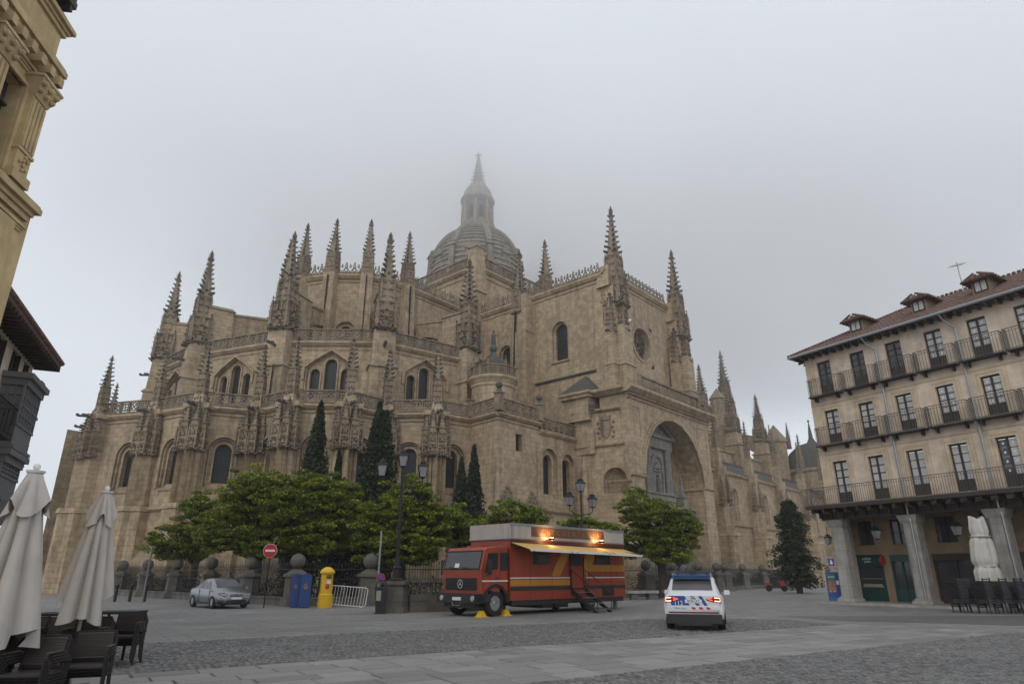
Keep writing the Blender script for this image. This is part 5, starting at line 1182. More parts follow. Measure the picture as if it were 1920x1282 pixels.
def gallery(x0, x1, z0, z1, pr, nx, nz):
    m = MB(); m.box(x0,x1,-pr,0,z0,z0+.75); m.box(x0-.08,x1+.08,-pr-.08,0,z1-.45,z1-.2); m.box(x0-.2,x1+.2,-pr-.2,0,z1-.2,z1); m.box(x0-.1,x1+.1,-pr-.1,0,z0-.12,z0); m.box(x0-.04,x1+.04,-pr-.04,0,z0+.72,z0+.80)
    for i in range(nx+1): x = x0+(x1-x0)*i/nx; t_ = .05 if i in (0,nx) else .03; m.box(x-t_,x+t_,-pr-.02,-pr+.06,z0+.8,z1-.45)
    for i in range(1,3): y = -pr*i/3; m.box(x0-.02,x0+.04,y-.03,y+.03,z0+.8,z1-.45)
    for j in range(1,nz): z = z0+.8+(z1-z0-1.25)*j/nz; m.box(x0,x1,-pr-.01,-pr+.05,z-.02,z+.02); m.box(x0-.01,x0+.05,-pr,0,z-.02,z+.02)
    g_ = m.build('glazed_gallery', 'wood_grey', dk)
    m = MB(); m.box(x0+.06,x1-.06,-pr+.06,-.02,z0+.8,z1-.45); m.build('pane', 'gallery_glass', g_)
gallery(DL-3.3, DL-1.0, 5.9, 8.5, .75, 6, 4); gallery(DL-3.3, DL-1.0, 4.1, 5.75, .65, 6, 3)
m = MB(); m.frus(DL-2.6,-.5,3.2,3.98,.4,.3,1.2,.5); m.box(DL-3.4,DL-1.5,-.45,0,3.5,3.95); m.build('oriel_base', 'wood_grey', dk)
m = MB(); m.box(DL-6.2,DL-4.0,-.9,0,5.9,6.02); b_ = m.build('balcony', 'iron_black', dk); m = MB(); railing(m, DL-6.2, DL-4.0, -.88, 6.02, 1.0, depth=.8); m.build('railing', 'iron_black', b_, kind='stuff')
m = MB(); m.slab([(DL-.35,8.9),(DL+.25,8.9),(DL+.25,9.0),(DL-.35,9.0)], -.5, .2); m.box(DL-.35,DL+.2,-.42,.1,8.2,8.9); m.build('side_box', 'shop_green', dk)
m = MB(); m.box(DL-.45,DL+.2,-.55,.1,7.45,7.55); m.box(DL-.4,DL+.15,-.5,.1,7.0,7.45); m.build('side_box', 'wood_dark', dk)
m = MB(); m.tube([(DL+.05,-.5,7.2),(DL-.05,-.25,6.9),(DL,-.12,6.7),(DL,-.1,.3)], .05, 6); m.build('downpipe', 'iron_black', dk)
m = MB(); railing(m, DL-.4, DL+.05, -.5, 5.6, .8, .09, depth=.5); m.box(DL-.42,DL+.07,-.52,0,5.55,5.6); m.build('side_balcony', 'iron_black', dk, kind='stuff')
m = MB(); m.box(.5,DL-.3,-.1,.02,.2,3.0); m.build('shop_front', 'wood_dark', dk); m = MB(); m.add([(.5,-.1,3.3),(DL-1,-.1,3.3),(DL-1,-1.2,2.9),(.5,-1.2,2.9)], [(0,1,2,3)]); m.build('awning', 'tail_dark', dk)
# ================================================================== paving: bands of slabs and cobbles
bd = (math.sin(BAND), math.cos(BAND)); bp = (math.cos(BAND), -math.sin(BAND))       # along, and towards the camera
O0 = (-6.3, 12.1)
def B(a, b, z=0): return (O0[0]+bd[0]*a+bp[0]*b, O0[1]+bd[1]*a+bp[1]*b, z)
BM = lambda a, b, z=0: Matrix.Translation(B(a, b, z)) @ Matrix.Rotation(R(90)-BAND, 4, 'Z')
# cobble strip lies at b in (-5.6, 0), slab path at b in (0, 4.3), cobble field at b > 4.3
def sheet(name, pts, mat, z):
    m = MB(); m.add([(x, y, z) for x, y in pts], [tuple(range(len(pts)))]); return m.build(name, mat, kind='structure')
q = lambda a, b: B(a, b)[:2]
sheet('cobble_strip', [q(-1.2,0), q(20.6,0), q(21.5,-2.8), q(19,-5.6), q(-6.5,-5.6), q(-7.5,-4.5)], 'cobble_ground', .004)
sheet('cobble_field', [q(-3,4.4), q(22.5,4.4), q(24.5,5.2), q(38,12), q(38,26), q(-6,26)], 'cobble_ground', .008)
sheet('cobble_strip', [q(23,-4.4), (20.9,28.4), (34,28.4), (34,21.5), (16.8,23.1), q(22.5,-1.5)], 'cobble_ground', .006)
# single slabs of the path, nearest ones
sl = [];
for k in range(4):
    m = MB(); w_, d_ = (1.0, .92, 1.08, .84)[k], .54
    m.add([(.012,.012,0),(w_-.012,.012,0),(w_-.012,d_-.012,0),(.012,d_-.012,0),(.026,.026,.03),(w_-.026,.026,.03),(w_-.026,d_-.026,.03),(.026,d_-.026,.03)], [(4,5,6,7),(0,1,5,4),(1,2,6,5),(2,3,7,6),(3,0,4,7)])
    sl.append((w_, m.mesh('slab', 'slab_granite')))
cnt = 0
pj = MB(); pj.add([(0,0,0),(21.6,0,0),(21.6,-4.4,0),(0,-4.4,0)], [(3,2,1,0)]); bed = pj.build('slab_path', 'lead_joint', None, BM(-1.0, 0, .006), kind='structure')
iM = BM(-1.0, 0, .006).inverted(); late = MB(); rows_ = 8; grid = []
for r_ in range(rows_):
    a = rnd.uniform(0, .6)
    while a < 21.5:
        w_, me_ = rnd.choice(sl)
        grid.append((math.hypot(*B(a, r_*.55)[:2]), a, r_, w_, me_)); a += w_
grid.sort(key=lambda g_: g_[0])
for i, (dd_, a, r_, w_, me_) in enumerate(grid):
    z = rnd.uniform(-.006, .008); rot = rnd.uniform(-.006, .006)
    Mx = BM(a-1.0, (r_+1)*.55-.01, z) @ Matrix.Rotation(rot, 4, 'Z') @ Matrix.Rotation(rnd.uniform(-.006,.006), 4, 'X')
    if B(a, r_*.55)[1] < 10.2: continue
    if cnt < 290: place(me_, 'slab', bed, iM @ Mx); cnt += 1
# cobbles as real stones, near ones only
def cobbles(name, inside, a0, a1, b0, b1, parent_label=None, sa=.135, sb=.105, z=.0):
    m = MB(); vs = []; fs = []; o = 0
    na, nb = int((a1-a0)/sa), int((b1-b0)/sb)
    for j in range(nb):
        off = rnd.uniform(0, sa)
        for i in range(na):
            a = a0+i*sa+off+rnd.uniform(-.012,.012); b = b0+j*sb+rnd.uniform(-.008,.008)
            x, y, _ = B(a, b)
            if not inside(a, b, x, y): continue
            w_, d_ = sa*.5-rnd.uniform(.006,.02), sb*.5-rnd.uniform(.005,.013); h = .018+rnd.uniform(0,.02); t1, t2 = rnd.uniform(-.006,.006), rnd.uniform(-.006,.006)
            for (da, db, hz) in ((-w_,-d_,0),(w_,-d_,0),(w_,d_,0),(-w_,d_,0),(-w_*.72,-d_*.72,h+t1),(w_*.72,-d_*.72,h+t2),(w_*.72,d_*.72,h-t1),(-w_*.72,d_*.72,h-t2)):
                xx, yy, _ = B(a+da, b+db); vs.append((xx, yy, z+hz))
            fs += [(o+4,o+5,o+6,o+7),(o,o+1,o+5,o+4),(o+1,o+2,o+6,o+5),(o+2,o+3,o+7,o+6),(o+3,o,o+4,o+7)]; o += 8
    m.v = vs; m.f = fs; m.mi = [0]*len(fs)
    o_ = m.build(name, 'cobble_granite'); o_['kind'] = 'stuff'; return o_
fov = lambda x, y: abs(x) < .90*y+.6 and y > 10.2
cobbles('strip_cobbles', lambda a,b,x,y: fov(x,y) and y < 26 and a > -1.2 + (b*-.9-5 if b < -4.5 else b*1.1), -7, 20.5, -5.6, -.05, z=.004)
cobbles('field_cobbles', lambda a,b,x,y: fov(x,y) and y < 21.5, -2, 22, 4.45, 16, z=.008)
# gutter line left of the strip, and joints of the slabs under the chairs
m = MB(); m.add([(-9.23,17.68,.013),(-9.17,17.72,.013),(-4.97,10.92,.013),(-5.03,10.88,.013)], [(0,1,2,3)]); m.build('gutter_joint', 'lead_joint', kind='structure')
grd = MB()
for r_ in range(11):
    a = -9+rnd.uniform(0,.8)
    while a < -2.2:
        w_, me_ = rnd.choice(sl); b = -2.6+r_*.55
        x, y, _ = B(a, b)
        if y > 9.8 and x < -5.0-(y-10.9)*.63-.5 and fov(x,y) and cnt < 360:
            place(me_, 'slab', plaza, BM(a, b+.55, -.022)); cnt += 1
        a += w_
# ================================================================== churchyard fence: stone posts with balls, iron railings
def ball_post_mesh():
    m = MB(); m.frus(0,0,0,.35,.62,.62,.58,.58); m.frus(0,0,.35,1.45,.46,.46,.44,.44); m.frus(0,0,1.45,1.6,.54,.54,.54,.54); m.frus(0,0,1.6,1.85,.46,.46,.18,.18)
    return m.mesh('ball_post', 'granite_post')
ME_POST = ball_post_mesh(); b_ = MB(); b_.ball(0,0,2.23,.40,20,14); ME_BALL = b_.mesh('ball', 'granite_post')
def run_pts(p, az, ks): return [(p[0]+math.sin(R(az))*k, p[1]+math.cos(R(az))*k) for k in ks]
fl = run_pts((-11.5, 36.9), -46.7, [0, 5.3, 10.8, 16.4, 22.0, 27.5, 33.0])
fm = [(-7.7, 37.4), (-1.5, 41.0), (3.2, 45.2), (7.2, 49.3)]
frt = [(10.3, 53), (13.5, 58), (16.8, 62.2), (19.7, 66.4), (21.2, 68.8), (25.1, 75), (29.4, 81), (36, 91)]
fence = thing('churchyard_fence', 'stone and iron railing fence with stone ball posts around the cathedral yard', 'fence', (0,0,0))
allp = fl[::-1] + fm + frt
for i, p in enumerate(allp):
    f_ = place(ME_POST, 'post', fence, fr(p[0], p[1], 0, .6)); o = place(ME_BALL, 'ball', f_, None, True)
def iron_run(p0, p1, z0, z1, sp=.16, plinth=.45):
    M = wallM(p0, p1); L = wlen(p0, p1); m = MB(); m.T = M
    n = int((L-1.0)/sp)
    for i in range(n+1):
        x = .5+(L-1.0)*i/max(1,n); top = z1+(.0 if i%2 else .12)
        m.box(x-.013,x+.013,-.013,.013,z0,top-.1); m.add([(x-.035,-.01,top-.12),(x+.035,-.01,top-.12),(x,0,top+.06),(x,-.02,top-.18)], [(0,1,2),(0,3,1)])
    m.box(.4,L-.4,-.025,.025,z1-.35,z1-.30); m.box(.4,L-.4,-.025,.025,z0+.12,z0+.17); m.box(.4,L-.4,-.02,.02,(z0+z1)*.5,(z0+z1)*.5+.04)
    m.build('railing', 'iron_black', fence, kind='stuff')
    m = MB(); m.T = M; m.box(.4,L-.4,-.25,.25,0,plinth); m.box(.4,L-.4,-.3,.3,plinth-.1,plinth); m.build('plinth', 'granite_post', fence)
for a, b in zip(allp, allp[1:]): iron_run(a, b, .45, 2.15)
# low clipped hedge and planting behind the railings
rs = np.random.RandomState(5)
def leaves(name, centres, radii, per, size, mat, parent=None, flat=.5, kind=None, seed=1, drop=0.0):
    """leaf quads spread through ellipsoid clumps; centres Nx3, radii Nx3"""
    r = np.random.RandomState(seed); C = np.repeat(np.asarray(centres, float), per, 0); Rr = np.repeat(np.asarray(radii, float), per, 0); n = len(C)
    d = r.normal(size=(n,3)); d /= np.linalg.norm(d, axis=1)[:,None]; d *= (r.uniform(.25,1,n)**.45)[:,None]; P = C+d*Rr
    nn = r.normal(size=(n,3)); nn[:,2] = np.abs(nn[:,2])*(1+3*flat)+.2; nn /= np.linalg.norm(nn, axis=1)[:,None]
    u = np.cross(nn, r.normal(size=(n,3))); u /= np.linalg.norm(u, axis=1)[:,None]; v = np.cross(nn, u)
    s = size*r.uniform(.6,1.3,n)[:,None]; u = u*s; v = v*s*.62
    V = np.stack([P-u, P+v*.9-u*.1, P+u, P-v*.9+u*.15], 1).reshape(-1,3)
    me = bpy.data.meshes.new(name); me.vertices.add(4*n); me.vertices.foreach_set('co', V.ravel()); me.loops.add(4*n); me.loops.foreach_set('vertex_index', np.arange(4*n, dtype=np.int32))
    me.polygons.add(n); me.polygons.foreach_set('loop_start', np.arange(0,4*n,4,dtype=np.int32)); me.update(calc_edges=True); me.materials.append(MATS[mat])
    o = bpy.data.objects.new(name, me); COL.objects.link(o)
    if parent is not None: o.parent = parent
    if kind: o['kind'] = kind
    return o
for pts_, nm, lab in ((fl[::-1], 'hedge', 'dark clipped hedge behind the iron railings on the left'), (fm, 'hedge', 'dark hedge behind the railings and the food truck'), (frt, 'hedge', 'low ragged hedge behind the ball posts near the porch')):
    C_ = []; Rd = []
    for a, b in zip(pts_, pts_[1:]):
        L = wlen(a, b)
        for k in range(int(L/.55)):
            u = (k+.5)/int(L/.55); x = a[0]+(b[0]-a[0])*u; y = a[1]+(b[1]-a[1])*u
            ox, oy = -(b[1]-a[1])/L*1.3, (b[0]-a[0])/L*1.3
            if pts_ is frt: ox, oy = ox*.8, oy*.8
            hh = rnd.uniform(.55,.85); C_.append((x+ox+rnd.uniform(-.2,.2), y+oy+rnd.uniform(-.2,.2), hh)); Rd.append((.6,.6,hh))
    o = leaves(nm, C_, Rd, 70, .10, 'leaf_cypress', flat=.1, seed=3); o['label'] = lab; o['category'] = 'hedge'
m = MB(); m.prism([(x, y) for x, y in (fl[5], fl[3], fl[0], fm[0], fm[1], fm[2], fm[3], frt[0], frt[1], W(-6,31.5), W(-18,33), (-20,52), (-34,58))], .0, .06); m.build('churchyard_soil', 'dirt', kind='structure')

# stone pedestal of the street lamp with the low balustrade beside it
pd = thing('lamp_pedestal', 'square granite pedestal carrying the tall street lamp beside the litter bin', 'pedestal', (-5.15, 30.9, 0), R(-8))
m = MB(); m.frus(0,0,0,.25,.56,.56,.54,.54); m.frus(0,0,.25,1.15,.48,.48,.47,.47); m.frus(0,0,1.15,1.3,.57,.57,.57,.57); m.build('block', 'granite_post', pd)
lw = thing('low_balustrade', 'low granite parapet with slender stone bars between pedestal and truck', 'parapet', (-4.6, 31.2, 0), R(24))
m = MB(); m.box(0,4.6,-.25,.25,0,.42); m.box(0,4.6,-.15,.15,.42,.72); m.box(0,4.6,-.2,.2,1.22,1.38); m.build('wall', 'granite_post', lw)
bb = MB(); bb.box(-.05,.05,-.06,.06,.72,1.22); bm_ = bb.mesh('bar', 'granite_post')
for k in range(19): place(bm_, 'bar', lw, Matrix.Translation((.35+k*.22, 0, 0)))
for x_ in (1.4, 3.2): m = MB(); m.frus(x_,0,.3,.6,.5,.2,.42,.17); m.build('carved_block', 'granite_post', lw)

# ================================================================== trees
def tree(x, y, th, crown, label, name='broadleaf_tree', leaf='leaf_fresh', seed=1, per=255, lean=0, n=70, size=.088, group='spring green trees in the cathedral yard', trunk=.24):
    """crown: list of (dx, dy, z, rx, ry, rz) lobes"""
    r = random.Random(seed); t = thing(name, label, 'tree', (x, y, 0), 0, group)
    m = MB(); m.tube([(0,0,-.1),(lean*.2,0,th*.35),(lean*.5,.1,th*.7),(lean,.05,th)], [trunk*1.5,trunk*1.05,trunk*.95,trunk], 9)
    C_ = []; Rd = []
    for lb in crown:
        dx, dy, z, rx, ry, rz = lb
        k = int(1.9*(int(n*rx*ry*rz/6)+8))
        hub = (dx*.55, dy*.55, z-rz*.55); m.tube([(lean,.05,th*.95),((lean+hub[0])/2+r.uniform(-.2,.2),hub[1]/2,(th+hub[2])/2),hub], [trunk*.75,trunk*.5,trunk*.35], 6)
        for i in range(k):
            a = r.uniform(0, 2*math.pi); q_ = r.uniform(0,1)**.5; e = r.uniform(-.75,1)
            rr = math.sqrt(max(0, 1-e*e))*(.55+.45*q_) if abs(e) < 1 else 0
            ex_ = r.uniform(1.08, 1.32) if i % 6 == 0 else r.uniform(.85, 1.0); px, py, pz = dx+rx*rr*ex_*math.cos(a), dy+ry*rr*ex_*math.sin(a), z+rz*e*ex_
            C_.append((px,py,pz)); s = r.uniform(.22,.52); Rd.append((s*1.15, s*1.15, s*.42))
            if i % 2 == 0: m.tube([hub, ((hub[0]+px)/2+r.uniform(-.25,.25),(hub[1]+py)/2+r.uniform(-.25,.25),(hub[2]+pz)/2-.1),(px,py,pz-.1)], [trunk*.28,trunk*.16,trunk*.05], 4)
    m.build('trunk', 'bark', t); leaves('crown', C_, Rd, per, size, leaf, t, flat=.45, seed=seed)
    return t
tree(-22.4, 48.6, 2.2, [(-2.0,0,3.9,1.6,1.6,1.0),(-.2,0,5.5,1.8,1.5,1.4),(1.6,0,4.4,1.9,1.4,1.3),(-1.2,.2,3.0,1.8,1.2,.6)], 'small spreading tree at the left end, behind the silver car', seed=1, per=132)
tree(-15.6, 42.0, 2.2, [(-1.9,0,3.9,1.7,1.9,1.4),(-.5,0,6.0,2.2,2.2,1.7),(1.7,0,5.2,1.8,2.1,1.7),(.4,.2,3.4,2.3,2.0,1.1)], 'broad round tree with dense crown behind the no-entry sign', seed=2, per=138, trunk=.3)
tree(-11.6, 42.5, 2.2, [(-1.2,0,6.0,1.9,2.0,1.6),(.7,0,5.5,1.6,1.9,1.7),(-.3,0,3.7,2.0,2.0,1.5)], 'yellow-green tree with full crown above the blue mailboxes', seed=3, per=145, trunk=.28)
tree(-6.6, 41.0, 2.1, [(-1.5,0,4.0,1.4,1.8,1.5),(.2,0,5.5,1.6,1.8,1.5),(1.6,0,4.2,1.5,1.7,1.4),(0,0,3.0,2.4,1.9,1.1)], 'tree with tiered crown right behind the tall street lamp', seed=4, per=132, trunk=.27)
tree(-3.1, 43.0, 2.0, [(-.6,0,4.3,1.3,1.5,1.2),(.8,0,3.6,1.3,1.4,1.1)], 'low tree squeezed between the lamp tree and the truck cab', seed=5, per=132)
tree(.2, 44.0, 2.6, [(-.4,0,5.3,1.6,1.7,1.0),(1.0,0,4.9,1.1,1.4,.8),(-.8,0,4.0,1.6,1.6,.9)], 'open airy tree rising over the white roof box of the truck', seed=6, per=99, n=50)
tree(5.2, 47.5, 2.4, [(-.3,0,4.5,1.5,1.5,.8),(1.2,0,4.2,1.3,1.4,.8)], 'small low tree behind the second street lamp', seed=7, per=105)
tree(10.6, 48.6, 2.2, [(-1.5,0,5.9,1.5,1.6,1.2),(.2,0,4.9,1.7,1.7,1.4),(1.5,0,4.5,1.4,1.5,1.5),(-1.7,0,3.8,1.4,1.4,1.2),(.4,0,3.1,1.7,1.6,.9)], 'leafy tree in front of the porch arch at the tail of the truck', seed=8, per=124, trunk=.3)
def cypress(x, y, h, r0, label, seed, tops=((0,0,1),), leaf='leaf_cypress', name='cypress'):
    r = random.Random(seed); t = thing(name, label, 'tree', (x, y, 0), 0, 'dark cypresses in the cathedral yard'); C_ = []; Rd = []
    m = MB(); m.tube([(0,0,0),(0,0,h*.5)], [.2,.08], 6); m.build('trunk', 'bark', t)
    for dx, dy, k in tops:
        hh = h*k; n = int(hh*14)
        for i in range(n):
            u = (i+.5)/n; rad = r0*k*min(1, (1-u)**.7*1.3, .45+u*3)*(.8+.3*r.random()); a = i*2.4+r.uniform(-.5,.5)
            C_.append((dx*(1-.2*u)+rad*.55*math.cos(a), dy+rad*.55*math.sin(a), .4+hh*u)); s = max(.13, rad*.55); Rd.append((s, s, s*1.5+.2))
    leaves('crown', C_, Rd, 60, .13, leaf, t, flat=-.2, seed=seed); return t
cypress(-14.6, 48.5, 13.4, 1.5, 'tall dark cypress standing left, behind the round green trees', 11, ((0,0,1),(-.9,.3,.72)))
cypress(-10.0, 48.0, 13.2, 1.7, 'tallest and thickest dark cypress, above the lamp tree', 12, ((0,0,1),(.7,0,.95),(-.9,.2,.7)))
cypress(-12.6, 47.5, 9.3, .8, 'thin short cypress between the two tall ones', 13, ((0,0,1),(.6,.2,.8)))
cypress(-3.4, 51.5, 10.6, 1.15, 'twin-topped dark cypress beside the sacristy corner', 14, ((-.7,0,.9),(.5,0,1)))
# the dark conifer before the nave
def conifer(x, y, h, label):
    r = random.Random(21); t = thing('conifer', label, 'tree', (x, y, 0)); C_ = []; Rd = []
    m = MB(); m.tube([(0,0,0),(.1,0,h*.5),(0,0,h)], [.28,.16,.03], 7)
    for i in range(105):
        u = r.random()**.85; z = h*(.10+.88*u); rad = min((1-u)**.55, .55+1.2*u)*h*.36*(.3+.7*r.random()); a = r.uniform(0, 6.28)
        e = (rad*math.cos(a), rad*math.sin(a), z-.25-rad*.12); m.tube([(0,0,z),(e[0]*.5,e[1]*.5,z-.02),e], [.06,.04,.015], 4)
        for k in range(3): q_ = 1-.28*k; C_.append((e[0]*q_, e[1]*q_, z+(e[2]-z)*q_)); Rd.append((.55,.55,.38))
    m.build('trunk', 'bark', t); leaves('crown', C_, Rd, 60, .12, 'leaf_conifer', t, flat=.3, seed=22)
conifer(25.0, 60.5, 7.9, 'dark green conifer standing alone in front of the nave wall')

# ================================================================== street furniture
def street_lamp(x, y, z0, h, label, rz=0, s=1.0):
    t = thing('street_lamp', label, 'street lamp', (x, y, z0), rz, 'three-lantern iron street lamps')
    m = MB(); m.lathe([(.30,0),(.30,.06),(.2,.12),(.17,.5),(.2,.55),(.13,.62),(.10,.9),(.085,1.0),(.07,h*.55),(.085,h*.56),(.055,h*.6),(.05,h-1.0),(.07,h-.98),(.04,h-.7)], 12)
    m.tube([(-.95,0,h*.70+.55),(-.95,0,h*.70+.25),(-.5,0,h*.70+.08),(.0,0,h*.70),(.5,0,h*.70+.08),(.95,0,h*.70+.25),(.95,0,h*.70+.55)], .028, 6)
    m.tube([(-.7,0,h*.70+.13),(-.3,0,h*.70-.35),(0,0,h*.70-.4)], .018, 5); m.tube([(.7,0,h*.70+.13),(.3,0,h*.70-.35),(0,0,h*.70-.4)], .018, 5)
    m.build('pole', 'iron_black', t)
    for dx, z in ((-.95, h*.70+.5), (.95, h*.70+.5), (0, h-.75)):
        a_, b_ = MB(), MB(); lantern_geo(a_, b_, dx, 0, z, 1.18); f_ = a_.build('lantern_frame', 'iron_black', t); b_.build('lantern_glass', 'lantern_glass', f_)
    return t
street_lamp(-5.15, 30.9, 1.3, 5.75, 'tall black street lamp with three lanterns on the granite pedestal', R(12))
street_lamp(4.35, 42.0, .0, 7.2, 'black three-lantern street lamp rising behind the food truck', R(35))
# no entry sign
def road_sign(x, y, h, label, kind, rz=0, post='iron_grey', rad=.30):
    t = thing('road_sign', label, 'sign', (x, y, 0), rz)
    m = MB(); m.tube([(0,0,0),(0,0,h)], .03, 8); m.build('post', post, t)
    m = MB(); m.T = Matrix.Translation((0,-.05,h-rad*.6)) @ UPR; m.lathe([(rad,0),(rad,.015)], 28); pl_ = m.build('sign_plate', 'paint_red', t)
    if kind == 'noentry':
        m = MB(); m.box(-rad*.72,rad*.72,-.078,-.071,h-rad*.6-.05,h-rad*.6+.05); m.build('white_bar', 'paint_white', pl_)
        m = MB(); m.T = Matrix.Translation((0,-.045,h-rad*.6)) @ UPR; m.lathe([(rad+.02,-.01),(rad+.02,.004)], 28); m.build('rim', 'paint_white', pl_)
    else:
        m = MB(); m.T = Matrix.Translation((0,-.066,h-rad*.6)) @ UPR; m.lathe([(rad*.8,0),(rad*.8,.008)], 24); m.build('blue_disc', 'sign_blue', pl_)
        m = MB(); m.T = Matrix.Translation((0,-.078,h-rad*.6)) @ Matrix.Rotation(R(45), 4, 'Y'); m.box(-rad*.8,rad*.8,-.002,.003,-.035,.035); m.build('red_slash', 'paint_red', pl_)
road_sign(-12.35, 34.9, 2.9, 'round red no-entry sign with white bar on a dark post', 'noentry', R(12), 'iron_black', .32)
road_sign(-5.75, 30.3, 1.55, 'small blue and red no-parking sign beside the litter bin', 'nopark', R(8), 'iron_grey', .2)
road_sign(12.4, 51.0, 2.6, 'distant no-stopping sign turned sideways in front of the porch', 'nopark', R(-52), 'iron_grey', .32)
road_sign(29.5, 70.0, 2.2, 'small far blue sign between the ball post and the motorcycle', 'nopark', R(-30), 'iron_grey', .28)
t = thing('grey_pole', 'bare thin grey pole standing on the plaza left of the silver car', 'pole', (-21.9, 41.5, 0)); m = MB(); m.tube([(0,0,0),(0,0,3.1)], .055, 8); m.build('pole', 'iron_grey', t); m = MB(); m.tube([(0,0,3.1),(0,0,3.16)], .065, 8); m.build('cap', 'iron_grey', t)
t = thing('white_pole', 'white bare pole between the barrier and the street lamp', 'pole', (-6.7, 34.6, 0)); m = MB(); m.tube([(0,0,0),(.02,0,3.6)], .05, 8); m.build('pole', 'zinc', t); m = MB(); m.tube([(0,0,3.6),(0,0,3.64)], .06, 8); m.build('cap', 'zinc', t)
bl = MB(); bl.lathe([(.09,0),(.09,.55),(.11,.6),(.07,.7),(.12,.85),(.12,.95),(.03,1.02)], 10); bme = bl.mesh('bollard', 'iron_black')
for x_, y_, lb in ((-24.2,42.6,'black iron bollard left of the grey pole, outermost of three'),(-23.3,42.6,'black iron bollard left of the grey pole, middle of three'),(-22.4,42.6,'black iron bollard right next to the grey pole')):
    o = place(bme, 'bollard', None, fr(x_, y_)); o['label'] = lb; o['category'] = 'bollard'; o['group'] = 'bollards by the left railings'
# yellow pillar box
t = thing('pillar_box', 'round yellow post box with domed cap beside the white barrier', 'post box', (-9.35, 35.0, 0), R(14))
m = MB(); m.lathe([(.36,0),(.36,.62),(.30,.66),(.30,1.60)], 24); m.build('body', 'paint_yellow', t)
m = MB(); m.lathe([(.30,1.60),(.37,1.62),(.37,1.70),(.30,1.80),(.16,1.90),(.02,1.93)], 24); m.build('cap', 'paint_yellow', t)
m = MB(); m.box(-.03,.24,-.34,-.24,1.40,1.46); m.box(-.03,.24,-.34,-.26,1.5,1.53); m.build('slot', 'iron_black', t)
m = MB(); m.box(.02,.2,-.33,-.25,1.12,1.30); m.build('notice', 'paint_white', t)
m = MB(); m.T = Matrix.Translation((.05,-.315,.98)); annulus(m, 0, 0, .10, .07, -.01, .01, 12); m.slab([(-.07,.03),(.07,.03),(.07,-.03),(0,-.09),(-.07,-.03)], -.012, .01); m.slab([(-.07,.11),(-.04,.14),(0,.12),(.04,.14),(.07,.11),(.06,.09),(-.06,.09)], -.012, .01); m.build('crest', 'paint_red', t)
# two blue boxes
for x_, y_, w_, lb in ((-10.95,35.2,.42,'narrow blue mail cabinet on the left, next to the ball post'),(-10.35,34.9,.52,'wider blue mail cabinet with a yellow horn, next to the post box')):
    t = thing('mail_cabinet', lb, 'cabinet', (x_, y_, 0), R(15), 'blue mail cabinets by the fence')
    m = MB(); m.box(-w_/2,w_/2,-.28,.28,.05,1.5); m.box(-w_/2+.04,w_/2-.04,-.24,.24,0,.05); m.build('body', 'paint_blue', t); m = MB(); m.box(-w_/2-.02,w_/2+.02,-.30,.30,1.5,1.56); m.box(-.1,.1,-.2,.2,1.56,1.62); m.build('lid', 'paint_blue', t)
    m = MB(); m.T = Matrix.Translation((0,-.285,1.0)); s_ = .7 if w_ < .5 else 1
    annulus(m, 0, -.05*s_, .085*s_, .05*s_, -.006, .004, 12); beam(m, -.12*s_, .0, .12*s_, -.02, -.006, .004, .012); m.slab([(-.07*s_,.07*s_),(-.08*s_,.13*s_),(-.03*s_,.10*s_),(0,.15*s_),(.03*s_,.10*s_),(.08*s_,.13*s_),(.07*s_,.07*s_)], -.006, .004); m.build('horn_emblem', 'truck_yellow', t)
    m = MB(); m.box(-w_/2+.02,w_/2-.02,-.287,-.279,.08,.1); m.box(-w_/2+.02,-w_/2+.035,-.287,-.279,.1,1.45); m.box(w_/2-.035,w_/2-.02,-.287,-.279,.1,1.45); m.build('door_frame', 'sign_blue', t)
# white crowd barrier, leaning
t = thing('crowd_barrier', 'white metal crowd barrier leaning against the fence behind the post box', 'barrier', (-8.75, 35.35, 0), R(-3))
t.rotation_euler = (R(-9), R(4), R(-3))
m = MB(); m.tube([(-1.1,0,.05),(-1.1,0,.95),(-1.0,0,1.02),(1.25,0,1.02),(1.35,0,.95),(1.35,0,.2),(1.28,0,.12),(-1.1,0,.12)], .022, 6); m.build('frame', 'paint_white', t)
bb = MB(); bb.tube([(0,0,.12),(0,0,1.02)], .012, 5); bm_ = bb.mesh('bar', 'paint_white')
for k in range(15): place(bm_, 'bar', t, Matrix.Translation((-.95+k*.155, 0, 0)))
for x_ in (-1.0, 1.2): m = MB(); m.tube([(x_,-.28,.02),(x_,0,.14),(x_,.28,.02)], .02, 5); m.build('foot', 'paint_white', t)
# litter bin
t = thing('litter_bin', 'black litter bin with a pale notice in front of the lamp pedestal', 'bin', (-5.62, 29.95, 0), R(10))
m = MB(); m.frus(0,0,.02,1.0,.19,.19,.27,.25); m.frus(0,0,0,.04,.26,.26,.26,.26); m.build('body', 'bin_black', t); m = MB(); m.frus(0,0,1.0,1.06,.30,.28,.30,.28); annulus(m, 0, 1.1, .26, .2, -.25, -.2, 12); m.build('lid', 'bin_black', t)
m = MB(); m.box(-.2,0,-.262,-.245,.52,.92); m.build('notice', 'letter_cream', t)
# stone benches right of the truck
def bench(x, y, rz, label):
    t = thing('stone_bench', label, 'bench', (x, y, 0), rz, 'granite benches along the yard fence'); m = MB(); m.box(-1.1,1.1,-.32,.32,.38,.55); m.build('seat', 'granite_pillar', t)
    for q in (-.6, .6): m = MB(); m.frus(q,0,0,.38,.22,.22,.2,.22); m.build('leg', 'granite_post', t)
bench(8.6, 46.2, R(14), 'grey stone bench just behind the tail of the truck'); bench(11.4, 47.5, R(14), 'grey stone bench left of the police car'); 
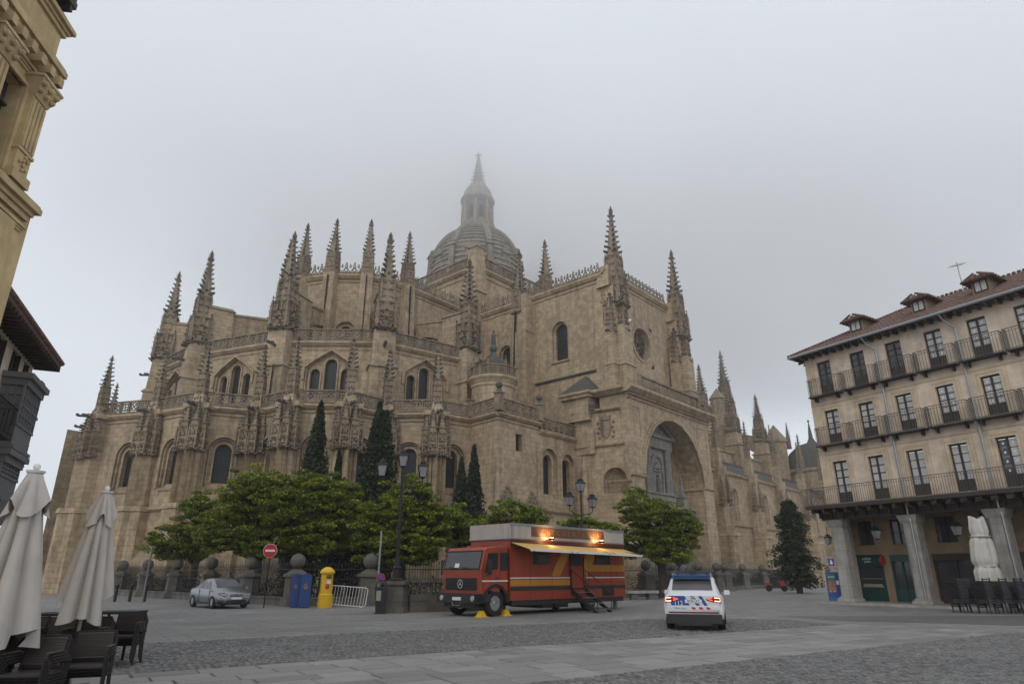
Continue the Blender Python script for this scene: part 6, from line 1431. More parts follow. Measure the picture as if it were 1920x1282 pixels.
# poster column and parking sign near the arcade pillar
t = thing('poster_stand', 'blue advertising column with posters beside the outermost stone pillar', 'poster column', (18.65, 40.3, 0), R(-18)); t.scale = (.75, .8, .70)
m = MB(); m.frus(0,0,.0,.5,.42,.3,.42,.3); m.build('base', 'poster_blue', t); m = MB(); m.box(-.42,.42,-.3,.3,.5,2.35); m.build('body', 'sign_blue', t)
m = MB(); m.box(-.4,.16,-.312,-.302,.85,1.7); m.build('poster', 'poster_art', t); m = MB(); m.box(.2,.38,-.312,-.302,1.45,1.75); m.build('notice', 'paint_white', t); m = MB(); m.box(-.4,.16,-.312,-.302,1.75,2.25); m.build('poster', 'banner_teal', t)
m = MB(); m.box(-.43,.43,-.31,.31,2.35,2.42); m.build('cap', 'poster_blue', t)
m = MB(); m.box(-.36,.12,-.318,-.313,2.02,2.07); m.box(-.33,-.26,-.318,-.313,.9,.94); m.box(-.05,.05,-.318,-.313,.9,.95); m.build('poster_text', 'paint_white', t, kind='stuff')
p = hx(-1.15, .1); t = thing('parking_sign', 'small upright blue sign fixed beside the outermost arcade pillar', 'sign', (p[0], p[1], 1.98), R(-32)); t.scale = (.8, 1, .68)
m = MB(); m.box(-.19,.19,-.02,.02,0,.72); m.build('plate', 'sign_blue', t); m = MB(); m.box(-.19,.19,-.03,-.021,.0,.03); m.box(-.19,.19,-.03,-.021,.69,.72); m.ball(0,-.025,.52,.05,8,6,1); m.slab([(-.09,.2),(.09,.2),(.05,.46),(-.05,.46)], -.028,-.021); m.build('symbol', 'paint_white', t)
# motorcycle far off
t = thing('motorcycle', 'tiny parked motorcycle with red front by the nave fence', 'motorcycle', (25.3, 66.5, 0), R(-8))
for x_ in (-.7, .7):
    m = MB(); m.T = Matrix.Translation((x_,0,.31)) @ UPR; m.lathe([(.18,-.05),(.31,-.06),(.31,.06),(.18,.05)], 14); m.build('wheel', 'rubber', t)
m = MB(); m.frus(.55,0,.5,1.05,.22,.18,.12,.15); m.frus(-.75,0,.6,.8,.25,.12,.3,.1); m.build('fairing', 'paint_red', t); m = MB(); m.frus(0,0,.3,.75,.5,.14,.35,.12); m.box(-.6,.2,-.14,.14,.75,.85); m.tube([(.55,-.3,1.05),(.5,0,1.0),(.55,.3,1.05)], .03, 5); m.build('body', 'plastic_black', t)
# ================================================================== the food truck
TD = R(44.6); TX = (math.sin(TD), math.cos(TD)); TO = (-.07, 28.6)
truck = thing('food_truck', 'old orange food truck with yellow stripes, open awnings and lit sign', 'truck', (TO[0], TO[1], 0), math.atan2(TX[1], TX[0]))
TWM = fr(TO[0], TO[1], 0, math.atan2(TX[1], TX[0]))
BL, BW = 8.05, 2.45
m = MB(); m.box(0, BL, 0, BW, .56, 2.98); m.build('body', 'truck_orange', truck)
m = MB(); m.box(.15, BL-.1, .06, BW-.06, .36, .555); m.box(-1.3, .14, .5, 1.9, .35, .6); m.box(2.2,3.9,.2,2.2,.2,.36); m.build('chassis', 'plastic_black', truck)
m = MB(); m.box(-.05, BL+.02, -.05, BW+.05, 3.03, 3.62); m.build('roof_box', 'truck_cream', truck)
m = MB(); m.box(-.08, BL+.05, -.09, BW+.06, 2.98, 3.028); m.box(-.07,BL+.04,-.075,-.051,3.55,3.64); m.box(.0,.09,-.07,-.051,3.03,3.6); m.build('roof_rail', 'zinc', truck)
m = MB(); m.box(1.25, 6.4, -.078, -.052, 3.12, 3.52); sp_ = m.build('sign_panel', 'sign_brown', truck)
for i, chh in enumerate('CHOCOLATERIA'): text('sign_letter', chh, .34, 'letter_bronze', sp_, Matrix.Translation((1.95+i*.36, -.08, 3.32)) @ UPR, .006)
m = MB()
for k in range(66): x = 1.3+k*.077; m.box(x-.008,x+.008,-.0795,-.078,3.13,3.51)
m.build('panel_grooves', 'letter_bronze', sp_, kind='stuff')
def flatpoly(name, pts, mat, par, y=-.006, th=.005): mm = MB(); mm.slab(pts, y, y+th-.0005); return mm.build(name, mat, par)
flatpoly('white_stripe', [(0,1.41),(BL,1.41),(BL,1.455),(0,1.455)], 'paint_white', truck, -.0065)
flatpoly('yellow_stripe', [(.0,1.12),(4.55,1.12),(4.75,1.36),(0,1.36)], 'truck_yellow', truck)
flatpoly('black_stripe', [(0,.93),(BL,.93),(BL,1.09),(0,1.09)], 'plastic_black', truck)
flatpoly('yellow_stripe', [(2.55,1.5),(3.15,1.5),(3.95,2.6),(3.35,2.6)], 'truck_yellow', truck)
flatpoly('yellow_stripe', [(3.9,1.12),(4.75,1.12),(5.95,2.6),(5.25,2.6)], 'truck_yellow', truck, -.0075, .005)
flatpoly('yellow_stripe', [(5.2,1.7),(BL,1.7),(BL,2.0),(5.45,2.0)], 'truck_yellow', truck)
for x0, x1 in ((1.45,2.4),(5.75,6.8)):
    m = MB(); m.box(x0-.05,x1+.05,-.03,-.008,2.0,2.5); w_ = m.build('side_window', 'plastic_black', truck); m = MB(); m.box(x0,x1,-.036,-.031,2.05,2.45); m.build('pane', 'house_glass', w_)
m = MB(); m.box(3.85,4.78,-.02,-.0085,1.0,2.72); dr = m.build('door', 'truck_orange', truck)
m = MB(); m.box(3.92,4.71,-.035,-.021,1.95,2.62); m.build('door_window', 'house_glass', dr); m = MB(); 
for x in (3.83, 4.78): m.box(x,x+.04,-.06,-.021,1.0,2.75)
m.build('door_frame', 'plastic_black', dr)
m = MB()
for x in (1.2, 2.62, 5.2, 6.95): m.box(x-.006,x+.006,-.0095,-.0005,.57,2.97)
m.box(.0,BL,-.02,-.0005,2.9,2.93); m.build('panel_seams', 'sign_brown', truck, kind='stuff')
m = MB(); m.box(6.2,7.1,-.02,-.0085,.62,1.05); m.build('service_flap', 'chair_frame', truck)
# awnings
for x0, x1 in ((.0,2.75),(2.8,5.45),(5.5,7.95)):
    m = MB(); m.T = Matrix.Translation((0, 0, .03-.035*x0/2.75)) @ Matrix.Translation((x0,0,2.8)) @ Matrix.Rotation(R(.7), 4, 'Y') @ Matrix.Translation((-x0,0,-2.8)); AT_ = m.T; dz = .02; m.add([(x0,-.05,2.80),(x1,-.05,2.80),(x1,-1.15,2.50),(x0,-1.15,2.50),(x0,-.05,2.82),(x1,-.05,2.82),(x1,-1.15,2.52),(x0,-1.15,2.52)], [(0,1,2,3),(4,7,6,5),(3,2,6,7),(0,3,7,4),(1,5,6,2)])
    aw_ = m.build('awning', 'awning_yellow', truck)
    m = MB(); m.T = AT_; m.box(x0,x1,-1.21,-1.155,2.44,2.53); m.build('awning_rail', 'paint_white', aw_)
    m = MB(); m.tube([(x0+.15,-.03,2.62),(x0+.6,-.6,2.60),(x0+.15,-1.24,2.47)], .02, 5); m.tube([(x1-.15,-.03,2.62),(x1-.6,-.6,2.60),(x1-.15,-1.24,2.47)], .02, 5); m.box(x0,x1,-.09,-.01,2.78,2.86); m.build('awning_arm', 'iron_black', aw_)
# steps
st = MB()
for x in (3.85, 4.85): st.slab([(0,0),(1,0)], 0, 0) if False else st.add([(x-.02,-.05,1.0),(x+.02,-.05,1.0),(x+.02,-1.55,.02),(x-.02,-1.55,.02),(x-.02,-.05,.75),(x+.02,-.05,.75),(x+.02,-1.35,.0),(x-.02,-1.35,.0)], [(0,1,2,3),(4,7,6,5),(0,3,7,4),(1,5,6,2),(0,4,5,1),(3,2,6,7)])
st.tube([(3.85,-.1,1.0),(3.85,-.1,1.75),(3.85,-1.5,.8),(3.85,-1.5,.1)], .02, 5); st.tube([(4.85,-.1,1.0),(4.85,-.1,1.75),(4.85,-1.5,.8),(4.85,-1.5,.1)], .02, 5)
stp = st.build('steps', 'plastic_black', truck)
for k in range(4): m = MB(); m.box(3.88,4.82,-.45-.32*k,-.17-.32*k,.80-.225*k,.83-.225*k); m.build('tread', 'iron_grey', stp)
# cab
cabside = [(-1.62,.62),(-1.66,1.75),(-1.45,2.50),(-1.30,2.62),(-.12,2.70),(-.12,.62),(-.22,.62)]
n_ = 12
cabside += [(-.85+.62*math.cos(math.pi*i/n_), .50+.62*math.sin(math.pi*i/n_)) for i in range(n_+1) if .50+.62*math.sin(math.pi*i/n_) > .62]
m = MB(); m.slab(cabside, .02, BW-.06); cab = m.build('cab', 'truck_orange', truck)
bv = cab.modifiers.new('bevel', 'BEVEL'); bv.width = .07; bv.segments = 3; bv.limit_method = 'ANGLE'; bv.angle_limit = R(50)
def fx(z): return -1.62-.04*(z-.62)/1.13 if z < 1.75 else -1.66+.21*(z-1.75)/.75
def frontquad(y0, y1, z0, z1, off=.012, th=.01):
    v = []
    for o_ in (off, off-th):
        for (y, z) in ((y0,z0),(y1,z0),(y1,z1),(y0,z1)): v.append((fx(z)-o_, y, z))
    return v, [(0,1,2,3),(7,6,5,4),(0,4,5,1),(1,5,6,2),(2,6,7,3),(3,7,4,0)]
m = MB(); m.add(*frontquad(.14,BW-.2,1.80,2.46)); ws = m.build('windscreen', 'car_glass', cab)
m = MB(); 
for a in ((.10,.15,1.76,2.5),(BW-.2,BW-.15,1.76,2.5),(.15,BW-.2,1.76,1.81),(.15,BW-.2,2.45,2.5)): m.add(*frontquad(*a, off=.02))
m.build('windscreen_seal', 'rubber', ws)
m = MB(); m.tube([(-1.72,.6,1.80),(-1.70,1.1,1.86)], .012, 4); m.tube([(-1.72,1.4,1.80),(-1.70,1.9,1.86)], .012, 4); m.build('wiper', 'rubber', ws)
m = MB(); m.add(*frontquad(1.35,1.62,1.84,2.0,.024,.004)); m.build('paper_notice', 'paint_white', ws)
m = MB(); m.add(*frontquad(.25,BW-.3,.98,1.44,.02,.02)); gr = m.build('grille', 'plastic_black', cab)
m = MB()
for k in range(8): m.add(*frontquad(.27,BW-.32,1.0+.055*k,1.015+.055*k,.03,.01))
m.build('grille_bars', 'rubber', gr, kind='stuff')
m = MB(); cy, cz = BW/2-.03, 1.21; m.T = Matrix.Translation((fx(1.2)-.045, cy, cz)) @ Matrix.Rotation(R(90), 4, 'Z'); annulus(m, 0, 0, .17, .145, -.012, .012, 20)
for a in (90, 210, 330):
    c_, s_ = math.cos(R(a)), math.sin(R(a)); m.slab([(.15*c_,.15*s_),(-.03*s_,.03*c_),(.03*s_,-.03*c_)], -.01, .01)
m.build('round_badge', 'chrome', gr)
m = MB(); m.box(-1.86,-1.58,-.02,BW+.0,.50,.86); m.box(-1.86,-1.1,-.02,.08,.55,.84); m.box(-1.75,-1.6,.3,2.1,.32,.5); bp_ = m.build('bumper', 'plastic_black', cab)
for y in (.25, BW-.32): m = MB(); m.T = Matrix.Translation((-1.87, y, .68)) @ Matrix.Rotation(R(90), 4, 'Y'); m.lathe([(.10,-.02),(.11,.0),(.09,.02)], 14); m.build('headlight', 'chrome', bp_)
m = MB(); m.box(-1.875,-1.862,cy-.26,cy+.26,.60,.72); np_ = m.build('number_plate', 'paint_white', bp_)
m = MB(); m.tube([(-1.87,cy-.25,.5),(-1.9,cy-.2,.42),(-1.9,cy+.2,.42),(-1.87,cy+.25,.5)], .014, 5); m.build('tow_bar', 'chrome', bp_)
# door, windows on the near side
m = MB(); m.slab([(-1.52,1.0),(-1.54,1.72),(-1.36,2.46),(-.62,2.50),(-.62,.9)], .0, .018); cd = m.build('cab_door', 'truck_orange', cab)
m = MB(); m.slab([(-1.45,1.62),(-1.27,2.38),(-.72,2.42),(-.72,1.78),(-1.1,1.74)], -.008, -.001); m.build('door_window', 'car_glass', cd)
m = MB(); m.slab([(-.56,1.72),(-.56,2.42),(-.22,2.44),(-.18,2.3),(-.18,1.80),(-.24,1.72)], -.001, .019); m.build('rear_window', 'car_glass', cab)
m = MB(); m.box(-.62,-.60,-.002,.021,.9,2.5); m.build('door_gap', 'rubber', cab); m = MB(); m.box(-.85,-.7,-.02,-.001,1.42,1.46); m.build('handle', 'iron_black', cd)
flatpoly('white_stripe', [(-1.60,1.30),(-.14,1.30),(-.14,1.35),(-1.60,1.35)], 'paint_white', cab, -.005, .004)
m = MB(); 
for i in range(10):
    a0, a1 = math.pi*i/10, math.pi*(i+1)/10; P_ = lambda r_, a: (-.85+r_*math.cos(a), .50+r_*math.sin(a)); m.slab([P_(.60,a0),P_(.72,a0),P_(.72,a1),P_(.60,a1)], -.05, .12)
m.build('wheel_arch', 'rubber', cab)
for y in (-.34, BW+.12):
    m = MB(); m.box(-1.42,-1.36,y,y+.22,1.55,2.15); m.tube([(-1.5,.02 if y<0 else BW-.1,1.5),(-1.42,y+.11,1.56)], .015, 5); m.build('mirror', 'plastic_black', cab)
m = MB(); m.box(-.05,.0,.1,.4,1.9,2.6); m.build('air_intake', 'rubber', cab); m = MB(); m.box(-1.0,-.5,.8,1.6,2.64,2.72); m.build('roof_hatch', 'truck_orange', cab)
def wheel(x, y, r, par, w=.27, side=-1, rim='chrome', M=None):
    m = MB(); m.T = Matrix.Translation((x, y, r)) @ UPR; m.lathe([(r*.58,-w*.2),(r*.58,-w/2),(r*.93,-w/2),(r,-w*.32),(r,w*.32),(r*.93,w/2),(r*.58,w/2),(r*.58,w*.2)], 24, caps=False); ty = m.build('wheel', 'rubber', par)
    m = MB(); m.T = Matrix.Translation((x, y, r)) @ UPR; s = w/2 if side < 0 else -w/2
    m.lathe([(r*.59,s*.9),(r*.52,s*.75),(r*.42,s*.35),(r*.25,s*.45),(r*.22,s*.95),(r*.02,s)], 20)
    for k in range(8): a = k*math.pi/4; m.lathe([(r*.05,s*.5),(r*.05,s*.62)], 6, r*.38*math.cos(a), r*.38*math.sin(a))
    m.build('rim', rim, ty)
wheel(-.85, .14, .49, truck); wheel(-.85, BW-.2, .49, truck); wheel(5.3, .2, .47, truck, rim='iron_black'); wheel(5.3, BW-.25, .47, truck, rim='iron_black')
m = MB(); m.box(7.4,7.55,.15,.3,.03,.4); m.box(7.3,7.65,.05,.4,0,.03); m.build('jack_leg', 'iron_grey', truck); m = MB(); m.tube([(2.8,.2,.4),(3.2,.05,.08)], .05, 6); m.build('exhaust', 'iron_black', truck)
# ladder at the tail and its yellow rail
m = MB(); m.tube([(BL+.05,.2,.8),(BL+.28,.2,1.2),(BL+.28,.2,3.3),(BL+.05,.2,3.6)], .025, 6); m.tube([(BL+.05,.6,.8),(BL+.28,.6,1.2),(BL+.28,.6,3.3),(BL+.05,.6,3.6)], .025, 6)
for k in range(8): m.tube([(BL+.28,.2,1.1+.3*k),(BL+.28,.6,1.1+.3*k)], .018, 5)
m.build('rear_ladder', 'truck_yellow', truck)
# the two lit lamps over the sign
for x in (2.15, 5.75):
    m = MB(); m.tube([(x,-.08,3.0),(x,-.4,3.02)], .018, 5); m.frus(x,-.42,2.98,3.08,.10,.06,.12,.07); lh = m.build('sign_lamp', 'plastic_black', truck)
    m = MB(); m.box(x-.09,x+.09,-.46,-.38,3.081,3.10); m.build('bulb', 'spot_bulb', lh)
    ld = bpy.data.lights.new('sign_lamp_light', 'SPOT'); ld.energy = 42; ld.color = (1.0, .55, .22); ld.spot_size = R(130); ld.spot_blend = .6; ld.shadow_soft_size = .05
    lo = bpy.data.objects.new('sign_lamp_light', ld); COL.objects.link(lo); lo.parent = lh
    lo.matrix_local = Matrix.Translation((x,-.42,3.14)) @ Vector((0,-.75,-.6)).to_track_quat('Z','Y').to_matrix().to_4x4()
    ld2 = bpy.data.lights.new('sign_lamp_spill', 'POINT'); ld2.energy = 7; ld2.color = (1.0, .55, .22); ld2.shadow_soft_size = .05
    lo = bpy.data.objects.new('sign_lamp_spill', ld2); COL.objects.link(lo); lo.parent = lh; lo.location = (x+.12,-.36,2.94)
for x, lb in ((-1.52,'yellow wheel chock in front of the truck\'s front wheel'),(-.18,'yellow wheel chock behind the truck\'s front wheel')):
    p = TWM @ Vector((x, .1, 0)); t = thing('wheel_chock', lb, 'wheel chock', (p.x, p.y, 0), math.atan2(TX[1], TX[0]), 'yellow wheel chocks')
    m = MB(); m.slab([(-.19,0),(.19,0),(.03,.23),(-.03,.23)], -.13, .13); m.build('wedge', 'paint_yellow', t); m = MB(); m.box(-.24,.24,-.18,.18,0,.025); m.build('base', 'paint_yellow', t)

# ================================================================== cars
def car_section(s):
    x, zb, zl, zr, w, wr = s
    return [(0,zb),(.75*w,zb),(.97*w,zb+.10),(w,(zb+zl)/2),(.985*w,zl-.06),(.94*w,zl),(wr,zr-.06),(wr*.84,zr),(0,zr+.015)]
def car_body(st, paint, par):
    m = MB(); n = 9; vs = []
    for s in st:
        h = car_section(s); full = [(-y, z) for y, z in h[1:-1]][::-1]; loop = h + full
        vs += [(s[0], y, z) for y, z in loop]
    k = 16; fs = []
    for i in range(len(st)-1):
        for j in range(k): fs.append((i*k+j, i*k+(j+1)%k, (i+1)*k+(j+1)%k, (i+1)*k+j))
    fs += [tuple(range(k))[::-1], tuple((len(st)-1)*k+j for j in range(k))]
    m.add(vs, fs); o = m.build('body', paint, par, smooth=True)
    bv = o.modifiers.new('bevel', 'BEVEL'); bv.width = .03; bv.segments = 2; bv.limit_method = 'ANGLE'; bv.angle_limit = R(35)
    return o
def interp(st, x):
    for a, b in zip(st, st[1:]):
        if a[0] <= x <= b[0]: u = (x-a[0])/(b[0]-a[0]); return tuple(a[i]+(b[i]-a[i])*u for i in range(6))
def side_glass(st, pts, par, name='side_window', mat='car_glass', off=.012):
    for sgn in (-1, 1):
        vs = []
        for x, f in pts:
            s = interp(st, x); h = car_section(s); y = h[5][0]+(h[6][0]-h[5][0])*f; z = h[5][1]+(h[6][1]-h[5][1])*f; vs.append((x, sgn*(y+off), z))
        m = MB(); m.add(vs, [tuple(range(len(vs)))]); m.build(name, mat, par)
def end_glass(st, xa, xb, par, name, mat, off=.02, inset=.06):
    a, b = interp(st, xa), interp(st, xb); vs = []
    ya, yb = a[5]*.86, b[5]*.86
    dx, dz = xb-xa, b[3]-a[3]; l = math.hypot(dx, dz); nx, nz = -dz/l*off, dx/l*off
    if nz < 0: nx, nz = -nx, -nz
    vs = [(xa+nx, -ya, a[3]+nz), (xa+nx, ya, a[3]+nz), (xb+nx, yb, b[3]+nz), (xb+nx, -yb, b[3]+nz)]
    m = MB(); m.add(vs, [(0,1,2,3)]); return m.build(name, mat, par)
# police car
PST = [(0,.50,.98,1.02,.80,.70),(.03,.34,1.00,1.07,.89,.74),(.10,.30,1.00,1.12,.91,.74),(.42,.24,1.00,1.50,.92,.68),(.62,.22,.99,1.555,.92,.68),(1.6,.22,.97,1.585,.92,.67),(2.5,.22,.94,1.53,.92,.66),(3.3,.22,.92,1.02,.91,.74),(4.05,.22,.80,.88,.88,.72),(4.36,.32,.6,.68,.72,.6)]
hp = R(90-17.5); pc = thing('police_car', 'white and blue local police car seen from behind, tail lights lit', 'car', (5.36, 20.75, 0), hp); pc.scale = (.96, .94, .97)
pb_ = car_body(PST, 'police_white', pc)
side_glass(PST, [(.65,.12),(.60,.85),(1.5,.88),(1.5,.10)], pc); side_glass(PST, [(1.58,.10),(1.58,.88),(2.45,.88),(3.0,.12)], pc)
end_glass(PST, .14, .40, pc, 'rear_window', 'car_glass_rear'); end_glass(PST, 2.58, 3.22, pc, 'windscreen', 'car_glass')
m = MB(); m.box(.30,2.5,-.57,.57,1.57,1.61); m.add([(.22,-.60,1.50),(.22,.60,1.50),(.55,.60,1.585),(.55,-.60,1.585),(.22,-.60,1.53),(.22,.60,1.53),(.55,.60,1.62),(.55,-.60,1.62)], [(0,3,2,1),(4,5,6,7),(0,1,5,4),(1,2,6,5),(2,3,7,6),(3,0,4,7)]); m.build('roof_spoiler', 'police_blue_roof', pc)
m = MB(); m.box(.9,1.15,-.54,.54,1.65,1.71); m.box(1.0,1.1,-.5,-.44,1.6,1.66); m.box(1.0,1.1,.44,.5,1.6,1.66); m.build('light_bar', 'light_bar_blue', pc)
m = MB(); m.tube([(.5,0,1.6),(.45,0,1.76)], .012, 5); m.build('antenna', 'plastic_black', pc)
for s_ in (-1,1):
    m = MB(); m.tube([(.6,s_*.60,1.60),(.7,s_*.60,1.65),(2.2,s_*.6,1.64),(2.35,s_*.6,1.58)], .018, 5); m.build('roof_rail', 'chrome', pc)
def rearq(name, pts, mat, x=-.006, par=None): m = MB(); m.add([(x, -y, z) for y, z in pts] + [(x+.004, -y, z) for y, z in pts], [tuple(range(len(pts)))]+[(i,(i+1)%len(pts),len(pts)+(i+1)%len(pts),len(pts)+i) for i in range(len(pts))]); return m.build(name, mat, par or pc)
m = MB(); m.box(-.10,.35,-.80,.80,.50,.70); m.box(-.10,.1,-.86,.86,.50,.62); bmp = m.build('rear_bumper', 'police_white', pc)
m = MB(); m.box(-.13,.35,-.84,.84,.24,.50); m.box(-.12,.0,-.5,.5,.18,.3); m.build('lower_bumper', 'plastic_black', pc)
m = MB(); m.box(-.108,-.101,-.76,.76,.525,.565); m.build('reflector_strip', 'tail_dark', bmp)
# tailgate bulge carries the livery
m = MB(); m.box(-.045,.06,-.80,.80,.70,1.015); tg = m.build('tailgate', 'police_white', pc)
Z0, Z1 = .705, 1.01; X = -.050
rearq('blue_panel', [(-.66,.74),(-.10,.74),(-.24,1.01),(-.74,1.01)], 'police_blue', X, tg)
for k, y in enumerate((.10, .34)): rearq('blue_stripe', [(y+.0,.74),(y+.11,.74),(y-.06,1.01),(y-.17,1.01)], 'police_blue', X-.001, tg)
rearq('white_stripe', [(-.07,.74),(.0,.74),(-.13,1.01),(-.23,1.01)], 'police_white', X-.0015, tg)
for k in range(3): y = -.02+k*.22; rearq('red_stripe', [(y,.635),(y+.11,.635),(y+.07,.70),(y-.04,.70)], 'paint_red', -.104, bmp)
m = MB(); m.box(-.062,-.051,-.22,.30,.80,.905) if False else m.box(-.062,-.052,-.28,.24,.81,.91); pl = m.build('number_plate', 'paint_white', tg)
RM = Matrix.Rotation(R(-90), 4, 'Z')
def rtext(b, y, z, size, mat, par, x=-.064, al='CENTER'): return text('lettering', b, size, mat, par, Matrix.Translation((x, -y, z)) @ RM @ UPR, .001, al)
rtext('0078 LKT', .02, .86, .095, 'plastic_black', pl); rtext('112', -.44, .80, .19, 'paint_white', tg, -.054); rtext('Policia Local', -.40, .665, .075, 'shop_green', bmp, -.103)
m = MB(); m.T = Matrix.Translation((-.058, -.0, .955)) @ RM; m.slab([(-.06,.03),(.05,.045),(.06,.02),(-.04,.005),(-.04,-.01),(.05,.005),(.05,-.045),(-.06,-.03),(-.055,-.015),(.03,-.02),(.03,-.01),(-.06,0.0)], -.004, .006); m.build('badge', 'chrome', tg)
for s_ in (-1, 1):
    m = MB(); y0, y1 = s_*.86, s_*.40
    pts = [(-.058, y0, .82), (-.058, y0, .985), (-.058, s_*.62, .985), (-.058, y1, .93), (-.058, y1+s_*.04, .885), (-.058, s_*.62, .84)]
    m.add(pts + [(.04, p[1], p[2]) for p in pts], [(0,1,2,3,4,5)] + [(i,(i+1)%6,6+(i+1)%6,6+i) for i in range(6)]); tl_ = m.build('tail_light', 'tail_dark', pc)
    m = MB(); m.tube([(-.065, s_*.66, .96), (-.065, s_*.83, .955), (-.065, s_*.83, .86), (-.065, s_*.66, .87)], .016, 5); m.build('light_core', 'tail_core', tl_)
    m = MB(); m.tube([(-.065, s_*.60, .955), (-.065, s_*.44, .925), (-.065, s_*.60, .885)], .014, 5); m.build('light_line', 'tail_lamp', tl_)
    m = MB(); m.frus(3.0, s_*1.03, .98, 1.12, .08, .10, .06, .09); m.build('mirror', 'police_white', pc)
m = MB(); m.tube([(.11,-.05,1.12),(.14,.2,1.15),(.13,.4,1.13)], .014, 4); m.build('wiper', 'plastic_black', pc)
rearq('blue_pillar', [(-.80,.74),(-.68,.74),(-.76,1.01),(-.80,1.01)], 'police_white', X-.002, tg)
for x in (.80, 3.45):
    for s_ in (-1, 1): wheel(x, s_*.80, .33, pc, .22, side=-1 if s_ < 0 else 1, rim='zinc')
m = MB(); m.box(.3,3.9,-.86,.86,.20,.34); m.build('sill', 'plastic_black', pc)
# silver coupe
SST = [(0,.45,.80,.84,.68,.58),(.08,.30,.86,.91,.78,.62),(.35,.24,.90,1.00,.82,.62),(.9,.22,.89,1.22,.84,.60),(1.45,.20,.87,1.36,.85,.60),(2.0,.20,.86,1.40,.85,.60),(2.45,.20,.85,1.34,.85,.60),(3.15,.20,.83,.93,.85,.70),(3.8,.22,.70,.78,.82,.66),(4.05,.26,.58,.66,.76,.62),(4.15,.32,.50,.56,.66,.52)]
sc_ = thing('parked_car', 'small silver three-door car parked facing the plaza by the railings', 'car', (-16.3, 37.0, 0), R(90-136))
car_body(SST, 'silver_paint', sc_)
side_glass(SST, [(.75,.15),(1.05,.75),(1.5,.88),(1.5,.12)], sc_); side_glass(SST, [(1.56,.12),(1.56,.88),(2.35,.88),(2.95,.15)], sc_, 'door_window')
end_glass(SST, 2.5, 3.08, sc_, 'windscreen', 'car_glass'); end_glass(SST, .45, 1.35, sc_, 'rear_window', 'car_glass')
for x in (.72, 3.3):
    for s_ in (-1, 1): wheel(x, s_*.76, .30, sc_, .19, side=-1 if s_ < 0 else 1, rim='zinc')
for s_ in (-1, 1):
    m = MB(); m.add([(3.86,s_*.78,.60),(4.085,s_*.62,.58),(4.10,s_*.40,.60),(4.06,s_*.40,.70),(3.98,s_*.60,.73),(3.84,s_*.80,.72)], [(0,1,2,3,4,5)]); m.T = None; hl = m.build('headlight', 'lantern_glass', sc_); hl.location = (.045, 0, .0)
    m = MB(); m.frus(2.85, s_*.97, .88, 1.0, .06, .09, .05, .08); m.build('mirror', 'silver_paint', sc_)
    m = MB(); m.box(1.52,1.535,s_*.846-.012,s_*.846+.012,.3,.86); m.box(2.9,2.915,s_*.846-.012,s_*.846+.012,.35,.84); m.build('door_gap', 'rubber', sc_)
    m = MB(); m.T = Matrix.Translation((4.10, s_*.52, .38)) @ Matrix.Rotation(R(90), 4, 'Y'); m.lathe([(.06,-.02),(.05,.06)], 10); m.build('fog_lamp', 'chrome', sc_)
m = MB(); m.box(4.05,4.185,-.5,.5,.30,.40); m.box(4.12,4.19,-.3,.3,.57,.61); m.box(4.12,4.18,-.34,.34,.63,.66); m.build('grille', 'plastic_black', sc_)
m = MB(); m.box(4.15,4.205,-.26,.26,.43,.53); np_ = m.build('number_plate', 'paint_white', sc_)
m = MB(); m.T = Matrix.Translation((4.185, 0, .62)) @ Matrix.Rotation(R(90), 4, 'Z')
for k in (0, 1): m.slab([(-.08,-.03+.04*k),(0,.01+.04*k),(.08,-.03+.04*k),(.08,-.012+.04*k),(0,.03+.04*k),(-.08,-.012+.04*k)], -.012, .012)
m.build('chevron_badge', 'chrome', sc_)
m = MB(); m.box(.2,3.95,-.80,.80,.18,.3); m.build('underbody', 'plastic_black', sc_)

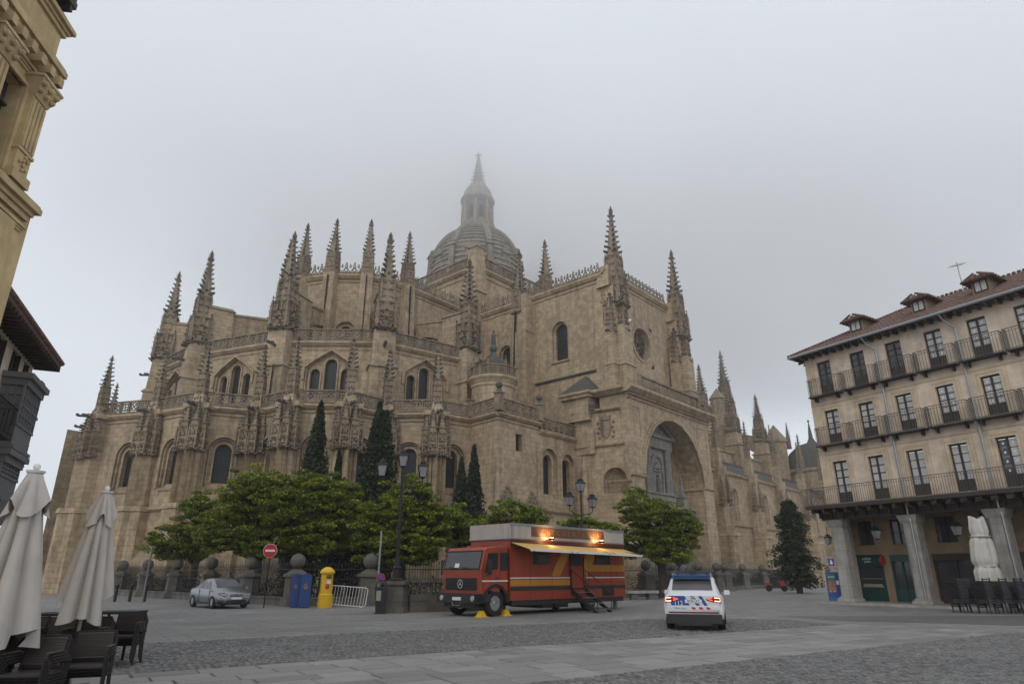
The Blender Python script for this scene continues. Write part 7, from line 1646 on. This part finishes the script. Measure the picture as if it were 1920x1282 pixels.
# ================================================================== closed parasols
def parasol(x, y, ztop, zhem, r, label, seed, mat='parasol_cloth', cape=.5, rz=0.0):
    r_ = random.Random(seed); t = thing('closed_parasol', label, 'parasol', (x, y, 0), rz, None)
    m = MB(); m.tube([(0,0,.05),(0,0,ztop)], .03, 8); m.build('pole', 'zinc', t)
    m = MB(); m.lathe([(.30,0),(.30,.05),(.06,.08),(.05,.3)], 20); m.build('base', 'iron_grey', t)
    nA, nZ = 96, 26; H_ = ztop-zhem
    ph = [r_.uniform(-.25,.25) for _ in range(8)]; amp = [r_.uniform(.7,1.3) for _ in range(8)]
    def cloth(z_of, rad_of, depth):
        vs = []; fs = []
        for j in range(nZ+1):
            u = j/nZ
            for i in range(nA):
                a = 2*math.pi*i/nA; k = int(i/nA*8) % 8; lo = (i/nA*8) % 1
                fold = abs(math.sin(math.pi*lo))**.6; sub = .25*math.sin(a*23+seed)+.2*math.sin(a*13+2*seed+u*2)
                rr = rad_of(u)*(1-depth*min(1,u*2.2)*(1-fold)*amp[k] + .10*depth*sub*u)
                aa = a+ph[k]*.25*u+.15*u*math.sin(3*a+seed)
                z = z_of(u, a, lo, k); vs.append((rr*math.cos(aa), rr*math.sin(aa), z))
        for j in range(nZ):
            for i in range(nA): fs.append((j*nA+i, j*nA+(i+1)%nA, (j+1)*nA+(i+1)%nA, (j+1)*nA+i))
        return vs, fs
    hem = [r_.uniform(-.10,.32) if k % 2 else r_.uniform(-.22,.0) for k in range(8)]
    m = MB(); m.add(*cloth(lambda u, a, lo, k: ztop-.04-u*(H_-hem[k]*(.6+.4*abs(math.sin(math.pi*lo)))), lambda u: .07+(r-.07)*u**.85, .55)); c_ = m.build('canopy', mat, t, smooth=True)
    if cape:
        m = MB(); m.add(*cloth(lambda u, a, lo, k: ztop-.02-u*(cape-(.16 if k % 2 else -.06)*abs(math.sin(math.pi*lo))), lambda u: .075+r*.44*u**.9*.95, .30)); m.build('top_flap', mat, t, smooth=True)
    m = MB(); m.lathe([(.10,ztop-.03),(.11,ztop),(.02,ztop+.01)], 16); m.ball(0,0,ztop+.05,.045,10,8); m.build('finial', 'paint_white', t)
    return t
parasol(-6.2, 8.55, 2.86, .86, .46, 'nearest closed beige parasol at the left edge, over the brown chairs', 3, cape=.52, rz=.3)
parasol(-7.33, 12.0, 3.00, .98, .42, 'second closed beige parasol behind the stacked brown chairs', 8, cape=.55, rz=.9)
tpar = thing('closed_parasol', 'pale tied-up parasol standing among the stacked grey chairs on the right', 'parasol', (21.6, 31.3, 0), 0)
m = MB(); m.tube([(0,0,0),(0,0,4.0)], .04, 8); m.build('pole', 'zinc', tpar)
vs = []; fs = []; nA, nZ = 48, 26
for j in range(nZ+1):
    u = j/nZ; rad = .30+.18*math.sin(min(1,u*1.3)*math.pi*.5)-.10*math.exp(-((u-.30)/.05)**2)-.10*math.exp(-((u-.78)/.04)**2)+.05*u
    for i in range(nA):
        a = 2*math.pi*i/nA; rr = rad*(1+.09*math.sin(7*a+u*3)+.05*math.sin(15*a)); z = 4.05-u*2.75+(.08*abs(math.cos(a))*(1-u)**3 - (.14*(1-abs(math.cos(a)))*(1-u)**4))
        vs.append((rr*math.cos(a), rr*math.sin(a)*.8, z))
for j in range(nZ):
    for i in range(nA): fs.append((j*nA+i, j*nA+(i+1)%nA, (j+1)*nA+(i+1)%nA, (j+1)*nA+i))
fs.append(tuple(range(nA))[::-1])
m = MB(); m.add(vs, fs); m.build('canopy', 'parasol_cloth_pale', tpar, smooth=True)
m = MB(); 
for z in (3.22, 1.92): m.lathe([(.40,z-.02),(.41,z),(.40,z+.02)], 20)
m.build('tie', 'parasol_cloth_pale', tpar)

# ================================================================== stacked chairs
def armchair():
    t = thing('rattan_armchair', 'x', 'chair', (0,0,0), 0, 'brown woven armchairs in stacks by the parasols')
    m = MB(); m.frus(0,0,.40,.44,.25,.24,.25,.24); m.build('seat', 'rattan', t)
    m = MB(); m.add([(-.24,.20,.50),(.24,.20,.50),(.23,.31,.84),(-.23,.31,.84),(-.24,.225,.50),(.24,.225,.50),(.23,.335,.84),(-.23,.335,.84)], [(0,1,2,3),(7,6,5,4),(0,4,5,1),(1,5,6,2),(2,6,7,3),(3,7,4,0)])
    for k in range(9): z = .53+.034*k; y = .20+.11*(z-.5)/.34-.006; m.box(-.235,.235,y-.004,y+.004,z,z+.02)
    m.build('backrest', 'rattan', t)
    for s_ in (-1,1):
        m = MB(); x = s_*.27; m.tube([(x,.27,.64),(x,.05,.66),(x,-.22,.655),(x,-.27,.62),(x,-.28,.5),(x,-.27,.02)], .017, 6); m.tube([(x,.27,.0),(x*.95,.22,.42),(x*.93,.32,.85)], .017, 6); m.tube([(x,-.27,.41),(x,.24,.41)], .014, 5); m.build('arm_frame', 'chair_frame', t)
        m = MB(); m.box(x-.028,x+.028,-.22,.16,.668,.685); m.build('armrest', 'rattan', t)
    m = MB(); m.tube([(-.27,-.27,.41),(.27,-.27,.41)], .014, 5); m.build('front_rail', 'chair_frame', t); m = MB(); m.tube([(-.25,.32,.85),(.25,.32,.85)], .017, 6); m.build('top_rail', 'chair_frame', t)
    return t
A0 = armchair(); A0.scale = (.92, .92, .9)
def stack(proto, x, y, rz, n, dz, dy, lab, grp, used=[]):
    for k in range(n):
        o = proto if proto.name not in used else copy_tree(proto)
        used.append(proto.name)
        ox, oy = -math.sin(rz)*dy*k, math.cos(rz)*dy*k
        o.location = (x-ox, y-oy, dz*k); o.rotation_euler = (0,0,rz)
        pos = 'only' if n == 1 else ('lowest' if k == 0 else 'topmost' if k == n-1 else ('second', 'third', 'fourth', 'fifth', 'sixth', 'seventh', 'eighth', 'ninth')[k-1]+' up')
        o['label'] = f'{lab}, {pos}'; o['group'] = grp
GA = 'brown woven armchairs in stacks by the parasols'
for x, y, rz, n, lab in ((-5.75,8.75,.12,4,'brown woven armchair, near stack under the closest parasol'),(-6.35,8.6,.10,4,'brown woven armchair, stack at the left frame edge'),(-5.55,9.45,.35,4,'brown woven armchair, front stack farthest right'),
    (-8.45,12.4,.1,4,'brown woven armchair, back row left stack'),(-7.9,12.35,.12,4,'brown woven armchair, back row middle stack'),(-7.4,12.5,.12,4,'brown woven armchair, back row third stack'),(-7.2,13.3,.2,5,'brown woven armchair, stack at the far right end'),(-8.0,13.2,.15,4,'brown woven armchair, stack hidden behind the middle')):
    stack(A0, x, y, rz, n, .035, .045, lab, GA)
for k, (x, y, lb) in enumerate(((-8.6,13.4,'dark folded cafe tabletops lying behind the left chair stacks'),(-7.8,14.0,'dark cafe tabletop lying behind the right chair stacks'))):
    t = thing('cafe_table', lb, 'table', (x, y, 0), .15); m = MB(); m.box(-.4,.4,-.35,.35,.86,.90); m.build('tabletop', 'chair_frame', t)
    for q_ in (-.3,.3):
        for y_ in (-.3,.26): m = MB(); m.box(q_-.02,q_+.02,y_,y_+.04,0,.86); m.build('leg', 'iron_black', t)
def slat_chair():
    t = thing('slatted_chair', 'x', 'chair', (0,0,0), 0, 'dark grey slatted chairs stacked by the arcade')
    m = MB(); m.box(-.22,.22,-.22,.22,.42,.47); m.build('seat', 'chair_grey', t)
    for k in range(2): m = MB(); m.box(-.23,.23,.23,.25,.66+.10*k,.71+.10*k); m.build('back_slat', 'chair_grey', t)
    m = MB()
    for s_ in (-1,1): m.tube([(s_*.24,-.24,0),(s_*.23,-.23,.45)], .024, 4); m.tube([(s_*.24,.26,0),(s_*.22,.22,.45),(s_*.22,.26,.84)], .024, 4); m.tube([(s_*.25,-.24,.45),(s_*.25,-.22,.64),(s_*.25,.22,.64)], .028, 4)
    m.tube([(-.24,-.24,.25),(.24,-.24,.25)], .02, 4); m.tube([(-.25,-.23,.62),(.25,-.23,.62)], .02, 4); m.build('frame', 'chair_frame', t)
    return t
S0 = slat_chair(); GB = 'dark grey slatted chairs stacked by the arcade'
for x, y, lab in ((19.55,30.5,'dark slatted chair, stack nearest the arcade step'),(20.35,30.0,'dark slatted chair, stack left of the pale parasol'),(20.95,29.85,'dark slatted chair, stack right below the pale parasol'),(21.65,29.9,'dark slatted chair, stack just right of the pale parasol'),(22.3,29.9,'dark slatted chair, stack at the right frame edge'),(20.1,30.9,'dark slatted chair, rear stack behind the leftmost ones'),(22.2,30.7,'dark slatted chair, rear stack at the right edge')):
    stack(S0, x, y, .35+math.pi, 8, .085, .012, lab, GB)

# ================================================================== air: even haze, and the low cloud that swallows dome and tower
def volume(name, mk, box, **tags):
    m = bpy.data.materials.new(name); m.use_nodes = True; t = m.node_tree; t.nodes.clear(); out = N_(t, 'ShaderNodeOutputMaterial')
    v = N_(t, 'ShaderNodeVolumePrincipled'); v.inputs['Color'].default_value = (.997, .998, 1.0, 1); v.inputs['Anisotropy'].default_value = 0.65
    mk(t, v); L_(t, v.outputs[0], out.inputs['Volume']); MATS[name] = m
    b = MB(); b.box(*box); o = b.build(name, name, **tags); return o
volume('haze', lambda t, v: v.inputs['Density'].__setattr__('default_value', .0007), (-330, 330, -40, 330, -1, 90), kind='stuff')
def cloud(t, v):
    g = N_(t, 'ShaderNodeNewGeometry'); sp = N_(t, 'ShaderNodeSeparateXYZ'); L_(t, g.outputs['Position'], sp.inputs[0])
    def mr(src, a, b, c, d):
        n = N_(t, 'ShaderNodeMapRange'); n.interpolation_type = 'SMOOTHSTEP'; n.inputs['From Min'].default_value = a; n.inputs['From Max'].default_value = b; n.inputs['To Min'].default_value = c; n.inputs['To Max'].default_value = d
        L_(t, src, n.inputs['Value']); return n.outputs[0]
    def mul(a, b): n = N_(t, 'ShaderNodeMath'); n.operation = 'MULTIPLY'; L_(t, a, n.inputs[0]); L_(t, b, n.inputs[1]); return n.outputs[0]
    h = mr(sp.outputs[2], 38, 62, 0, 1); nzz = noise(t, g.outputs['Position'], .035, 2, .5)
    d = mul(mul(h, mr(nzz, .25, .7, .032, .068)), mul(mr(sp.outputs[0], -100, -30, 0, 1), mul(mr(sp.outputs[0], 70, 150, 1, 0), mul(mr(sp.outputs[1], 62, 86, 0, 1), mr(sp.outputs[1], 200, 228, 1, 0)))))
    L_(t, d, v.inputs['Density'])
volume('low_cloud', cloud, (-110, 160, 60, 230, 38, 89), kind='stuff')
